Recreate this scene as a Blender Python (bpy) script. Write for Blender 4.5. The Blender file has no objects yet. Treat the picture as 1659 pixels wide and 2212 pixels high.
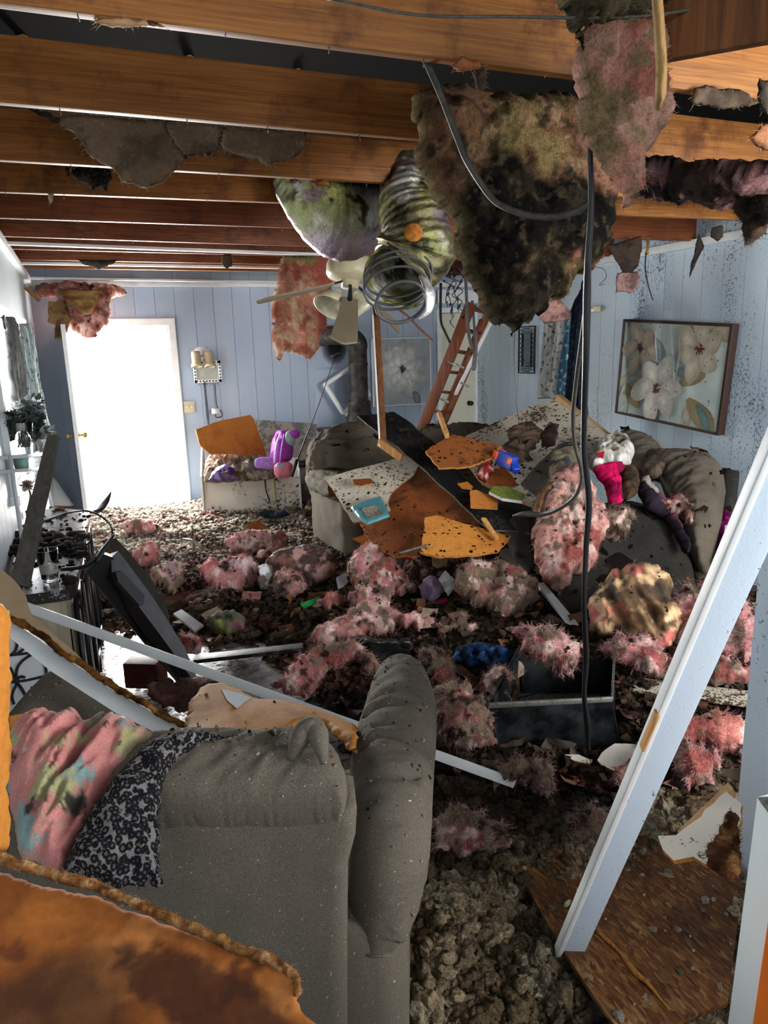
import bpy, bmesh, math, random
import numpy as np
from mathutils import Vector, Matrix, geometry
random.seed(5); RNG = np.random.RandomState(11)
SC = bpy.context.scene; COL = SC.collection
# ------------------------------------------------------------------ camera
W, HH, F = 1659.0, 2212.0, 1557.4
YAW, PIT, ROL = math.radians(21.861), math.radians(12.849), math.radians(-1.733)
EYE = np.array([0.0, 0.0, 1.62])
FW = np.array([math.sin(YAW)*math.cos(PIT), math.cos(YAW)*math.cos(PIT), -math.sin(PIT)])
_r0 = np.array([math.cos(YAW), -math.sin(YAW), 0.0]); _u0 = np.cross(_r0, FW)
RT = math.cos(ROL)*_r0 + math.sin(ROL)*_u0; UP = np.cross(RT, FW)
cam = bpy.data.cameras.new('camera'); camo = bpy.data.objects.new('camera', cam); COL.objects.link(camo)
cam.sensor_fit = 'HORIZONTAL'; cam.sensor_width = 36.0; cam.lens = 36.0*F/W
cam.clip_start = 0.02; cam.clip_end = 200
camo.matrix_world = Matrix(((RT[0], UP[0], -FW[0], EYE[0]), (RT[1], UP[1], -FW[1], EYE[1]), (RT[2], UP[2], -FW[2], EYE[2]), (0, 0, 0, 1)))
SC.camera = camo
# ------------------------------------------------------------------ world, light, exposure
SC.view_settings.view_transform = 'Standard'; SC.view_settings.look = 'None'
SC.view_settings.gamma = 1.0; SC.view_settings.use_curve_mapping = False
SC.view_settings.exposure = 0.98
wd = bpy.data.worlds.new('sky'); SC.world = wd; wd.use_nodes = True
bg = wd.node_tree.nodes['Background']; bg.inputs[0].default_value = (0.98, 0.98, 1.0, 1); bg.inputs[1].default_value = 3.0
def area(name, loc, direction, sx, sy, power, color=(1, 1, 1)):
    l = bpy.data.lights.new(name, 'AREA'); l.shape = 'RECTANGLE'; l.size = sx; l.size_y = sy; l.energy = power; l.color = color
    o = bpy.data.objects.new(name, l); COL.objects.link(o); o.location = loc
    o.rotation_euler = Vector(direction).to_track_quat('-Z', 'Y').to_euler(); return o
def sunlamp(direction, strength, angle):
    l = bpy.data.lights.new('sun', 'SUN'); l.energy = strength; l.angle = angle; l.color = (1.0, 0.95, 0.86)
    o = bpy.data.objects.new('sun', l); COL.objects.link(o); o.rotation_euler = Vector(direction).to_track_quat('-Z', 'Y').to_euler()
sunlamp((0.22, -0.75, -0.80), 7.0, 0.02)
area('daylight_door', (0.42, 8.75, 1.25), (0.12, -1, -0.08), 1.1, 2.0, 260, (1.0, 0.98, 0.95))
area('daylight_left_window', (-0.75, 5.25, 1.45), (1, -0.15, -0.12), 2.2, 1.0, 120, (0.98, 0.99, 1.0))
area('daylight_kitchen_window', (3.7, -1.3, 1.7), (-0.62, 1, -0.25), 1.6, 1.2, 108, (1.0, 0.98, 0.95))

# ------------------------------------------------------------------ pixel -> place
def ray(x, y): return FW + RT*(x-829.5)/F - UP*(y-1106.0)/F
def D(x, y, d): return EYE + ray(x, y)*d
def Zp(x, y, z): r = ray(x, y); return EYE + r*((z-EYE[2])/r[2])
def Yp(x, y, Y): r = ray(x, y); return EYE + r*(Y/r[1])
def Xp(x, y, X): r = ray(x, y); return EYE + r*(X/r[0])
def nrm(v): v = np.asarray(v, float); return v/np.linalg.norm(v)
class Plane:
    def __init__(s, p, n):
        s.p = np.asarray(p, float); s.n = nrm(n)
        if s.n @ (EYE-s.p) < 0: s.n = -s.n
        a = np.array([0, 0, 1.0]) if abs(s.n[2]) < .9 else np.array([0, 1.0, 0])
        s.u = nrm(np.cross(a, s.n)); s.v = np.cross(s.n, s.u)
    def hit(s, x, y):
        r = ray(x, y); return EYE + r*((s.p-EYE) @ s.n)/(r @ s.n)
    def uv(s, P): P = np.asarray(P)-s.p; return np.stack([P @ s.u, P @ s.v], -1)
    def w(s, uv, h): return s.p + uv[:, :1]*s.u + uv[:, 1:2]*s.v + h[:, None]*s.n
def P3(a, b, c):
    A, B, C_ = D(*a), D(*b), D(*c); return Plane(A, np.cross(B-A, C_-A))
def PY(Y, tilt=0.0, yaw=0.0): return Plane((0, Y, 1.6), (-math.sin(yaw), -math.cos(yaw), tilt))
def PF(x, y, z=.1, tilt=.8):          # leaning plane whose foot is where the pixel meets height z
    p = Zp(x, y, z); h = EYE-p; h[2] = 0; h = nrm(h); return Plane(p, (h[0], h[1], tilt))
# ------------------------------------------------------------------ noise
_perm = RNG.permutation(256); _perm = np.concatenate([_perm, _perm, _perm]); _g = RNG.normal(size=(256, 3)); _g /= np.linalg.norm(_g, axis=1)[:, None]
def perlin(P):
    I = np.floor(P).astype(int); f = P-I; I &= 255; u = f*f*f*(f*(f*6-15)+10); out = np.zeros(len(P))
    for dx in (0, 1):
        for dy in (0, 1):
            for dz in (0, 1):
                h = _perm[_perm[_perm[(I[:, 0]+dx) & 255]+((I[:, 1]+dy) & 255)]+((I[:, 2]+dz) & 255)]
                d = (_g[h]*(f-np.array([dx, dy, dz]))).sum(1)
                out += d*np.abs(1-dx-u[:, 0])*np.abs(1-dy-u[:, 1])*np.abs(1-dz-u[:, 2])
    return out
def fbm(P, o=4, s=0.0):
    a, r, P = 1.0, 0.0, np.asarray(P, float)+s*13.7
    for i in range(o): r = r+a*perlin(P*2**i+i*5.3); a *= .56
    return r*1.3
def sst(x, a, b): t = np.clip((x-a)/(b-a), 0, 1); return t*t*(3-2*t)
def lin(c):
    c = np.asarray(c, float)/255.0; return np.where(c < .04045, c/12.92, ((c+.055)/1.055)**2.4)
def H(h): return lin([int(h[i:i+2], 16) for i in (0, 2, 4)])
# ------------------------------------------------------------------ objects
WL = {}
def tag(o, label=None, cat=None, group=None, kind=None):
    for k, v in (('label', label), ('category', cat), ('group', group), ('kind', kind)):
        if v: o[k] = v
    return o
def wl(p): return WL[p.name] if p is not None else np.zeros(3)
def empty(name, loc, label, cat, group=None):
    o = bpy.data.objects.new(name, None); COL.objects.link(o); o.location = loc; WL[o.name] = np.array(loc, float)
    o.empty_display_size = .05; return tag(o, label, cat, group)
def mk(name, V, Fc, mats, parent=None, col=None, mi=None, smooth=True, label=None, cat=None, group=None, kind=None):
    V = np.asarray(V, float)
    loc = wl(parent) if parent is not None else np.array([(V[:, 0].min()+V[:, 0].max())/2, (V[:, 1].min()+V[:, 1].max())/2, V[:, 2].min()])
    me = bpy.data.meshes.new(name); me.from_pydata((V-loc).tolist(), [], [list(map(int, f)) for f in Fc] if not isinstance(Fc, np.ndarray) else Fc.tolist())
    if not isinstance(mats, (list, tuple)): mats = [mats]
    for m in mats: me.materials.append(m)
    if mi is not None: me.polygons.foreach_set('material_index', np.asarray(mi, dtype=np.int32))
    me.polygons.foreach_set('use_smooth', np.full(len(me.polygons), smooth))
    if col is not None:
        a = me.color_attributes.new('Col', 'FLOAT_COLOR', 'POINT'); c = np.ones((len(V), 4)); c[:, :3] = col; a.data.foreach_set('color', c.ravel())
    me.update(); o = bpy.data.objects.new(name, me); COL.objects.link(o)
    if parent is not None: o.parent = parent
    else: o.location = loc
    WL[o.name] = loc; return tag(o, label, cat, group, kind)
class MB:
    def __init__(s): s.V = []; s.F = []; s.M = []; s.C = []; s.n = 0
    def add(s, V, Fc, m=0, c=None):
        V = np.asarray(V, float); s.V.append(V); s.F += [[i+s.n for i in f] for f in Fc]; s.M += [m]*len(Fc); s.n += len(V)
        s.C.append(np.broadcast_to(np.ones(3) if c is None else np.asarray(c, float), (len(V), 3)))
    def build(s, name, mats, parent=None, vc=False, **k):
        return mk(name, np.concatenate(s.V), s.F, mats, parent, mi=s.M, col=np.concatenate(s.C) if vc else None, **k)
def bvl(V, Fc, b, seg=2):
    bm = bmesh.new(); vs = [bm.verts.new(v) for v in V]; [bm.faces.new([vs[i] for i in f]) for f in Fc]
    bmesh.ops.bevel(bm, geom=bm.edges[:], offset=b, segments=seg, profile=.6, affect='EDGES'); bm.verts.index_update()
    r = np.array([v.co[:] for v in bm.verts]), [[v.index for v in f.verts] for f in bm.faces]; bm.free(); return r
BF = [(0, 1, 3, 2), (4, 6, 7, 5), (0, 4, 5, 1), (2, 3, 7, 6), (0, 2, 6, 4), (1, 5, 7, 3)]
def boxg(c, s, R=None, b=0.0):
    c = np.asarray(c, float); V = np.array([(x, y, z) for x in (-.5, .5) for y in (-.5, .5) for z in (-.5, .5)])*np.asarray(s, float)
    if R is not None: V = V @ np.asarray(R).T
    V = V+c
    return bvl(V, BF, b) if b else (V, BF)
def rz(a): c, s = math.cos(a), math.sin(a); return np.array([[c, -s, 0], [s, c, 0], [0, 0, 1.0]])
def barg(p0, p1, w, h, side=None, b=.002):      # w along side, h along the third axis
    p0, p1 = np.asarray(p0, float), np.asarray(p1, float); t = nrm(p1-p0)
    sd = np.array([0, 0, 1.0]) if side is None else np.asarray(side, float)
    sd = nrm(sd-t*(sd @ t)); k = np.cross(t, sd)
    return boxg((p0+p1)/2, (np.linalg.norm(p1-p0), w, h), np.stack([t, sd, k], 1), b)
def catmull(P, n):
    P = np.asarray(P, float); P = np.vstack([2*P[0]-P[1], P, 2*P[-1]-P[-2]]); out = []
    for i in range(1, len(P)-2):
        for k in range(n):
            t = k/n; a, b, c, d = P[i-1:i+3]; out.append(.5*(2*b+(c-a)*t+(2*a-5*b+4*c-d)*t*t+(3*b-a-3*c+d)*t**3))
    out.append(P[-2]); return np.array(out)
def sweepg(P, rs, rn=None, side=None, n=6, m=12, caps=True):
    """P path, rs radius (scalar or per point), rn radius in the normal direction"""
    P = np.asarray(P, float); k = len(P); rs = np.broadcast_to(np.asarray(rs, float), (k,)); rn = rs if rn is None else np.broadcast_to(np.asarray(rn, float), (k,))
    Q = catmull(np.column_stack([P, rs, rn]), n) if n > 1 else np.column_stack([P, rs, rn])
    X = Q[:, :3]; T = np.gradient(X, axis=0); T /= np.maximum(np.linalg.norm(T, axis=1), 1e-9)[:, None]
    sd = nrm(np.cross(T[0], (0.3, 0.2, 1.0))) if side is None else nrm(side); V = []; a = np.linspace(0, 2*np.pi, m, endpoint=False)
    for i in range(len(X)):
        s = nrm(sd-T[i]*(sd @ T[i])); 
        if side is None: sd = s
        nn = np.cross(T[i], s)
        V.append(X[i]+np.cos(a)[:, None]*s*max(Q[i, 3], 1e-4)+np.sin(a)[:, None]*nn*max(Q[i, 4], 1e-4))
    V = np.concatenate(V); Fc = []
    for i in range(len(X)-1):
        for j in range(m): q = (j+1) % m; Fc.append((i*m+j, i*m+q, (i+1)*m+q, (i+1)*m+j))
    if caps: Fc += [tuple(range(m-1, -1, -1)), tuple(range((len(X)-1)*m, len(X)*m))]
    return V, Fc
def latheg(prof, c, axis=(0, 0, 1), m=24):
    ax = nrm(axis); s = nrm(np.cross(ax, (0.31, 0.95, .1))); t = np.cross(ax, s); a = np.linspace(0, 2*np.pi, m, endpoint=False); V = []; Fc = []
    for r, z in prof: V.append(np.asarray(c)+ax*z+(np.cos(a)[:, None]*s+np.sin(a)[:, None]*t)*max(r, 1e-4))
    for i in range(len(prof)-1):
        for j in range(m): q = (j+1) % m; Fc.append((i*m+j, i*m+q, (i+1)*m+q, (i+1)*m+j))
    return np.concatenate(V), Fc
def softg(c, s, R=None, r=.06, puff=.03, n=14, amp=0.0, freq=8, seed=0, aniso=(1, 1, 1)):
    bm = bmesh.new(); bmesh.ops.create_cube(bm, size=2); bmesh.ops.subdivide_edges(bm, edges=bm.edges[:], cuts=n, use_grid_fill=True)
    bm.normal_update(); V = np.array([v.co[:] for v in bm.verts]); Fc = [[v.index for v in f.verts] for f in bm.faces]; bm.free()
    hs = np.asarray(s, float)/2; r = min(r, hs.min()*.98); p = V*hs; q = np.clip(p, -(hs-r), hs-r); d = p-q; d /= np.maximum(np.linalg.norm(d, axis=1), 1e-9)[:, None]
    o = q+r*d; w = 1-V**2; pf = np.stack([w[:, 1]*w[:, 2], w[:, 0]*w[:, 2], w[:, 0]*w[:, 1]], 1); o = o+d*(np.abs(d)*np.clip(pf, 0, 1)).sum(1)[:, None]*puff
    if amp: o = o+d*(amp*(1-2*np.abs(fbm(o*np.array(aniso)*freq, 3, seed))))[:, None]
    if R is not None: o = o @ np.asarray(R).T
    return o+np.asarray(c), Fc
# ------------------------------------------------------------------ outline -> solid
def resample(U, step):
    out = []
    for i in range(len(U)):
        a, b = U[i], U[(i+1) % len(U)]; k = max(1, int(np.linalg.norm(b-a)/step))
        for j in range(k): out.append(a+(b-a)*j/k)
    return np.array(out)
def inside(P, U):
    r = np.zeros(len(P), bool); j = len(U)-1
    for i in range(len(U)):
        c = ((U[i, 1] > P[:, 1]) != (U[j, 1] > P[:, 1])); dy = U[j, 1]-U[i, 1]; dy = dy if abs(dy) > 1e-12 else 1e-12
        r ^= c & (P[:, 0] < (U[j, 0]-U[i, 0])*(P[:, 1]-U[i, 1])/dy+U[i, 0]); j = i
    return r
def edist(P, U):
    A = U; B = np.roll(U, -1, 0); d = np.full(len(P), 1e9)
    for i in range(0, len(P), 2000):
        p = P[i:i+2000, None]; ab = (B-A)[None]; t = np.clip(((p-A)*ab).sum(2)/np.maximum((ab**2).sum(2), 1e-12), 0, 1)
        d[i:i+2000] = np.sqrt(((p-A-t[..., None]*ab)**2).sum(2)).min(1)
    return d
def tri(plane, pix, step, jag=0.0, seed=0):
    U = plane.uv(np.array([plane.hit(x, y) for x, y in pix]))
    area2 = 0.5*abs(np.sum(U[:, 0]*np.roll(U[:, 1], -1)-U[:, 1]*np.roll(U[:, 0], -1)))
    step = max(step, math.sqrt(area2/14000.0))
    if np.sum(U[:, 0]*np.roll(U[:, 1], -1)-U[:, 1]*np.roll(U[:, 0], -1)) < 0: U = U[::-1]
    U = resample(U, step)
    if jag:
        q = np.column_stack([U, np.full(len(U), seed+.37)])
        U = U+jag*np.stack([fbm(q*14, 4, seed)+.6*fbm(q*55, 2, seed+3), fbm(q*14, 4, seed+1)+.6*fbm(q*55, 2, seed+5)], 1)
    lo, hi = U.min(0), U.max(0); gx, gy = np.meshgrid(np.arange(lo[0], hi[0], step), np.arange(lo[1], hi[1], step)); G = np.stack([gx.ravel(), gy.ravel()], 1)
    G = G+RNG.uniform(-.28, .28, G.shape)*step
    if len(G): G = G[inside(G, U)]
    if len(G): G = G[edist(G, U) > .45*step]
    A = np.vstack([U, G]); n = len(U)
    vs, es, fs, *_ = geometry.delaunay_2d_cdt([Vector(a) for a in A], [(i, (i+1) % n) for i in range(n)], [], 1, 1e-6)
    A = np.array([v[:] for v in vs]); fs = [f for f in fs if len(f) == 3]
    T = np.array(fs); c = A[T].mean(1); T = T[inside(c, U)]
    a, b, c = A[T[:, 0]], A[T[:, 1]], A[T[:, 2]]; cr = (b[:, 0]-a[:, 0])*(c[:, 1]-a[:, 1])-(b[:, 1]-a[:, 1])*(c[:, 0]-a[:, 0]); T[cr < 0] = T[cr < 0][:, ::-1]
    E_ = {}
    for f in T:
        for k in range(3): e = (f[k], f[(k+1) % 3]); E_[e] = 1
    bd = [e for e in E_ if (e[1], e[0]) not in E_]
    return A, T, bd, edist(A, U)
def blades(P, N, n, L, wid, seed, droop=.3, spread=.8):
    r = np.random.RandomState(seed); i = r.randint(0, len(P), n); p = P[i]; d = N[i]+r.normal(size=(n, 3))*spread; d[:, 2] -= droop; d /= np.linalg.norm(d, axis=1)[:, None]
    s = np.cross(d, r.normal(size=(n, 3))); s /= np.linalg.norm(s, axis=1)[:, None]; l = (L*(.3+r.rand(n)**2))[:, None]; mid = p+d*l*.55+r.normal(size=(n, 3))*l*.12
    V = np.stack([p-s*wid, p+s*wid, mid+s*wid*.6, mid-s*wid*.6, p+d*l+r.normal(size=(n, 3))*l*.25], 1).reshape(-1, 3)
    k = np.arange(n)*5; Fc = np.concatenate([np.stack([k, k+1, k+2, k+3], 1).tolist(), []]).astype(int) if False else None
    return V, [(a, a+1, a+2, a+3) for a in k]+[(a+3, a+2, a+4) for a in k], i
def relief(name, pix, plane, mat, tf=.05, tb=.03, r=.05, step=.012, amp=.02, freq=8, an=(1, 1), ang=0.0, jag=0.0, col=None, fib=0, fl=.03, fw=.0007,
           ridge=False, bend=None, seed=0, oc=4, parent=None, fcol=None, **k):
    A, T, bd, ed = tri(plane, pix, step, jag, seed); t = np.clip(ed/r, 0, 1); pr = np.sqrt(np.clip(1-(1-t)**2, 0, 1))
    c, s = math.cos(ang), math.sin(ang); Q = np.column_stack([(A[:, 0]*c+A[:, 1]*s)*an[0], (-A[:, 0]*s+A[:, 1]*c)*an[1], np.full(len(A), seed*1.7)])
    nz = fbm(Q*freq, oc, seed)
    if ridge: nz = .5-1.6*np.abs(nz)
    be = bend(A) if bend else 0.0
    hf = tf*pr+amp*nz*(.25+.75*t)+be; hb = -tb*pr+be+amp*nz*.25*(1-t)
    isb = np.zeros(len(A), bool); isb[np.array(bd).ravel()] = True
    hb = np.where(isb, hf, np.minimum(hb, hf-.001))
    Vf = plane.w(A, hf); Vb = plane.w(A, hb); idx = np.arange(len(A)); nb = np.where(~isb)[0]; mp = idx.copy(); mp[nb] = len(A)+np.arange(len(nb))
    V = np.vstack([Vf, Vb[nb]]); Fc = np.vstack([T, mp[T[:, ::-1]]])
    cc = None
    if col is not None: cc = np.vstack([col(Vf, A, t, nz), col(Vb, A, t, nz)[nb]])
    Fl = Fc.tolist()
    if fib:
        outw = np.zeros_like(Vf); outw += plane.n*.6; cent = Vf.mean(0); rad = Vf-cent; rad /= np.maximum(np.linalg.norm(rad, axis=1), 1e-6)[:, None]
        N = outw*(.3+t[:, None])+rad*(1.3-t[:, None]); sel = RNG.rand(len(Vf)) < (.25+.75*(1-t)); Pf, Nf = Vf[sel], N[sel]
        if len(Pf):
            BV, BFc, ii = blades(Pf, Nf, fib, fl, fw, seed+1); off = len(V); V = np.vstack([V, BV]); Fl += [[q+off for q in f] for f in BFc]
            if cc is not None:
                bc = cc[:len(Vf)][sel][ii]*1.1; 
                if fcol is not None: bc = bc*.5+np.asarray(fcol)*.5
                cc = np.vstack([cc, np.repeat(bc, 5, 0)])
    return mk(name, V, Fl, mat, parent, col=cc, **k)
def board(name, pix, plane, mats, th=.012, step=.04, jag=0.0, warp=0.0, seed=0, bend=None, parent=None, **k):
    """flat sheet: mats = [face, broken edge, back]"""
    A, T, bd, ed = tri(plane, pix, step, jag, seed); h = np.zeros(len(A))
    if warp: h = warp*fbm(np.column_stack([A, np.zeros(len(A))])*2.2, 2, seed)
    if bend: h = h+bend(A)
    n = len(A); V = np.vstack([plane.w(A, h), plane.w(A, h-th)]); Fc = T.tolist()+(T[:, ::-1]+n).tolist()+[(a, a+n, b+n, b) for a, b in bd]
    mi = [0]*len(T)+[2 % len(mats)]*len(T)+[1 % len(mats)]*len(bd)
    return mk(name, V, Fc, mats, parent, mi=mi, smooth=False, **k)
# ------------------------------------------------------------------ materials
class NT:
    def __init__(s, name):
        s.m = bpy.data.materials.new(name); s.m.use_nodes = True; s.t = s.m.node_tree; s.b = s.t.nodes['Principled BSDF']
        s.co = s.t.nodes.new('ShaderNodeTexCoord')
    def n(s, ty, **k):
        x = s.t.nodes.new(ty)
        for a, b in k.items():
            if a.startswith('_'): setattr(x, a[1:], b)
            else: x.inputs[a.replace('_', ' ')].default_value = b
        return x
    def l(s, a, b): s.t.links.new(a, b)
    def map(s, sc=(1, 1, 1), rot=(0, 0, 0)):
        m = s.n('ShaderNodeMapping'); m.inputs['Scale'].default_value = sc; m.inputs['Rotation'].default_value = rot; s.l(s.co.outputs['Object'], m.inputs['Vector']); return m.outputs[0]
    def noise(s, scale, vec=None, detail=4, rough=.6, dist=0):
        x = s.n('ShaderNodeTexNoise', Scale=scale, Detail=detail, Roughness=rough, Distortion=dist); s.l(vec or s.co.outputs['Object'], x.inputs['Vector']); return x.outputs[0]
    def vor(s, scale, vec=None, feat='F1', out=0):
        x = s.n('ShaderNodeTexVoronoi', _feature=feat, Scale=scale); s.l(vec or s.co.outputs['Object'], x.inputs['Vector']); return x.outputs[out]
    def ramp(s, v, stops):
        x = s.n('ShaderNodeValToRGB'); e = x.color_ramp.elements
        while len(e) < len(stops): e.new(.5)
        for i, (p, c) in enumerate(stops): e[i].position = p; e[i].color = (*c, 1) if np.ndim(c) else (c, c, c, 1)
        s.l(v, x.inputs[0]); return x.outputs[0]
    def mix(s, f, a, b, mode='MIX'):
        x = s.n('ShaderNodeMix', _data_type='RGBA', _blend_type=mode)
        for sock, v in ((x.inputs[0], f), (x.inputs[6], a), (x.inputs[7], b)):
            if isinstance(v, bpy.types.NodeSocket): s.l(v, sock)
            elif np.ndim(v): sock.default_value = (*v, 1)
            else: sock.default_value = v
        return x.outputs[2]
    def math(s, op, a, b=0.0):
        x = s.n('ShaderNodeMath', _operation=op)
        for i, v in ((0, a), (1, b)):
            if isinstance(v, bpy.types.NodeSocket): s.l(v, x.inputs[i])
            else: x.inputs[i].default_value = v
        return x.outputs[0]
    def fin(s, col, rough=.8, metal=0.0, bump=None, bd=.01, bs=.6, spec=.3, rs=None):
        if isinstance(col, bpy.types.NodeSocket): s.l(col, s.b.inputs['Base Color'])
        else: s.b.inputs['Base Color'].default_value = (*col, 1)
        s.b.inputs['Roughness'].default_value = rough; s.b.inputs['Metallic'].default_value = metal; s.b.inputs['Specular IOR Level'].default_value = spec
        if rs is not None: s.l(rs, s.b.inputs['Roughness'])
        if bump is not None:
            x = s.n('ShaderNodeBump', Strength=bs, Distance=bd); s.l(bump, x.inputs['Height']); s.l(x.outputs[0], s.b.inputs['Normal'])
        return s.m
def m_flat(name, c, rough=.7, metal=0, var=.15, sc=20, bd=.003, bs=.4, spec=.3):
    t = NT(name); n = t.noise(sc); c = np.asarray(c); return t.fin(t.ramp(n, [(.3, np.clip(c*(1-var), 0, 1)), (.7, np.clip(c*(1+var), 0, 1))]), rough, metal, n, bd, bs, spec)
def m_vc(name, rough=.95, sc=90, lo=.6, hi=1.25, bd=.006, bs=.8, sc2=18, spec=.1, metal=0):
    t = NT(name); a = t.n('ShaderNodeAttribute', _attribute_name='Col'); n = t.noise(sc, detail=6, rough=.7); n2 = t.noise(sc2, detail=3)
    v = t.mix(1.0, t.ramp(n, [(.3, lo), (.7, hi)]), t.ramp(n2, [(.3, .8), (.7, 1.12)]), 'MULTIPLY')
    return t.fin(t.mix(1.0, a.outputs['Color'], v, 'MULTIPLY'), rough, metal, t.math('ADD', t.math('ADD', n, n2), t.math('MULTIPLY', t.noise(sc*2.6, detail=3), .5)), bd, bs, spec)
def m_speck(name, base, speck, dens=.45, scale=26, fine=70, rough=.7, grime=None, bd=.002):
    t = NT(name); zone = t.noise(3.0, detail=3); d = t.noise(1.0, t.map((scale, scale, scale)), detail=5, rough=.75); d2 = t.noise(1.0, t.map((fine, fine, fine)), detail=3, rough=.7)
    s1 = t.math('ADD', t.math('MULTIPLY', zone, .5), d); m1 = t.ramp(s1, [(dens+.38, 0.0), (dens+.42, 1.0)]); m2 = t.ramp(t.math('ADD', t.math('MULTIPLY', zone, .5), d2), [(dens+.42, 0.0), (dens+.46, 1.0)])
    g = t.mix(t.ramp(t.noise(1.6, detail=5), [(.4, 0.0), (.75, .6)]), base, grime if grime is not None else np.asarray(base)*.75)
    c = t.mix(m2, t.mix(m1, g, speck), speck); return t.fin(c, rough, 0, d, bd, .4)
def m_wood(name, c1, c2, ax=0, rough=.6, sc=1.0, dark=None, spec=.25):
    s = [26.0*sc]*3; s[ax] = 1.3*sc**.3; t = NT(name); v = t.map(s); n = t.noise(1.0, v, 5, .6, 1.2)
    s2 = [60.0*sc]*3; s2[ax] = 4.0; n2 = t.noise(1.0, t.map(s2), 3); c = t.ramp(n, [(.32, c1), (.5, np.asarray(c1)*.5+np.asarray(c2)*.5), (.68, c2)])
    c = t.mix(.25, c, t.ramp(n2, [(.35, .25), (.6, 1.0)]), 'MULTIPLY')
    if dark is not None: c = t.mix(t.ramp(t.noise(3.4, detail=6, rough=.7), [(.52, 0.0), (.66, .75)]), c, dark)
    return t.fin(c, rough, 0, n2, .0015, .5, spec)
def m_hard(name, base, stain, rough=.75, f=3.5, amt=.85):
    t = NT(name); n = t.noise(f, detail=5, rough=.65, dist=.5); n2 = t.noise(55, detail=5, rough=.75); c = t.mix(t.ramp(n, [(.48, 0.0), (.66, amt)]), base, stain)
    c = t.mix(.6, c, t.ramp(n2, [(.3, .62), (.65, 1.15)]), 'MULTIPLY'); return t.fin(c, rough, 0, n2, .002, .5)
def m_fabric(name, c, sc=1.0, rough=.92, fleck=None, dirt=None, ribs=None):
    t = NT(name); w = t.noise(420*sc, detail=2); big = t.noise(5, detail=4); col = t.ramp(w, [(.3, np.asarray(c)*.55), (.7, np.asarray(c)*1.35)])
    col = t.mix(t.ramp(big, [(.35, 0.0), (.75, .5)]), col, np.asarray(c)*.55 if dirt is None else dirt)
    if fleck is not None: col = t.mix(t.ramp(t.noise(110, detail=3, rough=.7), [(.68, 0.0), (.70, 1.0)]), col, fleck)
    return t.fin(col, rough, 0, t.math('ADD', w, t.noise(30, detail=4)), .002, .45, .15)
def m_metal(name, c, rough=.35, grime=None, sc=14, metal=.9):
    t = NT(name); n = t.noise(sc, detail=5, rough=.65); c = t.mix(t.ramp(n, [(.42, 0.0), (.68, .9)]), c, grime if grime is not None else np.asarray(c)*.5)
    return t.fin(c, rough, metal, n, .003, .4, rs=t.ramp(n, [(.3, rough*.7), (.7, min(1, rough*1.8))]))
def m_wall(name, base, top, spl, drip=True):
    t = NT(name); sep = t.n('ShaderNodeSeparateXYZ'); t.l(t.co.outputs['Object'], sep.inputs[0]); st = t.noise(1.0, t.map((9, 9, .8)), 4); big = t.noise(1.5, detail=4)
    c = t.mix(t.ramp(t.math('ADD', t.math('MULTIPLY', st, .6), t.math('MULTIPLY', big, .5)), [(.42, 0.0), (.72, .55)]), base, top)
    if spl:
        zone = t.noise(1.0, t.map((2.2, 2.2, .6)), 3); d = t.noise(1.0, t.map((42, 42, 34)), 4, .75); d2 = t.noise(1.0, t.map((110, 110, 80)), 3, .7)
        for q, th in ((d, .86), (d2, .855)):
            c = t.mix(t.ramp(t.math('ADD', t.math('MULTIPLY', zone, .5), q), [(th+spl, 0.0), (th+spl+.025, .85)]), c, H('1c1e20'))
    fine = t.noise(160, detail=3); return t.fin(c, .45, 0, fine, .0012, .5, .35)
INS = m_vc('insulation_fibre', sc=130, lo=.55, hi=1.4, bd=.013, bs=1.0, sc2=34)
DEB = m_vc('loose_debris', sc=150, lo=.4, hi=1.4, bd=.016, bs=1.0, sc2=44)
PAPER = m_vc('crumpled_paper', rough=.75, sc=60, lo=.75, hi=1.15, bd=.003, bs=.5, sc2=9, spec=.3)
CLOTH = m_vc('printed_cloth', rough=.95, sc=300, lo=.7, hi=1.2, bd=.002, bs=.5, sc2=12)
FILM = m_vc('plastic_film', rough=.3, sc=40, lo=.85, hi=1.1, bd=.003, bs=.5, spec=.5)
PAINTV = m_vc('brushed_paint', rough=.6, sc=35, lo=.85, hi=1.1, bd=.001, bs=.4, sc2=9, spec=.3)
BLUE = m_wall('blue_wall_paint', H('98abc2'), H('aab4be'), .0)
BLUER = m_wall('soot_spattered_wall_paint', H('bccfe0'), H('c6d0d0'), .045)
STUDP = m_wall('stud_paint', H('bccfe0'), H('c6d0d4'), .085)
PALE = m_wall('pale_wall_paint', H('b9c4cc'), H('c9cfcf'), .0)
WHITE = m_flat('white_trim_paint', H('d8dcdc'), .45, var=.08, sc=8)
BOARDW = m_speck('speckled_white_board', H('cdc9bd'), H('2a2018'), .465, 30, 90, grime=H('9a9484'))
BOARDW2 = m_speck('heavily_speckled_white_board', H('c6bfae'), H('3a2a1a'), .43, 34, 100, grime=H('a39a84'))
TAN = m_flat('tan_board_edge', H('a8875c'), .9, var=.3, sc=80)
BRN = m_hard('brown_hardboard', H('8a4a1e'), H('2e160a'))
ORG = m_hard('orange_hardboard', H('c27a34'), H('8c4e1c'), f=6, amt=.6)
ORG2 = m_hard('bright_orange_hardboard', H('d08a3c'), H('9a5a20'), f=9, amt=.55)
ORGF = m_hard('near_orange_hardboard', H('9c5820'), H('38190a'), f=5.5, amt=.95)
TORN = m_flat('torn_fibre_edge', H('b07838'), .95, var=.45, sc=130, bd=.01, bs=1)
JOIST = m_wood('joist_pine', H('7a4a20'), H('a46c34'), 0, .55, sc=2.6, dark=H('46220f'))
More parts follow.
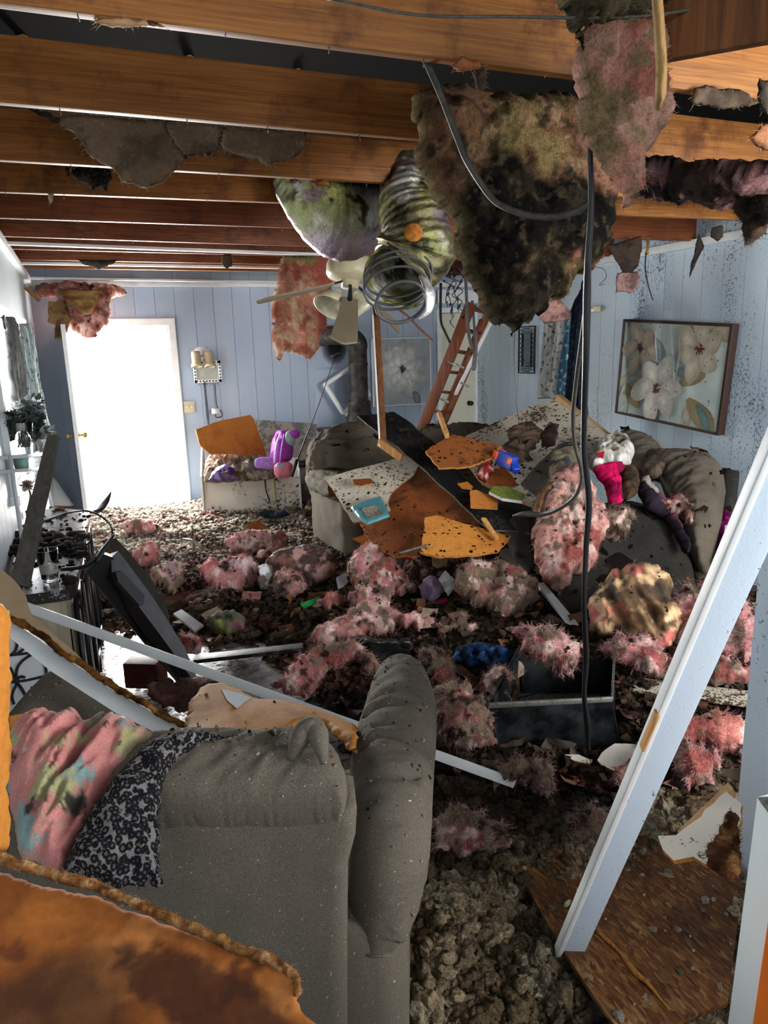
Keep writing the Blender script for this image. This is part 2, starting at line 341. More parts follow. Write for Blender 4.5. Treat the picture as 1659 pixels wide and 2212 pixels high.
JOISTR = m_wood('reddish_joist_pine', H('5e3018'), H('844c2a'), 0, .55, sc=2.6, dark=H('30160c'))
LADW = m_wood('ladder_pine', H('50281a'), H('824828'), 2, .5)
STICK = m_wood('raw_lath', H('a8743c'), H('cfa060'), 2, .7)
POSTW = m_wood('dark_post', H('4a2c18'), H('80502c'), 2, .7)
GREYPL = m_wood('grey_brown_plank', H('4c4842'), H('66625a'), 2, .6)
CHAR = m_speck('charred_board', H('16181a'), H('3a3a36'), .44, 22, 80, rough=.5, grime=H('08090a'), bd=.008)
SOFA = m_fabric('taupe_upholstery', H('676055'), fleck=H('b8b2a0'), dirt=H('54504a'))
SOFA2 = m_fabric('sooty_upholstery', H('645c50'), fleck=H('8a8474'), dirt=H('2c2a26'))
SOFA3 = m_fabric('blackened_upholstery', H('363430'), fleck=H('7a7666'), dirt=H('161615'))
BLKM = m_metal('sooty_sheet_metal', H('15191b'), .42, H('33383a'), 9, .75)
RIM = m_metal('bare_metal_rim', H('8a8a84'), .4, H('4a4a46'), 30, .8)
PIPE = m_metal('stove_pipe_metal', H('4c4a46'), .5, H('2c2a28'), 10, .6)
FOIL = NT('foil_duct'); _a = FOIL.n('ShaderNodeAttribute', _attribute_name='Col'); _n = FOIL.noise(26, detail=5, rough=.7, dist=.6)
FOIL = FOIL.fin(FOIL.mix(FOIL.ramp(_n, [(.5, 0.0), (.7, .55)]), _a.outputs['Color'], H('3c3a28')), .33, .7, FOIL.noise(60, detail=5, rough=.7), .01, .7)
BURN = m_hard('sooty_orange_hardboard', H('96562a'), H('33200f'), f=7, amt=.9)
CABLE = m_flat('cable_rubber', H('17181a'), .38, sc=50, spec=.5)
CABG = m_flat('dusty_cable', H('4c4a44'), .5, sc=50, var=.4)
CREAM = m_flat('cream_enamel', H('b8ae90'), .4, var=.1)
BLADE = m_flat('fan_blade_laminate', H('887c68'), .5, var=.12, sc=6)
BRASS = m_metal('brass', H('b89a5c'), .3)
DGLASS = m_flat('frosted_lamp_glass', H('c4c0a4'), .25, var=.2, sc=40, spec=.6)
BLACK = m_flat('black_plastic', H('1b1b1d'), .4, var=.2, spec=.5)
BLACKF = m_flat('black_iron', H('17171a'), .5)
GREYP = m_flat('grey_plastic', H('56565a'), .45)
WPL = m_flat('white_plastic', H('dfe2e4'), .4, var=.05)
TOPW = m_speck('wet_dark_wood_top', H('3c3836'), H('8e9298'), .44, 12, 60, rough=.22, grime=H('201c1a'))
LTW = m_wood('pale_cabinet_side', H('a89a84'), H('c0b49e'), 2, .5)
RED = m_flat('red_fabric', H('b01830'), .8); MAG = m_flat('magenta_cloth', H('a8206a'), .8); PINKC = m_flat('hot_pink_cloth', H('d41458'), .7, var=.3, sc=10)
NBLUE = m_flat('navy_cloth', H('1c3052'), .75, var=.35, sc=14); TEAL = m_flat('teal_packet', H('4a8c94'), .35, var=.12, spec=.5)
PURP = m_flat('purple_plastic', H('4a2a5c'), .35, var=.2, spec=.5); VIOL = m_flat('violet_nylon', H('b44cc8'), .5, var=.18, sc=9)
LILAC = m_flat('lilac_nylon', H('a47ad0'), .5, var=.3, sc=30); TOYP = m_flat('pink_toy_plastic', H('d87a90'), .35, spec=.5)
TOYB = m_flat('blue_toy_plastic', H('1f3fb0'), .35, spec=.5); TOYO = m_flat('orange_toy_plastic', H('e2571c'), .35, spec=.5)
GREENC = m_flat('green_cover', H('7c8a3c'), .4, var=.4, sc=30); GREENP = m_flat('green_plastic', H('2a8a4a'), .4)
LEAF = m_flat('dusty_leaf', H('46524a'), .7, var=.4, sc=40); PETALG = m_flat('grey_petal', H('8a9090'), .7, var=.3, sc=40)
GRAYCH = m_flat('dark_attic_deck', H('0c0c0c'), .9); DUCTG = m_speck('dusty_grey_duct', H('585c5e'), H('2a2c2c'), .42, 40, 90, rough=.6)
ORANGEP = m_flat('glossy_orange_panel', H('e8701c'), .3, var=.1, sc=3, spec=.5)
def m_glass():
    t = NT('drinking_glass'); t.b.inputs['Transmission Weight'].default_value = 1.0; t.b.inputs['IOR'].default_value = 1.45; return t.fin((.95, .97, .98), .03)
GLASS = m_glass(); MILK = m_flat('cloudy_water', H('cfc8b8'), .4, var=.05)
def m_leopard():
    t = NT('leopard_print_fleece'); v = t.map((95, 95, 80)); f1 = t.vor(1.0, v); w = t.noise(3, v, 3); s = t.math('ADD', f1, t.math('MULTIPLY', w, .55))
    ring = t.ramp(s, [(.50, H('5c544a')), (.58, H('16161c')), (.86, H('1a1b22')), (.98, H('7c7a78'))]); fz = t.noise(260, detail=3)
    return t.fin(t.mix(.6, ring, t.ramp(fz, [(.3, .5), (.7, 1.25)]), 'MULTIPLY'), .95, 0, fz, .004, .8, .1)
LEOP = m_leopard()
def m_osb():
    t = NT('oriented_strand_board'); fl = t.n('ShaderNodeTexVoronoi', _feature='F1', Scale=1.0); w = t.n('ShaderNodeVectorMath', _operation='ADD')
    nz = t.n('ShaderNodeTexNoise', Scale=6.0); t.l(t.co.outputs['Object'], nz.inputs['Vector']); sc = t.n('ShaderNodeVectorMath', _operation='SCALE'); sc.inputs['Scale'].default_value = 3.0
    t.l(nz.outputs['Color'], sc.inputs[0]); t.l(t.map((130, 42, 90), (0, 0, .7)), w.inputs[0]); t.l(sc.outputs[0], w.inputs[1]); t.l(w.outputs[0], fl.inputs['Vector'])
    c = t.ramp(fl.outputs['Color'], [(.1, H('5a361c')), (.45, H('7a4e2a')), (.7, H('8c6238')), (.92, H('a68454'))])
    c = t.mix(t.ramp(t.noise(4, detail=5), [(.42, 0.0), (.7, .85)]), c, H('2c1608')); c = t.mix(t.ramp(t.noise(90, t.map((1, .3, 1), (0, 0, .6)), 4), [(.3, .5), (.7, 0.0)]), c, H('1c0e06'))
    return t.fin(c, .42, 0, fl.outputs['Distance'], .003, .6, .4)
OSB = m_osb()
def m_floor():
    t = NT('wet_vinyl_plank'); b = t.n('ShaderNodeTexBrick', Scale=1.0); b.inputs['Brick Width'].default_value = 1.2; b.inputs['Row Height'].default_value = .15; b.inputs['Mortar Size'].default_value = .006
    b.inputs['Color1'].default_value = (*H('6a6460'), 1); b.inputs['Color2'].default_value = (*H('565250'), 1); b.inputs['Mortar'].default_value = (*H('1c1a1a'), 1)
    t.l(t.map((1, 1, 1), (0, 0, 0)), b.inputs['Vector']); n = t.noise(30, detail=5, rough=.7); c = t.mix(t.ramp(n, [(.52, 0.0), (.62, .8)]), b.outputs[0], H('1e1a18'))
    return t.fin(c, .15, 0, n, .002, .3, .6, rs=t.ramp(n, [(.45, .12), (.65, .7)]))
FLOORM = m_floor()
def palcol(base, layers, seed=0, nzmul=.25):
    base = np.asarray(base)
    def f(P, A, t, nz):
        c = np.broadcast_to(base, (len(P), 3)).copy()
        for i, (cc, fr, th, so) in enumerate(layers):
            m = sst(fbm(P*fr, 4, seed+i*2.3), th-so, th+so)[:, None]; c = c*(1-m)+np.asarray(cc)*m
        return c*(1+nzmul*nz)[:, None].clip(.4, 1.6)
    return f
PK = H('eaaa9e'); PKL = H('f8d4ca'); PKH = H('eab0a4'); GD = H('84705e'); DK = H('241c18'); KR = H('7a5c3a'); CRM = H('c8bca4')
def pinkcol(seed, dirt=.25, base=PK, dark=.5):
    return palcol(base, [(PKL, 9, .12, .12), (H('b0605a'), 7, .28, .10), (GD, 7, dirt*.85+.03, .12), (H('94806c'), 16, dirt*.9+.08, .08), (H('3a2c24'), 14, dark*.8+.05, .07)], seed, .5)
# ================================================================== SETTING
XL, XR, YB, ZC = -.41, 4.6, 8.2, 2.37
def rects(a0, a1, z0, z1, holes):
    R_ = [(a0, a1, z0, z1)]
    for (h0, h1, g0, g1) in holes:
        N_ = []
        for (p0, p1, q0, q1) in R_:
            if h1 <= p0 or h0 >= p1 or g1 <= q0 or g0 >= q1: N_.append((p0, p1, q0, q1)); continue
            if h0 > p0: N_.append((p0, h0, q0, q1))
            if h1 < p1: N_.append((h1, p1, q0, q1))
            m0, m1 = max(p0, h0), min(p1, h1)
            if g0 > q0: N_.append((m0, m1, q0, g0))
            if g1 < q1: N_.append((m0, m1, g1, q1))
        R_ = N_
    return R_
def wall(name, ax, c, sgn, a0, a1, z0, z1, holes, mat, pitch=.203, gw=.004, off=0.0, th=.1):
    """ax 0: wall runs along X at Y=c; ax 1: runs along Y at X=c; sgn = direction into the room"""
    mb = MB()
    def slab(p0, p1, q0, q1, f0, f1):
        cc = [0, 0, (q0+q1)/2]; ss = [0, 0, q1-q0]; cc[ax] = (p0+p1)/2; ss[ax] = p1-p0; o = 1-ax; cc[o] = c+(f0+f1)/2; ss[o] = abs(f1-f0); mb.add(*boxg(cc, ss))
    x = a0+off
    xs = [a0]
    while x < a1:
        if x > a0: xs.append(x)
        x += pitch
    xs.append(a1)
    for i in range(len(xs)-1):
        for r in rects(xs[i]+gw/2, xs[i+1]-gw/2, z0, z1, holes): slab(*r, 0, -sgn*.006)
    for r in rects(a0, a1, z0, z1, holes): slab(*r, -sgn*.009, -sgn*th)
    return mb.build(name, mat, smooth=False, kind='structure')
wall('wall_back', 0, YB, -1, XL, XR, 0, 2.62, [(-.08, .88, -1, 1.92)], BLUE, off=.16)
wall('wall_left', 1, XL, 1, -1.2, YB+.1, 0, 2.62, [(4.05, 6.45, .95, 1.86)], PALE)
wall('wall_right', 1, XR, -1, -1.2, YB+.1, 0, 2.62, [], BLUER, off=.08)
mk('floor', *boxg(((XL+XR)/2, 3.4, -.06), (XR-XL, 9.8, .12)), FLOORM, kind='structure', smooth=False)
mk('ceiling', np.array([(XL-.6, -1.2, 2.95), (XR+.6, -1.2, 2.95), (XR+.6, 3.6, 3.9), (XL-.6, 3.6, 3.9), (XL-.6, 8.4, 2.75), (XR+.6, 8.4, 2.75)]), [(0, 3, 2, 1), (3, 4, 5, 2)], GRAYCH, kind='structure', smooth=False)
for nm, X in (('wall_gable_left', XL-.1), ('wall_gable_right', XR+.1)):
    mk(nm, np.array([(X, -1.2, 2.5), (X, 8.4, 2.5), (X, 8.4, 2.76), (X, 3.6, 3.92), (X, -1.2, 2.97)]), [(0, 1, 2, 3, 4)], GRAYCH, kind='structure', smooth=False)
mk('wall_front_light_block', *boxg((.6, -1.25, 1.3), (2.1, .1, 2.6)), PALE, kind='structure', smooth=False)  # unseen rear wall, added to block sky light except from the right
# partition end at the right foreground
mb = MB(); mb.add(*boxg((1.75, .85, 1.2), (.1, 1.12, 2.4))); mb.build('wall_partition', STUDP, kind='structure', smooth=False)
# door 1 : bright open doorway, leaf swung inwards and seen on edge
d1 = MB()
for c, s in (((.915, YB-.012, .96), (.07, .024, 1.92)), ((-.115, YB-.012, .96), (.07, .024, 1.92)), ((.4, YB-.012, 1.955), (1.10, .024, .07)), ((.87, YB+.05, .95), (.02, .12, 1.9)), ((-.07, YB+.05, .95), (.02, .12, 1.9)), ((.4, YB+.05, 1.91), (.96, .12, .02))): d1.add(*boxg(c, s, b=.003))
door = d1.build('door_1', WHITE, kind='structure', smooth=False)
mk('door_leaf', *boxg((-.135, YB-.47, .97), (.036, .86, 1.88), b=.003), WHITE, door)
kb = MB()
for s in (-1, 1):
    kb.add(*latheg([(.03, 0), (.03, .006), (.011, .01), (.011, .035), (.026, .045), (.03, .06), (.022, .075), (0, .078)], (-.135+s*.018, YB-.84, .90), (s, 0, 0)))
kb.build('door_knob', BRASS, door, label='brass knobs')
# door 2 : white interior door in the far right corner
d2 = MB(); d2.add(*boxg((4.33, YB-.03, 1.0), (.46, .036, 2.0), b=.003)); door2 = d2.build('door_2', m_flat('cream_door_paint', H('c4c6b4'), .5, var=.05, sc=5), kind='structure', smooth=False)
fr2 = MB(); fr2.add(*boxg((4.58, YB-.03, 1.03), (.04, .06, 2.06), b=.003)); fr2.add(*boxg((4.07, YB-.03, 1.03), (.06, .06, 2.06), b=.003)); fr2.add(*boxg((4.33, YB-.03, 2.04), (.5, .06, .06), b=.003)); fr2.build('door_frame', WHITE, door2)
mk('door_knob', *latheg([(.03, 0), (.03, .008), (.012, .012), (.012, .04), (.027, .05), (.03, .065), (.02, .078), (0, .08)], (4.48, YB-.048, .9), (0, -1, 0)), BLACKF, door2)
# window 1 in the left wall
w1 = MB()
for c, s in (((XL+.015, 5.25, 1.885), (.03, 2.52, .06)), ((XL+.015, 5.25, .925), (.05, 2.56, .05)), ((XL+.015, 4.02, 1.405), (.03, .06, .92)), ((XL+.015, 6.48, 1.405), (.03, .06, .92)), ((XL-.05, 5.25, 1.405), (.03, .04, .9)), ((XL-.05, 5.25, 1.4), (.03, 2.4, .035))): w1.add(*boxg(c, s, b=.003))
win1 = w1.build('window_1', WHITE, kind='structure', smooth=False)
pm_ = NT('window_pane_glass'); tr_ = pm_.n('ShaderNodeBsdfTransparent'); gs_ = pm_.n('ShaderNodeBsdfGlossy', Roughness=.03); mx_ = pm_.n('ShaderNodeMixShader', Fac=.08)
pm_.l(tr_.outputs[0], mx_.inputs[1]); pm_.l(gs_.outputs[0], mx_.inputs[2]); pm_.l(mx_.outputs[0], pm_.t.nodes['Material Output'].inputs[0])
mk('pane', *boxg((XL-.06, 5.25, 1.405), (.004, 2.38, .90)), pm_.m, win1, smooth=False)
# crown moulding and battens
mk('trim_1', *barg((XL, YB-.03, ZC-.03), (XR, YB-.03, ZC-.03), .06, .05), WHITE, kind='structure')
mk('trim_2', *barg((XR-.025, 3.4, ZC-.02), (XR-.025, YB, ZC-.02), .06, .045), WHITE, kind='structure')
mk('trim_3', *barg((XL+.02, 2.4, ZC-.03), (XL+.02, YB, ZC-.03), .06, .04), WHITE, kind='structure')
# outside ground
mk('ground', *boxg((.5, 16.3, -.1), (30, 16, .1)), m_flat('sunlit_concrete', H('d8d0c0'), .9, sc=6), kind='structure', smooth=False)
# ================================================================== JOISTS
JN = [('J1', (0, 4), (830, 110), 'topmost and nearest in view, crossing the upper right', JOIST), ('J2', (0, 220), (830, 292.7), 'second from the top, wide knotty face', JOIST),
      ('J3', (0, 345), (820, 393.7), 'third from the top, behind the torn brown paper', JOIST), ('J4', (0, 414), (599, 436.8), 'fourth from the top, ending at the silver bulge', JOIST),
      ('J5', (0, 470.5), (633, 491.6), 'fifth from the top, reddish face', JOISTR), ('J6', (0, 509.8), (633, 530.9), 'sixth from the top, just nearer than the first white batten', JOISTR),
      ('J7', (0, 537), (612, 552), 'seventh from the top, just beyond the first white batten', JOISTR), ('J8', (0, 560), (612, 571), 'eighth from the top, small dark paper scraps below it', JOISTR),
      ('J9', (90.7, 579.4), (603.4, 587), 'farthest of the row, orange above the far white batten', JOIST)]  # farthest joist has the same orange pine as the nearest ones
for nm, a, b, lb, mt in JN:
    A, B = Zp(*a, ZC), Zp(*b, ZC); t = (B-A)/(B[0]-A[0]); P0 = A+t*(XL-A[0]); P1 = A+t*(XR-A[0]); P0[1] += .019; P1[1] += .019; P0[2] = P1[2] = ZC+.0925
    j = MB(); j.add(*barg(P0, P1, .185, .038, (0, 0, 1), .003)); o = j.build('ceiling_joist', mt, label='exposed wooden ceiling joist, '+lb, cat='joist', group='exposed ceiling joists')
    nl = MB()
    for q in np.arange(.15, 4.9, .31):
        p = P0+(P1-P0)*(q/5.0); p[2] = ZC; p[0] += random.uniform(-.05, .05); nl.add(*sweepg([p, p+(random.uniform(-.004, .004), random.uniform(-.004, .004), -random.uniform(.006, .022))], .0016, n=1, m=6))
    nl.build('nail', RIM, o, kind='stuff')
for (a, b, z, lb, w) in (((0, 525), (692, 550), ZC-.012, 'long white batten under the joists, nearest of three', .05), ((20, 568), (603, 578), ZC-.012, 'long white batten under the joists, middle of three', .05), ((63, 601), (592, 609), ZC-.02, 'wide white batten near the far wall, farthest of three', .06)):
    A, B = Zp(*a, z), Zp(*b, z); A = A+(A-B)*.02; mk('ceiling_batten', *barg(A, B, .02, w, (0, 0, 1)), WHITE, label=lb, cat='trim', group='white ceiling battens')
# attic timbers, round duct
for i, (a, b, dd, lb) in enumerate((((0, 92), (200, 38), 4.2, 'pale attic brace at the top left between the first two joists'), ((380, 132), (550, 80), 4.6, 'pale attic brace right of the first one'), ((625, 158), (785, 104), 4.9, 'dim attic brace nearest the grey round duct'))):
    A, B = D(*a, dd), D(*b, dd+.5); mk('attic_brace', *barg(A, B, .022, .04, (0, 0, 1)), STICK, label=lb, cat='timber', group='attic braces')
V, Fc = latheg([(0, 0), (.26, 0), (.27, .01), (.27, .9), (.26, .91), (0, .91)], (1.03, 2.31, 2.80), (1, 0, 0), 36); mk('round_duct', V, Fc, DUCTG, label='large grey round duct lying in the attic behind the nearest joist', cat='duct')
A_, B_ = D(1380, 60, 1.66), D(1720, -10, 1.5); mk('attic_plank', *barg(A_, B_, .16, .03, (0, 0, 1)), POSTW, label='brown attic timber at the top right corner above the nearest joist', cat='timber')
# ================================================================== CEILING WRECKAGE
# brown paper facing sheets hanging under the joists
paperc = palcol(H('6c5a48'), [(H('7a6650'), 3, .1, .2), (H('584838'), 7, .3, .1)], 3, .1)
def kraft(pix, pl, lb, seed, **k):
    return relief('paper_facing', pix, pl, PAPER, tf=.003, tb=.004, r=.03, step=.02, amp=.012, freq=2.6, oc=2, jag=.018, col=paperc, fib=350, fl=.03, fcol=H('d8ccb0'), ridge=True, seed=seed,
                  label=lb, cat='insulation facing', group='paper facings torn from the ceiling', **k)
kraft([(58, 234), (120, 244), (200, 252), (290, 257), (358, 258), (362, 290), (385, 318), (395, 342), (382, 372), (350, 392), (320, 405), (290, 398), (262, 388), (230, 360), (190, 330), (168, 300), (130, 262), (90, 250)],
      P3((60, 235, 2.55), (358, 258, 2.75), (320, 405, 2.95)), 'large torn brown paper sheet hanging under the third joist, leftmost of three', 1)
kraft([(358, 258), (420, 262), (480, 272), (476, 300), (482, 325), (455, 338), (425, 334), (396, 342), (385, 318), (362, 290)], P3((358, 258, 2.76), (480, 272, 2.85), (420, 336, 3.0)), 'small torn brown paper sheet between the two larger sheets under the joists', 2)
kraft([(480, 270), (560, 280), (664, 285), (662, 310), (645, 335), (610, 350), (580, 354), (555, 346), (520, 338), (484, 325), (476, 300)], P3((480, 270, 2.85), (664, 285, 3.0), (580, 354, 3.1)), 'torn brown paper sheet right of the two others, ending in open air', 3)
relief('charred_scrap', [(140, 368), (180, 358), (225, 360), (245, 385), (235, 405), (205, 408), (165, 392)], P3((140, 368, 3.2), (245, 362, 3.3), (200, 405, 3.3)), DEB, tf=.02, tb=.01, step=.012, amp=.02, jag=.02, col=palcol(H('2a2826'), [(H('5a5448'), 12, .1, .2)], 2), fib=260, fl=.03, fcol=H('c8bca0'), label='blackened scrap hanging left of the large paper sheet', cat='debris')
def scrap(name, pix, d, c, lb, seed, fib=60, th=.01, tilt=0, mat=None, cat='debris', fcol=H('c8b89a'), hang=True, **k):
    yt = min(q[1] for q in pix); xt = [q[0] for q in pix if q[1] == yt][0]; tp = D(xt, yt, d)
    if tp[2] > 2.1 and hang: tp = Zp(xt, yt, ZC+.004)
    pl = Plane(tp, (-.37, -.93, tilt))
    return relief(name, pix, pl, mat or PAPER, tf=th, tb=th*.5, r=.03, step=.008, amp=.012, freq=10, jag=.008, col=palcol(c, [(np.asarray(c)*.45, 9, .15, .15)], seed), fib=fib, fl=.02, fcol=fcol, seed=seed, label=lb, cat=cat, **k)
scrap('hanging_scrap', [(478, 550), (500, 550), (502, 575), (488, 582), (479, 572)], 6.5, H('4a3c30'), 'small square dark scrap dangling from the batten left of the fan', 4, 20)
scrap('hanging_scrap', [(165, 560), (255, 562), (240, 572), (212, 582), (185, 572)], 7.0, H('34302c'), 'long dark scrap hanging above the open door', 5, 60)
scrap('hanging_scrap', [(107, 418), (118, 420), (112, 440), (105, 446)], 4.6, H('c8b490'), 'pale shred hanging from the joist at the upper left', 6, 20)
scrap('hanging_scrap', [(970, 142), (1000, 122), (1035, 128), (1045, 145), (1020, 150), (985, 152)], 1.95, H('b0683a'), 'curled orange bark-like scrap nailed under the nearest joist', 7, 40, tilt=-.4)
scrap('hanging_scrap', [(1022, 148), (1048, 142), (1050, 180), (1040, 205), (1026, 195)], 2.0, H('5a4434'), 'brown scrap dangling just below the curled orange one', 8, 60)
scrap('hanging_scrap', [(200, 42), (265, 34), (330, 44), (360, 52), (345, 58), (300, 52), (270, 62), (215, 58)], 1.98, H('c09468'), 'splintered pale scrap under the nearest joist at the top left', 9, 60, tilt=-.5)
scrap('hanging_scrap', [(668, 388), (716, 390), (705, 402), (685, 405)], 3.35, H('b0743c'), 'small curled orange scrap under the third joist above the silver bulge', 10, 30)
# far left fallen corner : white panel, kraft paper, pink batt
board('hanging_ceiling_panel', [(50, 602), (330, 606), (300, 622), (270, 632), (200, 630), (120, 622), (70, 616)], P3((50, 602, 7.6), (330, 606, 7.8), (200, 632, 7.4)), [WHITE, TORN, BRN], .012, .04, .012, label='white strip of ceiling panel still hanging above the open door', cat='ceiling panel')
relief('insulation_batt', [(150, 615), (235, 622), (275, 632), (262, 640), (236, 645), (236, 680), (222, 712), (205, 727), (190, 728), (160, 716), (135, 700), (128, 660), (118, 640), (85, 640), (70, 622)], P3((100, 620, 7.0), (236, 640, 7.1), (180, 720, 6.8)), INS, tf=.10, tb=.05, r=.08, step=.014, amp=.05, freq=7, jag=.03, col=pinkcol(3, .42, H('dc8a80')), fib=2600, fl=.05, fcol=H('f0c0a8'), label='pink batt sagging from the ceiling corner over the open door', cat='insulation')
relief('paper_facing', [(105, 652), (140, 648), (152, 690), (140, 730), (118, 735), (118, 700), (103, 697)], P3((105, 652, 6.75), (150, 650, 6.8), (130, 730, 6.6)), PAPER, tf=.01, step=.014, amp=.02, freq=6, jag=.01, ridge=True, col=palcol(H('94764c'), [(H('6e5634'), 7, .1, .1)], 4), label='folded tan paper flap hanging beside the pink batt over the door', cat='insulation facing')
relief('paper_facing', [(125, 624), (218, 628), (212, 655), (196, 676), (180, 678), (158, 664), (138, 645)], P3((125, 624, 6.7), (218, 628, 6.75), (180, 678, 6.6)), PAPER, tf=.01, step=.014, amp=.02, freq=6, jag=.01, ridge=True, col=palcol(H('a08450'), [(H('b06a50'), 14, .25, .05), (H('7e6238'), 6, .1, .1)], 5), label='tan printed paper covering the pink batt over the door', cat='insulation facing')
relief('paper_facing', [(268, 606), (320, 612), (345, 612), (352, 630), (362, 638), (380, 622), (400, 625), (430, 634), (460, 630), (478, 640), (500, 632), (540, 632), (570, 622), (575, 611), (300, 602)], P3((300, 606, 7.9), (575, 612, 8.2), (420, 640, 7.8)), PAPER, tf=.01, step=.02, amp=.03, freq=5, jag=.02, ridge=True, col=palcol(H('86683c'), [(H('5e4628'), 5, .1, .1)], 6), fib=500, fl=.05, fcol=H('e8d8c0'), label='ragged strip of tan paper along the far wall top, right of the door', cat='insulation facing')
scrap('hanging_scrap', [(512, 634), (520, 642), (526, 656), (518, 666), (512, 655)], 7.7, PKL, 'tiny pink tuft dangling over the far wall', 11, 60, mat=INS, fcol=PKL)
board('broken_trim', [(12, 574), (22, 577), (88, 648), (84, 650), (60, 628)], P3((12, 574, 6.6), (22, 577, 6.7), (88, 650, 6.4)), [STICK, TORN, STICK], .012, .05, .01, label='splintered wooden trim hanging in the left ceiling corner', cat='trim')
# batt hanging in front of the fan
relief('insulation_batt', [(612, 556), (650, 552), (700, 556), (716, 600), (712, 640), (700, 700), (686, 745), (672, 777), (655, 765), (635, 760), (615, 765), (602, 785), (598, 755), (588, 735), (590, 700), (585, 680), (590, 640), (600, 600)], P3((612, 556, 5.9), (710, 580, 6.1), (640, 775, 5.9)), INS, tf=.12, tb=.06, r=.08, step=.014, amp=.035, freq=6, an=(1.6, .6), jag=.03,
       col=(lambda P, A, t, nz: (lambda c, u, v: (lambda w, g: (c*(1-w)+H('b85048')*w)*(1-g)+H('8c8450')*g)(sst(u, .02, .12)[:, None]*.8, (sst(v+.1*nz, .22, .34)*(1-sst(u, .08, .14)))[:, None]))(palcol(H('dc9a80'), [(H('f0cca4'), 8, .0, .15), (H('c06a58'), 5, .2, .15)], 8, .5)(P, A, t, nz), (P-P.mean(0)) @ np.array([.93, -.37, 0]), P[:, 2]-P[:, 2].mean())), fib=2600, fl=.07, fcol=H('f0c8a8'), label='long ragged pink batt hanging down left of the ceiling fan', cat='insulation')
# the big scorched blanket of insulation
def charcol(P, A, t, nz):
    X, Zz = P[:, 0]+.06*fbm(P*6, 3, 1), P[:, 2]+.07*fbm(P*7, 4, 3); mx = lambda c, cc, m: c*(1-m[:, None])+np.asarray(cc)*m[:, None]
    c = palcol(H('7c5a42'), [(H('5a4434'), 6, .02, .12), (H('a06e5c'), 4, .18, .12), (H('46382a'), 11, .25, .08), (H('94785c'), 15, .28, .08)], 14, .5)(P, A, t, nz)
    c = mx(c, H('8a7a4c'), np.exp(-((X-1.42)/.14)**2)*sst(fbm(P*9, 4, 9), -.3, .2)*.85); c = mx(c, H('a87460'), sst(X, 1.55, 1.75)*.7)
    k = palcol(H('13110f'), [(H('2c261c'), 10, .1, .12), (H('4c4030'), 22, .32, .06)], 17, .5)(P, A, t, nz)
    l = palcol(H('3a2e22'), [(H('6a5638'), 8, .0, .12), (H('16130f'), 9, .1, .1), (H('a47058'), 5, .33, .06), (H('8c7c50'), 13, .3, .08)], 18, .5)(P, A, t, nz)
    line = 2.16-.10*sst(X, 1.35, 1.2)+.06*np.sin(X*6); c = c*(1-sst(line-Zz, -.03, .04))[:, None]+k*sst(line-Zz, -.03, .04)[:, None]
    ml = sst(1.93-Zz, -.04, .10)*sst(fbm(P*4, 3, 22), -.35, .05); c = c*(1-ml)[:, None]+l*ml[:, None]
    e = ((1-sst(t, .0, .30))*sst(1.35-X, -.1, .2))*.7; return mx(c, H('8c7c4e'), e)
relief('scorched_insulation', [(890, 205), (930, 190), (1000, 196), (1060, 205), (1150, 208), (1250, 212), (1262, 280), (1290, 330), (1300, 395), (1342, 408), (1325, 430), (1312, 460), (1308, 520), (1300, 560), (1270, 585), (1240, 592), (1230, 612), (1212, 642), (1180, 646), (1168, 680), (1130, 690), (1118, 715), (1105, 727), (1085, 706), (1062, 690), (1045, 655), (1020, 632), (1012, 596), (1005, 560), (985, 540), (984, 490), (950, 440), (930, 410), (925, 380), (900, 360), (893, 330), (905, 300), (895, 260)],
       PY(2.42, .05, .12), INS, tf=.12, tb=.08, r=.09, step=.0068, amp=.05, freq=6, jag=.024, oc=6, col=charcol, fib=3500, fl=.012, fw=.0006, fcol=H('6c6040'), label='huge scorched insulation blanket, black below and pink brown above, hanging mid ceiling', cat='insulation')
relief('insulation_batt', [(1262, 60), (1300, 48), (1340, 40), (1400, 55), (1415, 110), (1420, 180), (1427, 240), (1422, 290), (1400, 318), (1386, 350), (1378, 390), (1360, 425), (1350, 458), (1342, 440), (1340, 405), (1318, 385), (1295, 372), (1285, 330), (1268, 300), (1252, 260), (1255, 190), (1250, 120)], PY(1.74, .0, .2), INS, tf=.10, tb=.06, r=.06, step=.007, amp=.045, freq=7, an=(1.7, .6), jag=.02,
       col=palcol(H('dc9e88'), [(H('ecb8a0'), 7, .05, .12), (H('d08070'), 6, .26, .1), (H('a08860'), 5, .34, .1), (H('b09070'), 14, .3, .1)], 21, .5), fib=1100, fl=.016, fcol=H('e0c0a0'), label='pink batt hanging over the nearest joist at the upper right', cat='insulation')
relief('dirty_insulation_tuft', [(1205, -40), (1300, -40), (1380, -40), (1420, 10), (1400, 50), (1340, 48), (1290, 70), (1262, 62), (1255, 130), (1240, 80), (1218, 20)], PY(1.72, .0, .2), INS, tf=.09, tb=.05, r=.05, step=.008, amp=.05, freq=9, jag=.02, col=palcol(H('6c6248'), [(H('3a3226'), 8, .1, .15), (H('8c8058'), 10, .25, .1)], 23, .6), fib=1500, fl=.02, label='olive dusty tuft packed above the pink batt at the top edge', cat='insulation')
relief('paper_strip', [(1405, -30), (1430, -30), (1437, 60), (1442, 150), (1440, 200), (1426, 240), (1414, 235), (1416, 150), (1412, 60)], PY(1.66, .0, .6), PAPER, tf=.012, tb=.01, r=.02, step=.008, amp=.012, freq=8, an=(2, .4), col=palcol(H('a88450'), [(H('7c5c34'), 9, .15, .1)], 24), label='narrow tan paper strip hanging beside the pink batt at the upper right', cat='insulation facing')
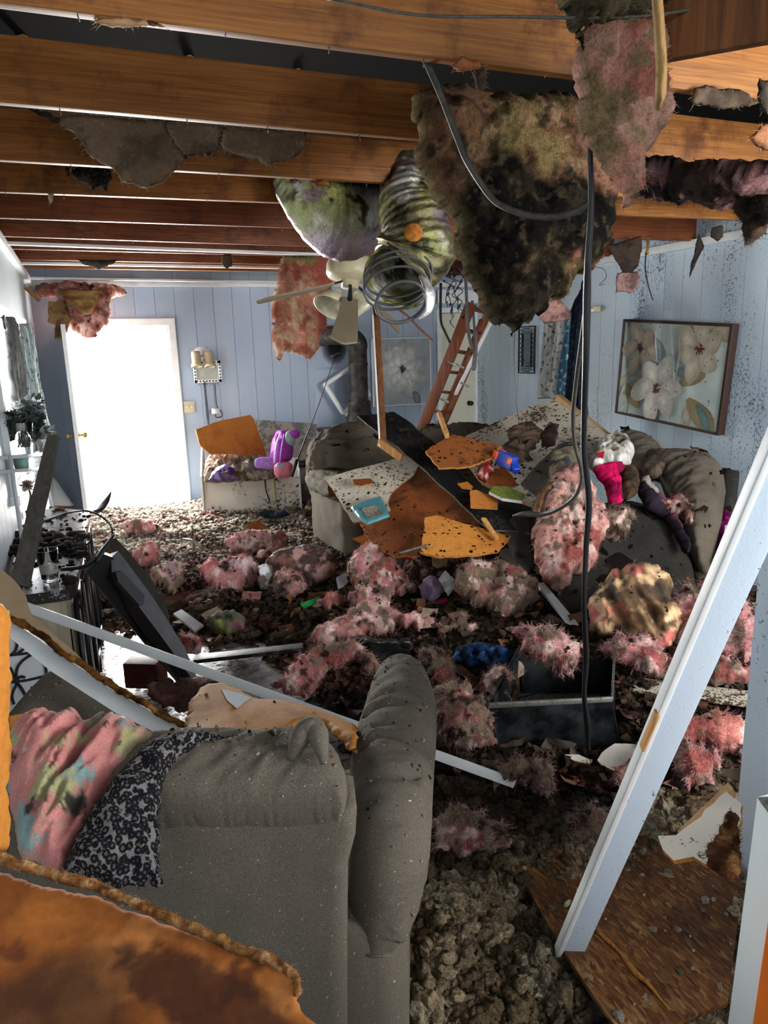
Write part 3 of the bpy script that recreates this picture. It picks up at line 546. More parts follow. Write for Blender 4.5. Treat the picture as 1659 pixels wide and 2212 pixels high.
# right hand ragged ceiling edge
relief('scorched_insulation', [(1385, 342), (1450, 345), (1540, 348), (1662, 350), (1668, 440), (1640, 418), (1610, 408), (1590, 432), (1572, 425), (1540, 398), (1510, 412), (1480, 418), (1455, 402), (1420, 412), (1400, 398), (1372, 402)], P3((1385, 342, 2.9), (1662, 350, 2.5), (1520, 430, 2.95)), INS, tf=.09, tb=.03, r=.07, step=.011, amp=.05, freq=8, jag=.03, col=palcol(H('3e302a'), [(H('8c6460'), 6, .15, .1), (H('1a1614'), 7, .2, .1), (H('b08a88'), 10, .42, .06)], 31, .6), fib=1800, fl=.03, label='dark ragged insulation along the ceiling at the upper right', cat='insulation')
relief('scorched_insulation', [(1590, 428), (1670, 430), (1672, 470), (1650, 500), (1630, 512), (1612, 498), (1604, 465)], P3((1590, 428, 2.6), (1670, 430, 2.5), (1630, 510, 2.7)), INS, tf=.06, tb=.03, r=.05, step=.011, amp=.05, freq=8, jag=.03, col=palcol(H('30261f'), [(H('5c4a3c'), 6, .15, .1)], 33, .6), fib=700, fl=.03, label='dark brown clump hanging at the right edge above the painting wall', cat='insulation')
scrap('hanging_scrap', [(1500, 190), (1540, 186), (1600, 190), (1642, 220), (1620, 228), (1560, 235), (1520, 228), (1492, 222)], 2.35, H('6e5a46'), 'crumpled brown paper scrap caught between two joists at the upper right', 34, 60)
scrap('hanging_scrap', [(1640, 170), (1668, 175), (1668, 240), (1650, 245), (1636, 215)], 2.2, H('54483a'), 'dark dusty scrap at the right edge under the nearest joist', 44, 50)
scrap('hanging_scrap', [(1642, 270), (1668, 262), (1668, 330), (1650, 325), (1618, 300)], 2.3, H('a8704a'), 'curled orange scrap at the right edge, beside the second joist', 35, 80)
scrap('hanging_scrap', [(1310, 530), (1352, 520), (1385, 508), (1388, 540), (1378, 575), (1355, 600), (1340, 580), (1328, 560), (1320, 545)], 4.5, H('3c2c20'), 'dark triangular paper shred hanging above the painting, left one', 36, 30)
scrap('hanging_scrap', [(1332, 590), (1376, 585), (1380, 605), (1372, 628), (1358, 634), (1340, 628), (1330, 632)], 4.4, H('b08c84'), 'curled pinkish tag dangling below the dark triangular shred', 37, 60, mat=INS)
scrap('hanging_scrap', [(1508, 506), (1518, 522), (1523, 530), (1512, 550), (1498, 580), (1488, 602), (1492, 575), (1500, 545)], 3.9, H('2e2620'), 'long dark pointed shred hanging over the painting', 38, 10)
scrap('hanging_scrap', [(1540, 490), (1562, 486), (1562, 512), (1550, 522), (1534, 512)], 3.8, H('3a302c'), 'small grey black clump at the ceiling line right of the pointed shred', 39, 60)
scrap('hanging_scrap', [(1396, 510), (1402, 508), (1402, 548), (1396, 552)], 4.4, H('a07038'), 'thin tan wood sliver dangling between the dark shreds', 40, 5)
scrap('hanging_scrap', [(1168, 656), (1205, 645), (1212, 650), (1230, 668), (1232, 690), (1200, 695), (1178, 700), (1165, 690)], 5.4, H('c89a90'), 'pink torn flap hanging at the top of the patterned curtain', 41, 160, mat=INS, th=.03)
scrap('hanging_scrap', [(950, 570), (975, 560), (1010, 566), (1006, 596), (960, 596), (930, 600), (925, 585)], 6.6, H('5c3430'), 'dark red brown insulation edge behind the burnt blanket above the ladder', 42, 80, mat=INS, th=.04)
# foil bulge and flexible duct
def foilc(base, seed): return palcol(base, [(H('a0a464'), 3, .1, .25), (H('c4c4bc'), 4, .25, .2), (H('8c7c80'), 3.5, .4, .1), (H('3c3a28'), 9, .35, .12)], seed, .3)
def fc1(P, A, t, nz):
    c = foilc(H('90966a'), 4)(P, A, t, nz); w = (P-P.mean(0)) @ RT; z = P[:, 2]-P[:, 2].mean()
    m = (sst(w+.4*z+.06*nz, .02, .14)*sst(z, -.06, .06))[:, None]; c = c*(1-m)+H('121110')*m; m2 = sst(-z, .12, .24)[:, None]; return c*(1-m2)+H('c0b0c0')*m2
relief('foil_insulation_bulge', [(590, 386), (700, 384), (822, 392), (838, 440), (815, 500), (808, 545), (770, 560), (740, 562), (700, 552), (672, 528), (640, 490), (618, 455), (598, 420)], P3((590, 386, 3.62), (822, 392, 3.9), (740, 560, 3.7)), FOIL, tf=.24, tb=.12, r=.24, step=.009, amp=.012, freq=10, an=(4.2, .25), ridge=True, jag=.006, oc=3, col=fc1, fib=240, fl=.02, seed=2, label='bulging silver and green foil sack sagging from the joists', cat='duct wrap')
dp = [D(868, 285, 3.55), D(872, 340, 3.5), D(876, 400, 3.45), D(884, 450, 3.42), D(898, 500, 3.4), D(898, 540, 3.42), D(872, 580, 3.45), D(858, 606, 3.4)]
fd = empty('flexible_duct', D(870, 600, 3.45), 'torn flexible foil duct spiralling down from the joists beside the fan', 'duct')
Q = catmull(dp, 26); Lq = len(Q); rr = np.interp(np.linspace(0, 1, Lq), [0, .3, .55, .7, .8, .9, 1], [.085, .125, .16, .19, .17, .155, .165]); rr = rr*(1+.016*np.sin(np.arange(Lq)*.9)+.04*fbm(np.column_stack([np.arange(Lq)*.12, np.zeros(Lq), np.zeros(Lq)]), 3))
V, Fc = sweepg(Q, rr, n=1, m=56, caps=False, side=RT); V = V+(.018*fbm(V*9, 4, 7)+.008*fbm(V*30, 3, 2))[:, None]*nrm(-FW)
mk('duct_sleeve', V, Fc, FOIL, fd, col=foilc(H('86805e'), 9)(V, V[:, :2], np.ones(len(V)), fbm(V*8, 3)))
mk('patch', *latheg([(0, .012), (.036, .006), (.042, 0)], D(893, 502, 3.215), -FW), m_flat('rusty_patch', H('b0702c'), .9, var=.4, sc=60), fd, label='rusty orange patch')
rg = MB()
for i, (x, y, rx, ry, dd) in enumerate(((860, 592, 74, 50, 3.3), (858, 606, 72, 52, 3.28), (856, 622, 70, 46, 3.26), (866, 652, 54, 44, 3.2))):
    a = np.linspace(0, 2*np.pi, 40); rg.add(*sweepg([D(x+rx*math.cos(q), y+ry*math.sin(q)-8*math.cos(q), dd+.05*math.sin(q)) for q in a], .006 if i < 3 else .008, n=1, m=6, caps=False), 0)
rg.build('coil_wire', GREYP, fd, label='bare spiral wire rings')
lw = MB(); lw.add(*sweepg([D(915, 600, 3.25), D(928, 632, 3.2), (D(926, 670, 3.2)), D(905, 690, 3.22)], [.03, .035, .02, .004], [.01, .012, .008, .003], n=6, m=8)); lw.build('torn_foil_tail', FOIL, fd, vc=True)
# ceiling fan
fan = empty('ceiling_fan', D(752, 575, 4.9), 'cream ceiling fan hanging askew under the torn ducts', 'ceiling fan')
ax = nrm(np.array([.12, .1, 1.0])); fc = D(757, 590, 4.9)
mk('motor_housing', *latheg([(0, .12), (.10, .12), (.15, .09), (.165, .05), (.165, -.01), (.15, -.035), (.08, -.05), (.06, -.06), (.06, -.10), (0, -.10)], fc, ax, 36), CREAM, fan)
mk('down_rod', *sweepg([fc+ax*.1, fc+ax*.5], .014, n=1, m=10), CREAM, fan)
def blade(p0, p1, w0, w1, nm, d0, d1, tw):
    A, B = D(*p0, d0), D(*p1, d1); t = nrm(B-A); sd = nrm(np.cross(t, tw)); pts = []
    L = np.linalg.norm(B-A); n = 14
    for i in range(n+1):
        q = i/n; w = (w0+(w1-w0)*q); w = w*math.sqrt(max(0.02, 1-max(0, (q-.9)/.1)**2)); pts.append((A+t*L*q, w))
    Vt = [p+sd*w for p, w in pts]+[p-sd*w for p, w in pts[::-1]]; m = len(Vt); nn = nrm(np.cross(t, sd))*.006; Vt = np.array(Vt)
    V = np.vstack([Vt+nn, Vt-nn]); Fc = [tuple(range(m)), tuple(range(2*m-1, m-1, -1))]+[(i, i+m, (i+1) % m+m, (i+1) % m) for i in range(m)]
    b = mk(nm, V, Fc, BLADE, fan, smooth=False); g = MB(); g.add(*sweepg([fc-ax*.05, (fc-ax*.05+A)/2+ax*.01, A+t*.06], [.014, .012, .02], [.01, .008, .006], n=4, m=8)); g.build('blade_bracket', BLACKF, b); return b
blade((712, 618), (556, 652), .055, .062, 'blade', 4.85, 4.45, (0, .25, 1))
blade((757, 645), (742, 742), .05, .085, 'blade', 4.75, 4.25, nrm(EYE-fc))
blade((808, 655), (862, 712), .04, .05, 'blade', 5.1, 5.55, nrm(EYE-fc)+np.array([.6, 0, .6]))
for i, (x, y, dd, an) in enumerate(((722, 650, 4.85, (-.55, -.3, -.75)), (778, 655, 4.95, (.5, -.2, -.85)))):
    mk('lamp_shade', *latheg([(.03, -.03), (.045, 0), (.085, .03), (.115, .075), (.125, .11), (.118, .11), (.105, .075), (.075, .035), (.03, .01)], D(x, y, dd)-nrm(an)*.05, an, 28), DGLASS, fan)
# black cables
def cable(name, pts, r, mat, lb, cat='cable', grp=None, n=10, m=10): return mk(name, *sweepg([D(*p) for p in pts], r, n=n, m=m), mat, label=lb, cat=cat, group=grp)
cable('hanging_cable', [(1268, -20, 1.75), (1272, 150, 1.78), (1274, 300, 1.8), (1277, 440, 1.85), (1270, 560, 1.9), (1268, 640, 1.95), (1266, 760, 2.0), (1262, 900, 2.1), (1262, 980, 2.15), (1272, 1080, 2.2), (1266, 1180, 2.25), (1262, 1300, 2.3), (1266, 1420, 2.38), (1262, 1500, 2.42), (1268, 1560, 2.46), (1270, 1618, 2.5)], [.008, .008, .007, .008, .009, .011, .010, .009, .009, .010, .009, .008, .010, .008, .011, .008], CABLE, 'thick black cable hanging straight down from the ceiling into the metal box')
cable('looped_cable', [(915, 122, 1.98), (950, 200, 1.98), (985, 290, 2.0), (1010, 350, 2.0), (1060, 425, 2.02), (1100, 452, 2.0), (1150, 466, 1.98), (1200, 468, 1.95), (1240, 458, 1.93), (1276, 436, 1.9)], .009, CABG, 'grey black cable looping in front of the scorched blanket')
cable('curling_cable', [(1268, 640, 2.0), (1258, 720, 2.1), (1244, 830, 2.3), (1238, 900, 2.5), (1242, 960, 2.7), (1254, 1005, 2.9), (1256, 1040, 3.0), (1240, 1075, 3.1), (1205, 1100, 3.2), (1170, 1111, 3.3), (1135, 1110, 3.35), (1108, 1114, 3.4)], [.006, .007, .007, .008, .008, .009, .009, .010, .010, .012, .014, .004], CABG, 'cable that curls left at its frayed end over the debris pile')
cable('thin_wire', [(1112, 720, 5.2), (1110, 760, 5.2), (1113, 830, 5.2), (1115, 870, 5.2), (1120, 910, 5.1), (1122, 960, 5.0)], .0022, CABLE, 'hair-thin wire hanging from the tip of the scorched blanket', 'wire')
cable('thin_wire', [(1395, 545, 4.3), (1394, 580, 4.3), (1400, 615, 4.3), (1408, 642, 4.3), (1411, 648, 4.3)], .004, CABLE, 'short black wire hanging in front of the right wall', 'wire')
cable('thin_wire', [(1285, 576, 4.3), (1305, 582, 4.3), (1309, 600, 4.3), (1295, 615, 4.3), (1306, 614, 4.3)], .002, CABLE, 'thin curly wire right of the thick hanging cable', 'wire')
cable('thin_wire', [(700, -5, 1.6), (900, 32, 1.6), (1100, 36, 1.6), (1250, 38, 1.58), (1400, 34, 1.58), (1560, 8, 1.6), (1620, -8, 1.6)], .0035, CABG, 'dusty wire strung across the face of the nearest joist', 'wire')
cable('dangling_strap', [(1020, 650, 6.3), (1024, 700, 6.3), (1028, 740, 6.3), (1024, 790, 6.3), (1022, 800, 6.3)], [.014, .012, .016, .02, .014], GREYP, 'ragged grey strap dangling beside the ladder', 'strap')
cable('dangling_rod', [(952, 612, 6.2), (952, 690, 6.2), (960, 715, 6.2), (972, 740, 6.2)], .012, BLACKF, 'black rod of the attic ladder hanging left of it', 'rod')
cable('dangling_rod', [(1006, 600, 6.2), (1010, 690, 6.15), (1016, 745, 6.1), (1022, 752, 6.1)], .014, GREYP, 'grey metal arm of the attic ladder hanging in front of it', 'rod')
cable('burnt_stick', [(860, 668, 5.0), (880, 682, 5.0), (905, 708, 5.05), (934, 734, 5.1)], .007, POSTW, 'thin charred stick slanting right of the fan', 'stick')
# string lights clump
sl = MB(); sb = MB(); r_ = random.Random(3)
for k in range(5):
    pts = []; x, y = 962+8*k, 575
    for q in range(12): pts.append(D(x+r_.uniform(-10, 10), y+q*(8+2*k % 5), 6.3+r_.uniform(-.1, .1)))
    sl.add(*sweepg(pts, .004, n=4, m=5))
    for p in pts[2::2]:
        e = p+np.array([r_.uniform(-.03, .03), 0, r_.uniform(-.03, .03)]); sb.add(*sweepg([p, (p+e)/2, e], [.008, .011, .003], n=2, m=7))
st_ = sl.build('string_lights', CABLE, label='tangled clump of black string lights hanging at the top of the attic ladder', cat='string lights'); sb.build('bulb', BLACK, st_, kind='stuff')
# far wall top right white patch + attic ladder
lad = empty('attic_ladder', D(925, 935, 7.0), 'reddish wooden folding attic ladder slanting down before the white door', 'ladder')
LA0, LA1, LB0, LB1 = D(906, 940, 6.7), D(1018, 655, 6.2), D(943, 940, 7.0), D(1062, 668, 6.5)
sdl = nrm(LB0-LA0)
def lrail(A, B): return barg(A, B, .10, .026, nrm(np.cross(B-A, sdl)))
mk('rail', *lrail(LA0, LA1), LADW, lad); mk('rail', *lrail(LB0, LB1), LADW, lad)
for i in range(7):
    q = .04+i*.155; a, b = LA0+(LA1-LA0)*q, LB0+(LB1-LB0)*q; mk('rung', *barg(a, b, .085, .02, nrm(np.cross(b-a, (0, 0, 1)))), STICK if i < 1 else LADW, lad)
A_, B_ = D(956, 900, 6.75), D(1040, 690, 6.3); mk('slide_rail', *barg(A_, B_, .05, .02, sdl), LADW, lad)
for x, y in ((975, 785), (992, 790), (1003, 830), (960, 865)): mk('hinge_bracket', *barg(D(x-9, y-4, 6.35), D(x+10, y+5, 6.35), .02, .004), RIM, lad)
mk('door_trim_strip', *barg(D(1064, 688, 6.3), D(984, 852, 6.7), .05, .02, sdl), WHITE, label='white trim strip slanting along the right side of the attic ladder', cat='trim')
mk('header_panel', *boxg((4.33, YB-.05, 2.2), (.55, .03, .16), b=.004), WHITE, label='white panel over the white door at the far corner', cat='panel')
mk('wooden_stick', *barg(D(948, 893, 5.0), D(966, 942, 4.8), .04, .025), STICK, label='short pale orange stick standing up from the boards beside the ladder', cat='stick')
post = empty('broken_post', D(830, 960, 5.1), 'thin upright wooden post with white paint, standing on the boards under the fan', 'post')
A_, B_ = D(829, 965, 5.12), D(812, 655, 5.3); mk('post_wood', *barg(A_, B_, .045, .03, RT), POSTW, post); mk('paint_face', *barg(A_-RT*.028, B_-RT*.028, .012, .034, RT), WHITE, post, label='chipped white paint side')
mk('wooden_stick', *barg(D(818, 955, 5.12), D(868, 990, 5.0), .055, .02), STICK, label='flat pale wood piece lying at the foot of the upright post', cat='stick')
# ================================================================== FAR WALL
ll = empty('spot_light', (1.37, YB, 1.45), 'cream two-headed spotlight fixture on the far blue wall', 'wall light')
c0 = Yp(437, 768, YB-.03); mk('wall_plate', *latheg([(0, .03), (.09, .028), (.10, 0)], c0+np.array([0, .03, 0]), (0, -1, 0)), WPL, ll)
for x in (424, 452):
    c = Yp(x, 775, YB-.13); mk('lamp_head', *latheg([(0, .08), (.045, .075), (.05, .05), (.05, -.05), (.062, -.06), (.062, -.09), (.045, -.09), (.04, -.05)], c, (.0, .25, 1)), CREAM, ll); mk('arm', *sweepg([c0, (c0+c)/2, c+np.array([0, 0, .05])], .008, n=3, m=8), BRASS, ll)
ch = empty('leash_hanger', (1.4, YB, 1.2), 'small framed board with hooks below the spotlight', 'hook board')
cc_ = Yp(448, 803, YB-.02); bw = MB(); bw.add(*boxg(cc_, (.27, .015, .20), b=.003)); fb = mk('board', *boxg(cc_, (.27, .015, .20), b=.003), m_flat('pale_board', H('a8aea4'), .6), ch)
fm = MB(); dm = MB()
for s in (-1, 1): fm.add(*boxg(cc_+np.array([s*.135, -.01, 0]), (.035, .02, .235), b=.003)); fm.add(*boxg(cc_+np.array([0, -.01, s*.10]), (.30, .02, .035), b=.003))
for i in range(8):
    for s in (-1, 1): dm.add(*latheg([(0, .004), (.008, .003), (.009, 0)], cc_+np.array([-.12+i*.034, -.02, s*.10]), (0, -1, 0), 8))
for i in range(1, 6):
    for s in (-1, 1): dm.add(*latheg([(0, .004), (.008, .003), (.009, 0)], cc_+np.array([s*.135, -.02, -.10+i*.034]), (0, -1, 0), 8))
f_ = fm.build('frame', WPL, ch); dm.build('stud', BLACKF, f_, kind='stuff')
for i in range(6): mk('hook', *sweepg([cc_+np.array([-.10+i*.04, -.01, -.11]), cc_+np.array([-.10+i*.04, -.03, -.14]), cc_+np.array([-.10+i*.04, -.045, -.12])], .004, n=3, m=6), RIM, ch)
mk('leash', *sweepg([Yp(442, 825, YB-.04), Yp(444, 850, YB-.03), Yp(448, 890, YB-.03), Yp(451, 920, YB-.04)], [.014, .013, .016, .01], [.005]*4, n=6, m=8), m_flat('speckled_strap', H('3a3c48'), .8, var=.6, sc=90), label='dark speckled leash hanging straight from the hook board', cat='leash')
mk('leash', *sweepg([Yp(464, 828, YB-.04), Yp(467, 865, YB-.04), Yp(470, 880, YB-.05), Yp(480, 892, YB-.06), Yp(478, 900, YB-.06), Yp(466, 900, YB-.05), Yp(470, 880, YB-.05)], .006, n=6, m=6), BLACK, label='black looped lead with a white card hanging right of the straight leash', cat='leash')
mk('tag_card', *boxg(Yp(466, 888, YB-.07), (.09, .004, .06)), WPL, label='small white card hanging on the looped lead', cat='card')
sw = empty('light_switch', (.98, YB, 1.0), 'almond double light switch right of the door frame', 'switch'); c = Yp(409, 879, YB-.01); mk('wall_plate', *boxg(c, (.12, .012, .125), b=.004), CREAM, sw)
for s in (-.025, .025): mk('toggle', *boxg(c+np.array([s, -.014, 0]), (.01, .02, .022), b=.002), WPL, sw)
# patch panels + soot + stove pipe
mk('wall_patch_panel', *boxg(((Yp(696, 705, YB)+Yp(775, 790, YB))/2+np.array([0, -.008, 0])), (.45, .012, .46), b=.002), BLUE, label='square painted patch panel behind the stove pipe elbow', cat='panel')
mk('wall_patch_panel', *boxg(((Yp(675, 797, YB)+Yp(800, 935, YB))/2+np.array([0, -.008, 0])), (.66, .012, .78), b=.002), BLUE, label='tall painted patch panel below the stove pipe hole', cat='panel')
t_ = NT('soot_mark'); t_.m.blend_method = 'HASHED' if hasattr(t_.m, 'blend_method') else None
a_ = t_.n('ShaderNodeAttribute', _attribute_name='Col'); t_.b.inputs['Base Color'].default_value = (*H('17140f'), 1); t_.b.inputs['Roughness'].default_value = .95
t_.l(t_.math('MULTIPLY', a_.outputs['Fac'], 1.0), t_.b.inputs['Alpha']); SOOT = t_.m
cs = Yp(722, 752, YB-.017); rr_ = np.linspace(0, 1, 12); V = []; cl = []; Fc = []
for i, r in enumerate(rr_):
    for j in range(28): a = j/28*2*math.pi; V.append(cs+np.array([math.cos(a)*.17*r, 0, math.sin(a)*.22*r+.02*r])); v = max(0, 1-r)**.7*1.25; cl.append([min(1, v)]*3)
for i in range(11):
    for j in range(28): q = (j+1) % 28; Fc.append((i*28+j, (i+1)*28+j, (i+1)*28+q, i*28+q))
mk('soot_stain', V, Fc, SOOT, col=np.array(cl), label='round black soot stain on the far wall where the pipe enters', cat='stain')
stv = empty('wood_stove', (2.86, 7.75, 0), 'dark stove with a tall grey pipe that elbows into the far wall', 'stove')
px = Yp(775, 800, 7.72)[0]
mk('stove_body', *boxg((px, 7.72, .36), (.62, .5, .68), b=.02), BLACKF, stv); mk('stove_top', *boxg((px-.02, 7.70, .725), (.86, .6, .03), b=.006), PIPE, stv)
mk('flue_collar', *latheg([(.16, 0), (.16, .12), (.135, .16), (.13, .28), (.125, .3)], (px, 7.74, .74), (0, 0, 1), 32), PIPE, stv)
mk('stove_pipe', *latheg([(.105, 0), (.105, .42), (.112, .43), (.112, .46), (.105, .47), (.105, .62)], (px, 7.74, 1.0), (0, 0, 1), 32), PIPE, stv)
e0 = np.array([px, 7.74, 1.6]); pr = [e0, e0+(0, 0, .07), e0+(-.05, .03, .13), e0+(-.13, .07, .165), e0+(-.24, .2, .17), e0+(-.34, .36, .15)]
V, Fc = sweepg(pr, [.105, .112, .112, .11, .105, .1], n=5, m=28); mk('pipe_elbow', V, Fc, PIPE, stv)
mk('damper_key', *sweepg([Yp(733, 762, 7.55), Yp(724, 766, 7.5), Yp(716, 770, 7.45)], .008, n=2, m=8), RIM, stv)
pan = empty('baking_pan', Yp(743, 928, 7.5), 'small rusty baking pan sitting on the stove top', 'pan'); c = np.array([px-.19, 7.52, .74])
mk('pan_body', *latheg([(0, .0), (.10, .0), (.13, .045), (.15, .05), (.15, .055), (.125, .05), (.095, .008), (0, .008)], c, (0, 0, 1), 28), m_metal('rusty_pan', H('6a5c44'), .5, H('2e261c')), pan); mk('yellow_scrap', *boxg(c+np.array([-.09, -.02, .065]), (.05, .03, .015), rz(.5), .005), m_flat('yellow_plastic', H('c8b83c'), .5), pan)
fanb = empty('box_fan', Yp(735, 840, 8.0), 'white box fan hanging crooked on the far wall behind the pipe', 'fan')
FR = np.stack([nrm(np.array([.5, -.05, -.86])), np.array([0, 1.0, 0]), nrm(np.array([.86, 0, .5]))], 1)
c = Yp(750, 842, 7.98); fr_ = MB()
for s in (-1, 1): fr_.add(*boxg(c+FR @ np.array([s*.19, 0, 0]), (.04, .09, .40), FR, .012)); fr_.add(*boxg(c+FR @ np.array([0, 0, s*.19]), (.40, .09, .04), FR, .012))
fr_.build('frame', WPL, fanb); gm = MB()
for q in range(1, 12): a = np.linspace(0, 2*np.pi, 33); gm.add(*sweepg([c+FR @ np.array([math.cos(k)*q*.015, -.04, math.sin(k)*q*.015]) for k in a], .0022, n=1, m=5, caps=False))
gm.build('grille', GREYP, fanb); mk('foot', *boxg(c+FR @ np.array([.24, 0, -.02]), (.06, .12, .30), FR, .01), WPL, fanb)
# flower canvas on the far wall
def petalcanvas(name, C, U, Vv, N, w, h, base, items, label, frame=None, fw_=.02, th=.035, smear=None):
    e = empty(name, C-Vv*h/2, label, 'painting'); R3 = np.stack([U, N, Vv], 1)
    mk('canvas', *boxg(C, (w, th, h), R3, .003), m_flat(name+'_ground', base, .7, var=.12, sc=6), e)
    P = MB(); k = 0
    for (x, y, L, Wd, ang, c) in items:
        k += 1; n = 9; dx, dy = math.cos(ang), math.sin(ang); top = []; bot = []
        for i in range(n+1):
            q = i/n; ww = Wd*math.sin(math.pi*min(.97, .06+q*.9))**.75*(.75+.35*q); cu = .12*L*math.sin(q*2.4+k); bx, by = x+dx*L*q-dy*cu, y+dy*L*q+dx*cu
            top.append((bx-dy*ww, by+dx*ww, 0)); bot.append((bx+dy*ww, by-dx*ww, 0))
        pts = top+bot[::-1]; pts = [(max(-w/2, min(w/2, a)), max(-h/2, min(h/2, b))) for a, b, _ in pts]; hh = th/2+.0006+.00035*k
        V = np.array([C+U*a+Vv*b+N*hh for a, b in pts]); m = len(pts); cen = V.mean(0)+N*.0002; V = np.vstack([V, cen[None]]); cb = np.asarray(c); cols = np.vstack([np.tile(cb*.72, (m, 1)), cb[None]*1.12])
        P.V.append(V); P.F += [[i+P.n, (i+1) % m+P.n, m+P.n] for i in range(m)]; P.M += [0]*m; P.n += m+1; P.C.append(cols)
    P.build('painted_flower', PAINTV, e, vc=True)
    if frame is not None:
        f = MB()
        for s in (-1, 1): f.add(*boxg(C+U*s*(w/2+fw_/2), (fw_, th+.02, h+2*fw_), R3, .002)); f.add(*boxg(C+Vv*s*(h/2+fw_/2), (w, th+.02, fw_), R3, .002))
        f.build('frame', frame, e)
    return e
it = []; rp = random.Random(9)
for n_, L, wd, c in ((9, .33, .085, H('b4bab8')), (9, .27, .085, H('c6cac6')), (8, .20, .07, H('d2d5d0')), (6, .13, .05, H('dcded8'))):
    for i in range(n_):
        a = i/n_*2*math.pi+L*9; it.append((-.01+.03*math.cos(a), .03+.03*math.sin(a), L*rp.uniform(.9, 1.1), wd, a, c*rp.uniform(.86, 1.08)))
it.append((.12, -.25, .18, .05, -.9, H('7c868c'))); it.append((-.28, -.05, .1, .04, 2.6, H('8a9498')))
for i in range(26): a = rp.uniform(0, 6.3); it.append((.0, .03, rp.uniform(.02, .06), .006, a, H('3c3c3e')))
CA = (Yp(805, 735, 8.15)+Yp(928, 868, 8.15))/2+np.array([.0, 0, 0]); petalcanvas('flower_canvas', CA, np.array([1.0, 0, 0]), np.array([0, 0, 1.0]), np.array([0, -1.0, 0]), .74, .78, H('9aa4a8'), it, 'pale canvas of one big white flower on the far wall', WHITE, .012)
# big painting on the right wall, hanging crooked
it = []; rp = random.Random(4)
def blossom(x, y, R_, n, c, cen, a0=0):
    for i in range(n):
        a = a0+i/n*2*math.pi; it.append((x, y, R_*rp.uniform(.85, 1.1), R_*.34, a, c*rp.uniform(.85, 1.08)))
    for i in range(22): a = rp.uniform(0, 6.3); it.append((x+rp.uniform(-.02, .02), y+rp.uniform(-.02, .02), rp.uniform(.02, .055), .006, a, cen))
for i in range(16): it.append((rp.uniform(-.55, .5), rp.uniform(-.35, .35), rp.uniform(.15, .35), rp.uniform(.03, .07), rp.uniform(0, 6.3), rp.choice([H('8ea2a4'), H('b4c0ba'), H('c0b8a0'), H('a4b4b8')])))
it.append((-.46, -.12, .26, .07, -1.0, H('b09a6c'))); it.append((.28, -.16, .36, .10, -.9, H('a8946a'))); it.append((.16, -.08, .26, .07, .35, H('b0a27c'))); it.append((.33, -.24, .28, .05, -.75, H('6e9490')))
blossom(-.36, .18, .24, 6, H('cfc0aa'), H('5c4c40')); blossom(.33, .22, .27, 6, H('d2c8b0'), H('7c3c34'), .4); blossom(-.10, -.14, .30, 6, H('dcd8cc'), H('7c4c48'), .2)
for (x_, y0, y1) in ((-.12, .38, .08), (.06, .38, -.18), (.09, .36, -.05)): it.append((x_, y0, y0-y1, .008, -math.pi/2, H('f0f2f0')))
for i in range(60): it.append((rp.uniform(-.6, .6), rp.uniform(-.4, .4), rp.uniform(.006, .022), .004, rp.uniform(0, 6.3), H('1c1a18')))
tl = .075; CP = (Xp(1352, 683, 4.55)+Xp(1590, 708, 4.55)+Xp(1332, 885, 4.55)+Xp(1562, 948, 4.55))/4
petalcanvas('flower_painting', CP, np.array([0, -math.cos(tl), -math.sin(tl)]), np.array([0, -math.sin(tl), math.cos(tl)]), np.array([-1.0, 0, 0]), 1.17, .80, H('bcc8c2'), it, 'large crooked painting of pale magnolias in a dark frame on the right wall', m_flat('dark_frame', H('3c2a24'), .5), .022, .05)
# small barred mirror
mf = empty('small_mirror', Xp(1138, 785, 4.56), 'small rectangular mirror with a dark patterned border beside the curtains', 'mirror')
c = Xp(1139, 756, 4.57); mk('mirror_plate', *boxg(c, (.012, .16, .34), b=.002), m_metal('mirror_silver', H('9aa6b0'), .15), mf); mm = MB()
for s in (-1, 1):
    for o_, (hh_, ww_) in ((0, (.50, .32)), (1, (.36, .17))): mm.add(*boxg(c+np.array([-.008, s*ww_/2, 0]), (.012, .010, hh_))); mm.add(*boxg(c+np.array([-.008, 0, s*hh_/2]), (.012, ww_, .010)))
for i in range(9):
    for s in (-1, 1): a = np.linspace(0, 2*np.pi, 11); mm.add(*sweepg([c+np.array([-.01, s*.122+.025*math.cos(k), -.20+i*.05+.022*math.sin(k)]) for k in a], .004, n=1, m=5, caps=False))
for i in range(4):
    for s in (-1, 1): a = np.linspace(0, 2*np.pi, 11); mm.add(*sweepg([c+np.array([-.01, -.06+i*.04+.02*math.cos(k), s*.215+.022*math.sin(k)]) for k in a], .004, n=1, m=5, caps=False))
mm.build('border', BLACKF, mf)
# curtains right
def twigcol(base, tw, seed, dens=.34):
    return palcol(base, [(np.asarray(base)*.75, 2.5, .1, .3), (tw, 26, dens, .04)], seed, .1)
def curtain(pix, pl, c, tw, lb, seed, cat='curtain', **k):
    return relief('curtain', pix, pl, CLOTH, tf=.035, tb=.02, r=.06, step=.012, amp=.05, freq=4.5, an=(3.2, .15), col=twigcol(c, tw, seed), seed=seed, label=lb, cat=cat, **k)
curtain([(1178, 690), (1215, 672), (1212, 760), (1200, 850), (1193, 860), (1162, 862), (1168, 780)], P3((1178, 690, 6.6), (1215, 675, 6.4), (1170, 860, 6.7)), H('a8aaa4'), H('3c444c'), 'grey curtain panel with dark twig print at the right corner window', 61, group='curtains of the right corner window')
curtain([(1214, 672), (1228, 668), (1222, 740), (1202, 855), (1196, 852), (1206, 780)], P3((1214, 672, 6.3), (1228, 668, 6.2), (1198, 855, 6.4)), H('c4c6c2'), H('4c545c'), 'narrow pale fold of curtain between the grey and blue panels', 62, group='curtains of the right corner window')
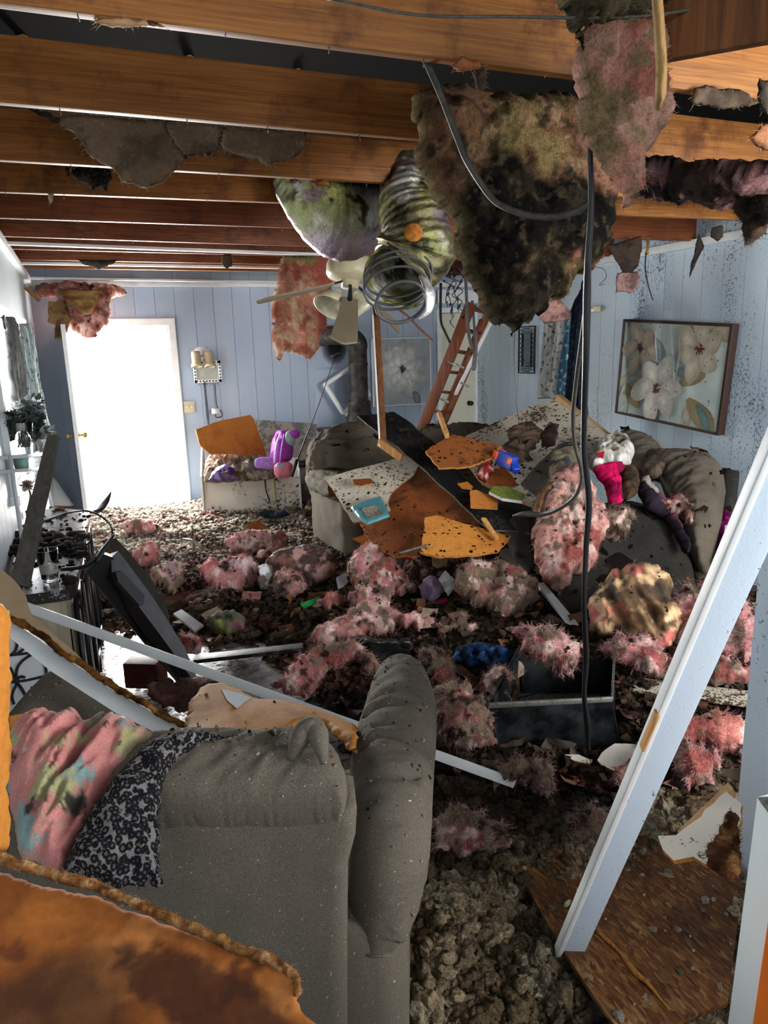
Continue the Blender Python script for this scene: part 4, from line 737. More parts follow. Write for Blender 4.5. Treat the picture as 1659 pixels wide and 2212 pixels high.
curtain([(1228, 672), (1245, 668), (1236, 760), (1226, 868), (1202, 856), (1212, 790)], P3((1228, 672, 6.2), (1245, 668, 6.1), (1215, 860, 6.3)), H('44708a'), H('b8ccd4'), 'blue satin curtain panel at the right corner window', 63, group='curtains of the right corner window')
curtain([(1245, 664), (1262, 600), (1266, 760), (1270, 915), (1248, 900), (1228, 870), (1236, 760)], P3((1245, 664, 6.0), (1262, 660, 5.8), (1250, 880, 5.9)), H('1a2230'), H('2c3848'), 'nearly black curtain panel rightmost at the corner window', 64, group='curtains of the right corner window')
rod = empty('curtain_rod', Xp(1285, 670, 4.5), 'white curtain rod with bracket on the right wall', 'curtain rod'); c1, c2 = Xp(1282, 670, 4.50), Xp(1238, 676, 4.42)
mk('rod', *sweepg([c1, c2], .012, n=1, m=10), WPL, rod); mk('bracket', *boxg(Xp(1286, 668, 4.55), (.09, .05, .05), b=.006), CREAM, rod); a = np.linspace(0, 2*np.pi, 17); mk('ring', *sweepg([c2+np.array([0, math.cos(k)*.045, math.sin(k)*.05]) for k in a], .008, n=1, m=6, caps=False), RIM, rod)
# ================================================================== LEFT SIDE
def lcur(pix, pl, c, seed, lb): return relief('curtain', pix, pl, CLOTH, tf=.02, tb=.02, r=.05, step=.012, amp=.03, freq=4.5, an=(3.4, .15), col=twigcol(c, H('56646c'), seed, .36), seed=seed, label=lb, cat='curtain', group='curtains of the left window')
lcur([(0, 684), (28, 684), (28, 720), (38, 780), (52, 860), (68, 920), (85, 960), (85, 1000), (62, 985), (30, 900), (20, 800), (10, 700)], Plane((-.36, 5, 1.4), (1, 0, 0)), H('8c8c88'), 71, 'grey twig-print curtain panel left of the pale one at the left window')
lcur([(30, 700), (62, 698), (66, 740), (80, 820), (98, 905), (108, 960), (88, 975), (70, 920), (52, 850), (38, 770)], Plane((-.35, 5, 1.4), (1, 0, 0)), H('b4c8c8'), 72, 'pale twig-print curtain panel nearest the far corner')  # paler cloth colour than the grey panel
for x, y in ((10, 697), (40, 712)):
    c_ = Xp(x, y, -.325); a = np.linspace(0, 2*np.pi, 17); mk('curtain_ring', *sweepg([c_+np.array([0, .03*math.cos(k), .03*math.sin(k)]) for k in a], .006, n=1, m=6, caps=False), RIM, label='metal grommet ring at the top of the '+('grey' if x < 20 else 'pale')+' left curtain', cat='grommet')
# plant stand
ps = empty('plant_stand', D(55, 1130, 5.3), 'white metal shelf stand under the left window', 'plant stand')
for (x0, y0, x1, y1, dd) in ((22, 985, 48, 1168, 3.16), (80, 975, 114, 1094, 4.2)): mk('leg', *sweepg([D(x0, y0, dd), D(x1, y1, dd*1.015)], .009, n=1, m=8), WPL, ps)
for y, nm in ((988, 'shelf'), (1018, 'shelf')): mk(nm, *barg(D(24, y, 3.16), D(88, y-8, 4.1), .015, .14, (0, 0, 1)), WPL, ps)
def flowerhead(mb, c, R_, n, seed):
    r = random.Random(seed)
    for i in range(n):
        d = nrm(np.array([r.gauss(0, 1), r.gauss(0, 1), r.gauss(0, .8)])); u = nrm(np.cross(d, (r.random(), r.random(), 1))); w = np.cross(d, u); L = R_*r.uniform(.7, 1.1)
        V = np.array([c, c+d*L*.5+u*L*.28+w*L*.1, c+d*L, c+d*L*.5-u*L*.28+w*L*.1]); mb.add(V, [(0, 1, 2, 3)])
vz = empty('flower_vase', D(56, 985, 3.6), 'glass vase of grey faux flowers on the top shelf by the left window', 'vase of flowers')
vb = D(56, 986, 3.6); mk('vase', *latheg([(0, 0), (.03, 0), (.034, .01), (.04, .08), (.052, .17), (.048, .17), (.036, .08), (.03, .01)], vb, (0, 0, 1), 20), GLASS, vz)
stm = MB(); hd = MB(); lf = MB(); r_ = random.Random(6)
for i in range(26):
    x, y = r_.uniform(16, 105), r_.uniform(868, 940); e = D(x, y, 3.55+r_.uniform(-.1, .1)+(x-16)*.004); s = vb+np.array([r_.uniform(-.03, .03), r_.uniform(-.03, .03), .05]); stm.add(*sweepg([s, s*.5+e*.5+np.array([0, 0, .03]), e], .003, n=4, m=5))
    flowerhead(hd if i % 2 else lf, e, r_.uniform(.035, .058), 40, i)
    for k in range(3): flowerhead(lf, s*(1-.6-.1*k)+e*(.6+.1*k), .05, 8, i*9+k)
stm.build('stem', LEAF, vz); hd.build('blossom', PETALG, vz); lf.build('leaf', LEAF, vz)
hd2 = MB(); flowerhead(hd2, D(58, 1048, 3.6), .045, 60, 99); rs_ = empty('faux_rose', D(58, 1070, 3.6), 'pale pink faux rose drooping below the shelf stand', 'flower'); hd2.build('blossom', m_flat('dusty_pink_petal', H('c4b0a8'), .7, var=.2), rs_); mk('stem', *sweepg([D(60, 1052, 3.6), D(66, 1072, 3.6), D(58, 1110, 3.62)], .005, n=4, m=6), LEAF, rs_)
mk('small_pot', *latheg([(0, 0), (.03, 0), (.038, .075), (.034, .075), (.028, .01)], D(48, 1016, 3.5), (0, 0, 1), 18), m_flat('mint_ceramic', H('8cb0a4'), .3), label='mint green pot on the lower shelf of the stand', cat='pot')
mk('crumpled_tissue', *softg(D(72, 1010, 3.8), (.08, .07, .06), r=.025, n=8, amp=.02, freq=26), WPL, label='crumpled white tissue beside the mint pot', cat='tissue')
board('leaning_board', [(112, 1030), (120, 1035), (160, 1092), (118, 1092), (104, 1050)], P3((112, 1030, 7.3), (120, 1035, 7.3), (140, 1092, 7.0)), [WHITE, TORN, BRN], .015, .05, .008, label='broken white panel leaning on the blue wall left of the door', cat='board')
board('leaning_plank', [(103, 937), (127, 941), (60, 1268), (20, 1258)], P3((103, 937, 3.0), (127, 941, 3.0), (40, 1262, 2.74)), [GREYPL, GREYPL, GREYPL], .02, .08, .002, label='grey brown plank standing upright at the left, leaning over the console', cat='plank')
# console table
con = empty('tv_console', (-.22, 3.9, 0), 'long low console with a wet dark top below the left window', 'console table')
z0 = .75; P = [Zp(20, 1290, z0), Zp(150, 1272, z0), Zp(164, 1258, z0), Zp(194, 1103, z0), Zp(110, 1096, z0), Zp(40, 1125, z0)]; P = np.array(P)
V = np.vstack([P, P-(0, 0, .045)]); m_ = len(P); mk('console_top', V, [tuple(range(m_)), tuple(range(2*m_-1, m_-1, -1))]+[(i, i+m_, (i+1) % m_+m_, (i+1) % m_) for i in range(m_)], TOPW, con, smooth=False)
A_, B_, C_, D_ = P[0], P[1], P[3], P[4]
def slabv(a, b, z_0, z_1, th, mat, nm):
    t = nrm((b-a)*(1, 1, 0)); n = np.array([-t[1], t[0], 0])*th/2; V = np.array([(*((p+s*n)[:2]), z) for p in (a, b) for s in (-1, 1) for z in (z_0, z_1)]); return mk(nm, V, BF, mat, con, smooth=False)
inn = np.array([.0, .04, 0]); slabv(A_+inn, B_+inn+np.array([-.02, 0, 0]), 0, z0-.045, .025, LTW, 'side_panel'); slabv(P[2]+np.array([-.03, .03, 0]), C_+np.array([-.03, -.03, 0]), 0, z0-.045, .02, LTW, 'door_front')
gmb = MB()
for i in range(4):
    a_, b_ = P[2]+(C_-P[2])*(i/4+.02), P[2]+(C_-P[2])*((i+1)/4-.02); 
    for z_0, z_1 in ((.04, .08), (.63, .67)): gmb.add(*boxg(((a_+b_)/2*np.array([1, 1, 0])+np.array([-.012, 0, (z_0+z_1)/2])), (.02, abs(b_[1]-a_[1]), z_1-z_0)))
    for q in (a_, b_): gmb.add(*boxg((q[0]-.012, q[1], .355), (.02, .04, .61)))
gmb.build('door_rail', BLACK, con)
slabv(C_+np.array([-.02, -.03, 0]), D_+np.array([.02, -.03, 0]), 0, z0-.045, .025, LTW, 'side_panel')
gl = empty('water_glass', Zp(108, 1252, z0), 'clear drinking glass half full of cloudy water on the console', 'glass'); g0 = Zp(109, 1254, z0+.001)
mk('glass_body', *latheg([(0, 0), (.028, 0), (.030, .004), (.042, .128), (.040, .128), (.028, .012), (0, .012)], g0, (0, 0, 1), 32), GLASS, gl); mk('cloudy_water', *latheg([(0, .013), (.0275, .013), (.034, .062), (0, .062)], g0, (0, 0, 1), 32), MILK, gl)
# cords and clods on console
mk('power_cord', *sweepg([Zp(30, 1140, z0+.01), Zp(95, 1125, z0+.02), Zp(150, 1107, z0+.05), Zp(190, 1104, z0+.06), Zp(225, 1120, .72), Zp(242, 1145, .66), Zp(238, 1175, .6)], .006, n=8, m=8), CABLE, label='black power cord lying across the console and down its front', cat='cord')
# fallen television
tv = empty('fallen_television', D(310, 1400, 3.1), 'toppled flat television leaning face down off the console', 'television')
pt = P3((200, 1200, 2.95), (245, 1185, 3.0), (400, 1470, 3.42))
board('screen_casing', [(186, 1236), (222, 1196), (246, 1205), (242, 1245), (262, 1260), (345, 1370), (412, 1462), (418, 1478), (392, 1485), (345, 1430), (280, 1350)], pt, [BLACK, BLACK, BLACK], .05, .05, 0, parent=tv)
board('rear_shell', [(240, 1205), (255, 1190), (275, 1215), (330, 1290), (400, 1400), (425, 1462), (412, 1462), (345, 1370), (262, 1260), (242, 1245)], Plane(pt.p-FW*.01, nrm(pt.n+np.array([.3, .1, .5]))), [GREYP, BLACK, BLACK], .09, .05, 0, parent=tv)
board('speaker_bar', [(250, 1236), (262, 1232), (312, 1285), (310, 1308), (302, 1308), (255, 1256)], Plane(pt.p-FW*.09, nrm(pt.n+np.array([.3, .1, .4]))), [BLACK, BLACK, BLACK], .03, .05, 0, parent=tv)
mk('stand_leg', *sweepg([D(134, 1230, 2.9), D(180, 1224, 2.88), D(208, 1205, 2.9)], [.012, .014, .02], [.008]*3, n=4, m=8), BLACK, tv)
mk('stand_leg', *sweepg([D(205, 1215, 2.9), D(222, 1190, 2.92), D(246, 1155, 2.95)], [.02, .018, .006], [.01, .009, .004], n=4, m=8), BLACK, tv)
mk('curved_bracket', *sweepg([D(240, 1063, 4.35), D(228, 1085, 4.3), D(212, 1103, 4.2), D(185, 1106, 4.15)], [.004, .02, .022, .012], [.003, .008, .01, .006], n=5, m=8), BLACK, label='black curved stand foot lying on the far end of the console', cat='bracket')
board('dark_panel', [(228, 1168), (250, 1160), (275, 1190), (330, 1255), (362, 1310), (372, 1370), (378, 1400), (362, 1390), (345, 1340), (300, 1270), (250, 1205)], P3((228, 1168, 3.4), (250, 1160, 3.45), (372, 1390, 3.65)), [SOFA3, TORN, BRN], .03, .05, .01, label='warped dark panel with brown edge lying right behind the toppled television', cat='board')
mk('speaker_box', *boxg(Zp(318, 1478, .02)+np.array([0, 0, .07]), (.17, .12, .13), rz(-.5), .004), m_flat('maroon_box', H('4c2420'), .6, var=.3), label='small dark red box standing on the wet floor below the television', cat='box')
# floor register white strips
board('white_remote_card', [(374, 1325), (392, 1316), (440, 1350), (420, 1362)], PF(420, 1362, .08, 1.6), [WPL, WPL, WPL], .02, .05, 0, label='white slab with black marks lying right of the television', cat='card')
# scroll screen
sc_ = empty('scroll_screen', D(60, 1510, 2.7), 'white panel with black iron scrollwork at the lower left', 'decorative panel')
pls = P3((20, 1350, 2.75), (105, 1400, 2.8), (60, 1520, 2.7)); board('panel', [(-10, 1330), (40, 1335), (105, 1385), (118, 1440), (108, 1530), (100, 1640), (-10, 1660)], pls, [WHITE], .015, .05, 0, parent=sc_)
im = MB(); of = -FW*.012
def ln(*pp): im.add(*sweepg([pls.hit(x, y)+of for x, y in pp], .005, n=6, m=6))
ln((25, 1414), (60, 1410), (98, 1404)); ln((98, 1404), (101, 1430), (104, 1456)); ln((25, 1472), (60, 1468), (104, 1458)); ln((28, 1365), (40, 1385), (38, 1402), (30, 1412)); ln((65, 1385), (55, 1400), (40, 1412)); ln((38, 1470), (42, 1440), (60, 1420), (85, 1408), (96, 1412), (90, 1420), (86, 1414)); ln((25, 1440), (32, 1455), (38, 1470)); ln((38, 1470), (50, 1485), (58, 1500)); ln((40, 1475), (30, 1500), (34, 1520)); ln((38, 1470), (48, 1460), (58, 1462)); im.build('scrollwork', BLACKF, sc_)
# ================================================================== SOFAS
VH = np.array([math.sin(.40), math.cos(.40), 0]); UH = np.array([math.cos(.40), -math.sin(.40), 0]); RS = np.stack([UH, VH, np.array([0, 0, 1.0])], 1)
sf = empty('near_sofa', (.35, 1.5, 0), 'taupe sofa seen from behind in the foreground, dusted with debris', 'sofa')
pb = Plane(D(770, 1735, 1.36), -VH)
relief('back_panel', [(-25, 1745), (330, 1742), (766, 1732), (771, 1745), (768, 1800), (752, 1860), (750, 2040), (752, 2600), (-25, 2600)], pb, SOFA, tf=.02, tb=.13, r=.03, step=.014, amp=.006, freq=4, parent=sf)
relief('back_cushion', [(60, 1640), (200, 1590), (340, 1603), (440, 1592), (560, 1598), (640, 1592), (652, 1580), (668, 1568), (688, 1573), (698, 1600), (728, 1628), (746, 1672), (751, 1710), (742, 1738), (560, 1741), (330, 1745), (60, 1745)], P3((330, 1740, 1.33), (740, 1735, 1.33), (500, 1600, 1.50)), SOFA, tf=.06, tb=.14, r=.085, step=.007, amp=.022, freq=5, an=(.8, 2.4), ang=.35, ridge=True, oc=3, parent=sf, seed=4)
mk('cushion_knot', *sweepg([D(628, 1640, 1.36), D(646, 1600, 1.36), D(660, 1578, 1.37), D(680, 1576, 1.37), D(690, 1600, 1.35), D(700, 1650, 1.33)], [.008, .018, .022, .022, .018, .006], n=6, m=10), SOFA, sf)
def arm(pts, nm='arm', seed=0):
    C_ = [D(x, y, (Zp(x, y, z)-EYE) @ FW+.09) for x, y, z, hw in pts]; r = [hw*((Zp(x, y, z)-EYE) @ FW+.05)/F for x, y, z, hw in pts]
    V, Fc = sweepg(C_, r, [.03]+[.09]*(len(pts)-2)+[.03], side=UH, n=14, m=44); Nn = V-V.mean(0)
    q = (V @ UH)[:, None]*np.array([[1.0, 0, 0]])*4+(V @ VH)[:, None]*np.array([[0, 1.0, 0]])*16+V[:, 2:]*np.array([[0, 0, 9.0]])
    V = V+UP*(.019*(1-3*np.abs(fbm(q, 3, seed)))*(.35+.65*sst(fbm(V*3, 2, 5), -.2, .2)))[:, None]; return mk(nm, V, Fc, SOFA, sf)
arm([(867, 1452, .58, 30), (867, 1475, .60, 57), (866, 1530, .63, 77), (856, 1600, .65, 88), (845, 1680, .65, 94), (843, 1760, .64, 93), (840, 1850, .58, 90), (830, 1940, .48, 81), (816, 2005, .40, 66), (812, 2035, .37, 58), (812, 2045, .365, 40)])
relief('arm', [(10, 1600), (15, 1560), (40, 1530), (65, 1500), (105, 1458), (150, 1441), (195, 1443), (232, 1470), (255, 1515), (264, 1560), (266, 1620)], P3((20, 1580, 2.1), (260, 1580, 2.1), (150, 1441, 2.2)), SOFA, tf=.10, tb=.12, r=.12, step=.012, amp=.004, freq=4, parent=sf)
bb = D(878, 2060, 1.56); cb = bb-UH*.42+VH*.30
mk('base', *softg((cb[0], cb[1], .21), (.84, .6, .42), RS, .03, .01, 12), SOFA, sf)
mk('seat', *softg((cb[0]-UH[0]*.12+VH[0]*.15, cb[1]-UH[1]*.12+VH[1]*.15, .43), (.62, .55, .16), RS, .06, .03, 12), SOFA, sf)
# blankets
def tie(P, A, t, nz):
    c = palcol(H('b48c7e'), [(H('bc7c78'), 4, .1, .15), (H('a09c74'), 9, .34, .04), (H('b4b0a0'), 11, .42, .05), (H('7c9494'), 12, .44, .03), (H('3c3a34'), 16, .42, .05)], 41, .5)(P, A, t, nz); return c
relief('tie_dye_blanket', [(18, 1640), (22, 1600), (40, 1570), (66, 1552), (100, 1548), (130, 1560), (160, 1540), (185, 1560), (225, 1536), (260, 1562), (290, 1565), (330, 1588), (345, 1600), (300, 1640), (255, 1685), (215, 1740), (180, 1800), (150, 1850), (132, 1895), (80, 1868), (50, 1860), (36, 1800), (22, 1730)], P3((30, 1860, 1.20), (200, 1860, 1.22), (180, 1550, 1.46)), CLOTH, tf=.05, tb=.03, r=.06, step=.0055, amp=.06, freq=7, an=(2.3, .45), ang=-.45, ridge=True, jag=.006, col=tie, seed=6, oc=3, label='pink tie-dye fleece blanket draped over the near sofa back', cat='blanket')
relief('leopard_throw', [(345, 1600), (385, 1586), (430, 1586), (480, 1596), (560, 1602), (480, 1612), (430, 1628), (385, 1645), (358, 1680), (345, 1740), (338, 1800), (345, 1880), (352, 1908), (335, 1915), (318, 1905), (305, 1915), (275, 1912), (250, 1920), (200, 1905), (135, 1880), (165, 1810), (200, 1745), (240, 1690), (280, 1645), (310, 1615)], P3((140, 1900, 1.17), (340, 1900, 1.22), (420, 1590, 1.42)), LEOP, tf=.035, tb=.02, r=.035, step=.006, amp=.03, freq=6, an=(2.2, .5), ang=.25, ridge=True, jag=.006, seed=8, oc=3, fib=500, fl=.01, label='leopard print fleece throw hanging over the near sofa back', cat='blanket')
# recliner with its back to the far wall
rc = empty('far_recliner', (2.2, 5.5, 0), 'grey reclining sofa under the fallen boards, facing the camera', 'sofa')
RR = rz(.06)
mk('arm', *softg((1.84, 5.44, .29), (.30, .80, .56), RR, .07, .03, 16, .010, 6, 1), SOFA2, rc); mk('arm_pad', *softg((1.80, 5.42, .56), (.34, .74, .15), RR, .07, .02, 16, .018, 8, 2), SOFA2, rc)
mk('footrest', *softg((2.32, 5.02, .27), (.62, .2, .50), RR, .07, .03, 14, .010, 5, 3), SOFA2, rc); mk('seat', *softg((2.6, 5.35, .42), (1.3, .65, .24), RR, .08, .03, 14), SOFA2, rc)
mk('back_cushion', *softg((2.16, 5.80, .62), (.88, .34, .62), RR, .13, .07, 34, .02, 9, 4, (.5, 1, 2)), SOFA2, rc); mk('back_cushion', *softg((3.06, 5.84, .58), (.88, .34, .56), RR, .13, .06, 30, .02, 9, 5), SOFA2, rc)
mk('base', *softg((2.6, 5.5, .16), (1.7, .75, .30), RR, .04, 0, 8), SOFA3, rc)
# sofa on the right wall
rs2 = empty('right_sofa', (3.9, 3.7, 0), 'sooty grey sofa along the right wall below the big painting', 'sofa')
relief('back_cushion', [(1392, 1000), (1415, 984), (1450, 980), (1500, 985), (1540, 992), (1562, 1015), (1568, 1060), (1560, 1120), (1545, 1190), (1530, 1240), (1508, 1235), (1480, 1190), (1470, 1120), (1440, 1080), (1425, 1040), (1400, 1030)], P3((1400, 1010, 5.0), (1560, 1010, 4.7), (1520, 1230, 4.3)), SOFA2, tf=.17, tb=.12, r=.18, step=.014, amp=.035, freq=4, an=(1, 2.4), ang=.6, ridge=True, parent=rs2, seed=5)
relief('back_cushion', [(1325, 950), (1350, 940), (1400, 950), (1430, 975), (1440, 1010), (1400, 1040), (1370, 1030), (1340, 1000)], P3((1325, 950, 5.3), (1430, 975, 5.1), (1380, 1040, 4.9)), SOFA2, tf=.12, tb=.12, r=.14, step=.014, amp=.03, freq=5, an=(1, 2), ridge=True, parent=rs2, seed=6)
relief('outer_frame', [(1560, 1010), (1598, 1018), (1592, 1080), (1560, 1180), (1528, 1250), (1515, 1240), (1552, 1130)], P3((1560, 1010, 4.95), (1598, 1018, 4.9), (1530, 1240, 4.5)), SOFA3, tf=.03, tb=.12, r=.04, step=.02, amp=.004, parent=rs2)
relief('footrest', [(1268, 1160), (1300, 1120), (1350, 1098), (1430, 1092), (1448, 1110), (1470, 1160), (1495, 1220), (1507, 1290), (1490, 1330), (1440, 1345), (1330, 1330), (1240, 1320), (1205, 1280), (1225, 1215)], P3((1270, 1150, 4.5), (1440, 1095, 4.75), (1460, 1330, 4.0)), SOFA3, tf=.05, tb=.16, r=.08, step=.018, amp=.012, freq=4, parent=rs2, seed=7)
relief('seat', [(1440, 1100), (1480, 1110), (1520, 1230), (1530, 1260), (1505, 1330), (1500, 1290), (1470, 1160)], P3((1440, 1100, 4.7), (1500, 1180, 4.5), (1505, 1320, 4.2)), SOFA3, tf=.06, tb=.1, r=.08, step=.018, amp=.01, parent=rs2, seed=8)
relief('seat', [(1085, 1140), (1115, 1115), (1155, 1110), (1170, 1150), (1165, 1200), (1150, 1235), (1110, 1200), (1095, 1165)], P3((1085, 1140, 4.5), (1160, 1112, 4.6), (1150, 1235, 4.2)), SOFA3, tf=.08, tb=.1, r=.1, step=.014, amp=.02, freq=5, an=(2, .6), ridge=True, parent=rs2, seed=9)
mk('base', *softg((3.75, 3.95, .16), (.7, 1.7, .3), rz(-.1), .04, 0, 8), SOFA3, rs2)
# ================================================================== BOARDS ON THE PILE
def brd(nm, pix, pl, mats, lb, th=.012, jag=.0, warp=.01, cat='board', **k): return board(nm, pix, pl, mats, th, .03, jag, warp, label=lb, cat=cat, **k)
brd('ceiling_board', [(770, 1110), (830, 1080), (870, 1040), (905, 1003), (985, 1080), (1045, 1120), (1000, 1190), (940, 1195), (925, 1150), (900, 1200), (852, 1202), (798, 1168)], P3((770, 1110, 4.85), (905, 1003, 5.2), (900, 1200, 4.35)), [BRN, TORN, BRN], 'large dark brown torn hardboard sheet under the white one on the recliner', .012, .02)
brd('ceiling_board', [(703, 1033), (750, 1018), (830, 998), (895, 978), (908, 1000), (893, 1028), (868, 1045), (845, 1062), (838, 1085), (842, 1100), (800, 1122), (764, 1128), (740, 1090)], P3((703, 1033, 5.15), (905, 985, 5.22), (764, 1128, 4.72)), [BOARDW2, TORN, BRN], 'white speckled ceiling board lying over the recliner arm', .012, .006)
brd('charred_plank', [(772, 898), (812, 892), (850, 888), (890, 912), (925, 940), (965, 985), (1010, 1040), (1050, 1082), (1110, 1100), (1160, 1108), (1120, 1150), (1060, 1148), (1028, 1120), (985, 1072), (930, 1024), (880, 985), (830, 940)], P3((772, 898, 5.35), (850, 888, 5.5), (1100, 1140, 4.4)), [CHAR, m_flat('sooty_edge', H('5c564c'), .8, var=.5, sc=30), CHAR], 'long black charred plank slanting down across the boards', .012, .005, .03)
brd('big_ceiling_panel', [(998, 945), (1070, 912), (1140, 880), (1205, 855), (1235, 878), (1275, 910), (1322, 948), (1290, 985), (1250, 1020), (1190, 1060), (1150, 1090), (1100, 1070), (1040, 1040), (1010, 1000)], P3((998, 945, 5.7), (1205, 855, 6.0), (1150, 1090, 4.75)), [BOARDW2, TAN, TAN], 'largest white speckled panel, leaning into the corner under the curtains', .03, .004)
mk('panel_edge_board', *barg(D(1206, 858, 5.93), D(1330, 958, 5.35), .05, .05), TAN, label='tan dirty board along the right edge of the big white panel', cat='board')
brd('orange_board', [(920, 975), (948, 955), (978, 937), (1020, 948), (1082, 962), (1064, 985), (1035, 998), (1000, 1008), (948, 1010), (935, 992)], P3((920, 975, 4.75), (1080, 960, 4.9), (948, 1010, 4.6)), [BURN, TORN, BRN], 'burnt orange hardboard piece with a ragged lower edge on top of the charred plank', .014, .012)
brd('orange_board', [(918, 1118), (945, 1112), (972, 1120), (1040, 1138), (1106, 1156), (1075, 1192), (1035, 1198), (985, 1200), (940, 1200), (908, 1190), (915, 1150)], P3((925, 1113, 4.45), (1105, 1155, 4.35), (905, 1200, 4.1)), [ORG2, TORN, BRN], 'bright orange hardboard sheet lying lowest on the pile', .014, .008)
brd('grey_board', [(1124, 1045), (1165, 1000), (1210, 958), (1228, 972), (1200, 1020), (1162, 1072)], P3((1124, 1045, 4.8), (1215, 958, 5.0), (1162, 1072, 4.6)), [GREYPL, GREYPL, GREYPL], 'narrow dark grey panel leaning against the big white one', .02)
brd('brown_scrap_board', [(1052, 1040), (1068, 1012), (1090, 1010), (1108, 1028), (1118, 1045), (1085, 1058), (1068, 1055)], P3((1052, 1040, 4.7), (1108, 1028, 4.75), (1070, 1056, 4.6)), [BRN, TORN, BRN], 'small rust brown hardboard shard between the toy blaster and the green cover', .012, .006)
brd('burnt_orange_scrap', [(1016, 1060), (1030, 1058), (1050, 1066), (1074, 1068), (1076, 1098), (1040, 1096), (1017, 1094)], P3((1016, 1060, 4.6), (1074, 1068, 4.6), (1040, 1096, 4.45)), [ORG, TORN, BRN], 'square scorched orange card on the charred plank left of the green cover', .01, .006)
brd('burnt_orange_scrap', [(988, 1045), (1010, 1040), (1022, 1050), (1020, 1056), (998, 1053)], P3((988, 1045, 4.75), (1020, 1045, 4.75), (1000, 1055, 4.7)), [ORG, TORN, BRN], 'tiny curled orange scrap on the charred plank', .008, .005)
brd('brown_chip', [(762, 1036), (800, 1032), (806, 1042), (782, 1048), (765, 1046)], P3((762, 1036, 5.0), (806, 1040, 5.0), (780, 1048, 4.92)), [BRN, TORN, BRN], 'flat orange brown chip on the white board above the teal packet', .008, .006)
brd('white_scrap_board', [(1075, 1190), (1092, 1182), (1140, 1210), (1182, 1238), (1150, 1240), (1110, 1222), (1085, 1205)], PF(1150, 1242, .2, 1.2), [BOARDW, TORN, BRN], 'torn white board piece below the bright orange sheet', .012, .012)
brd('brown_strip', [(760, 1162), (800, 1152), (850, 1160), (890, 1176), (892, 1190), (850, 1190), (800, 1180)], PF(850, 1192, .25, 1.0), [ORG, TORN, BRN], 'torn orange edge piece at the foot of the recliner sheet', .012, .012)
brd('wood_lath', [(1040, 1118), (1050, 1118), (1078, 1160), (1070, 1163)], P3((1040, 1118, 4.35), (1050, 1118, 4.35), (1075, 1162, 4.25)), [STICK, STICK, STICK], 'short bare lath under the charred plank end', .02)
def lump(nm, pix, pl, c, lb, cat='debris', mat=None, fib=0, seed=0, tf=.05, tb=.06, amp=.03, freq=9, step=.01, jag=.012, r=.06, **k):
    return relief(nm, pix, pl, mat or PAPER, tf=tf, tb=tb, r=r, step=step, amp=amp, freq=freq, jag=jag, fib=fib, col=c if callable(c) else palcol(c, [(np.asarray(c)*.45, 7, .15, .15), (np.asarray(c)*1.3, 12, .25, .1)], seed, .5), seed=seed, label=lb, cat=cat, **k)
lump('crumpled_board', [(1092, 930), (1120, 914), (1150, 912), (1178, 935), (1165, 955), (1140, 968), (1100, 955)], P3((1092, 930, 5.2), (1178, 925, 5.3), (1130, 968, 5.0)), H('4a382c'), 'dark ribbed cardboard crumpled on the big white panel, left piece', 'cardboard', seed=71, ridge=True, an=(.5, 3), tf=.012, tb=.01, amp=.05, oc=2, freq=7)
lump('crumpled_board', [(1168, 940), (1182, 918), (1208, 916), (1206, 945), (1195, 965), (1170, 968)], P3((1168, 940, 5.2), (1208, 916, 5.3), (1190, 966, 5.0)), H('3c2c26'), 'dark brown cardboard folded on the big white panel, right piece', 'cardboard', seed=72, ridge=True, tf=.01, tb=.01, amp=.05, oc=1, freq=6)
lump('crumpled_board', [(1082, 965), (1100, 950), (1125, 948), (1155, 950), (1160, 965), (1140, 980), (1152, 995), (1120, 1005), (1095, 1000), (1086, 985)], P3((1082, 965, 5.0), (1160, 955, 5.1), (1120, 1005, 4.8)), H('42322a'), 'folded dark brown card below the ribbed piece', 'cardboard', seed=73, ridge=True, tf=.01, tb=.01, amp=.08, oc=1, freq=8)
# toys and packets
tb_ = empty('toy_blaster', D(1090, 1005, 4.75), 'blue and orange foam dart blaster on the pile', 'toy')
V, Fc = barg(D(1078, 986, 4.75), D(1112, 1004, 4.65), .10, .05, UP, .01); mk('body', V, Fc, TOYB, tb_); mk('grip', *barg(D(1108, 998, 4.67), D(1116, 1018, 4.62), .05, .04, RT, .008), TOYB, tb_)
mk('muzzle', *barg(D(1070, 980, 4.78), D(1080, 985, 4.74), .06, .055, UP, .008), TOYO, tb_); mk('slide', *barg(D(1080, 973, 4.74), D(1092, 980, 4.7), .025, .03, UP, .005), TOYO, tb_); mk('side_badge', *barg(D(1096, 994, 4.62), D(1104, 998, 4.60), .04, .01, UP, .003), TOYO, tb_)
lump('red_wrapper', [(1035, 1000), (1052, 985), (1066, 1000), (1062, 1025), (1050, 1040), (1030, 1028)], P3((1035, 1000, 4.8), (1066, 1000, 4.8), (1048, 1038, 4.65)), palcol(H('7c1c20'), [(H('c4a48c'), 14, .2, .06), (H('2c1412'), 9, .2, .1)], 5), 'crumpled red printed wrapper left of the toy blaster', 'wrapper', FILM, seed=74)
tp = empty('teal_packet', D(800, 1130, 4.7), 'teal plastic packet with a printed white label lying on the boards', 'packet')
ptp = P3((757, 1096, 4.72), (822, 1073, 4.85), (798, 1135, 4.5)); relief('pouch', [(757, 1096), (790, 1083), (822, 1072), (834, 1095), (843, 1116), (820, 1124), (793, 1134), (775, 1120)], ptp, TEAL, tf=.02, tb=.015, r=.04, step=.008, amp=.006, freq=9, parent=tp)
board('label', [(780, 1098), (812, 1090), (828, 1110), (797, 1122)], Plane(ptp.p+ptp.n*.03, ptp.n), [m_speck('printed_label', H('b4b09c'), H('5c5a50'), .34, 90, 160)], .002, .03, parent=tp, label='white printed label')
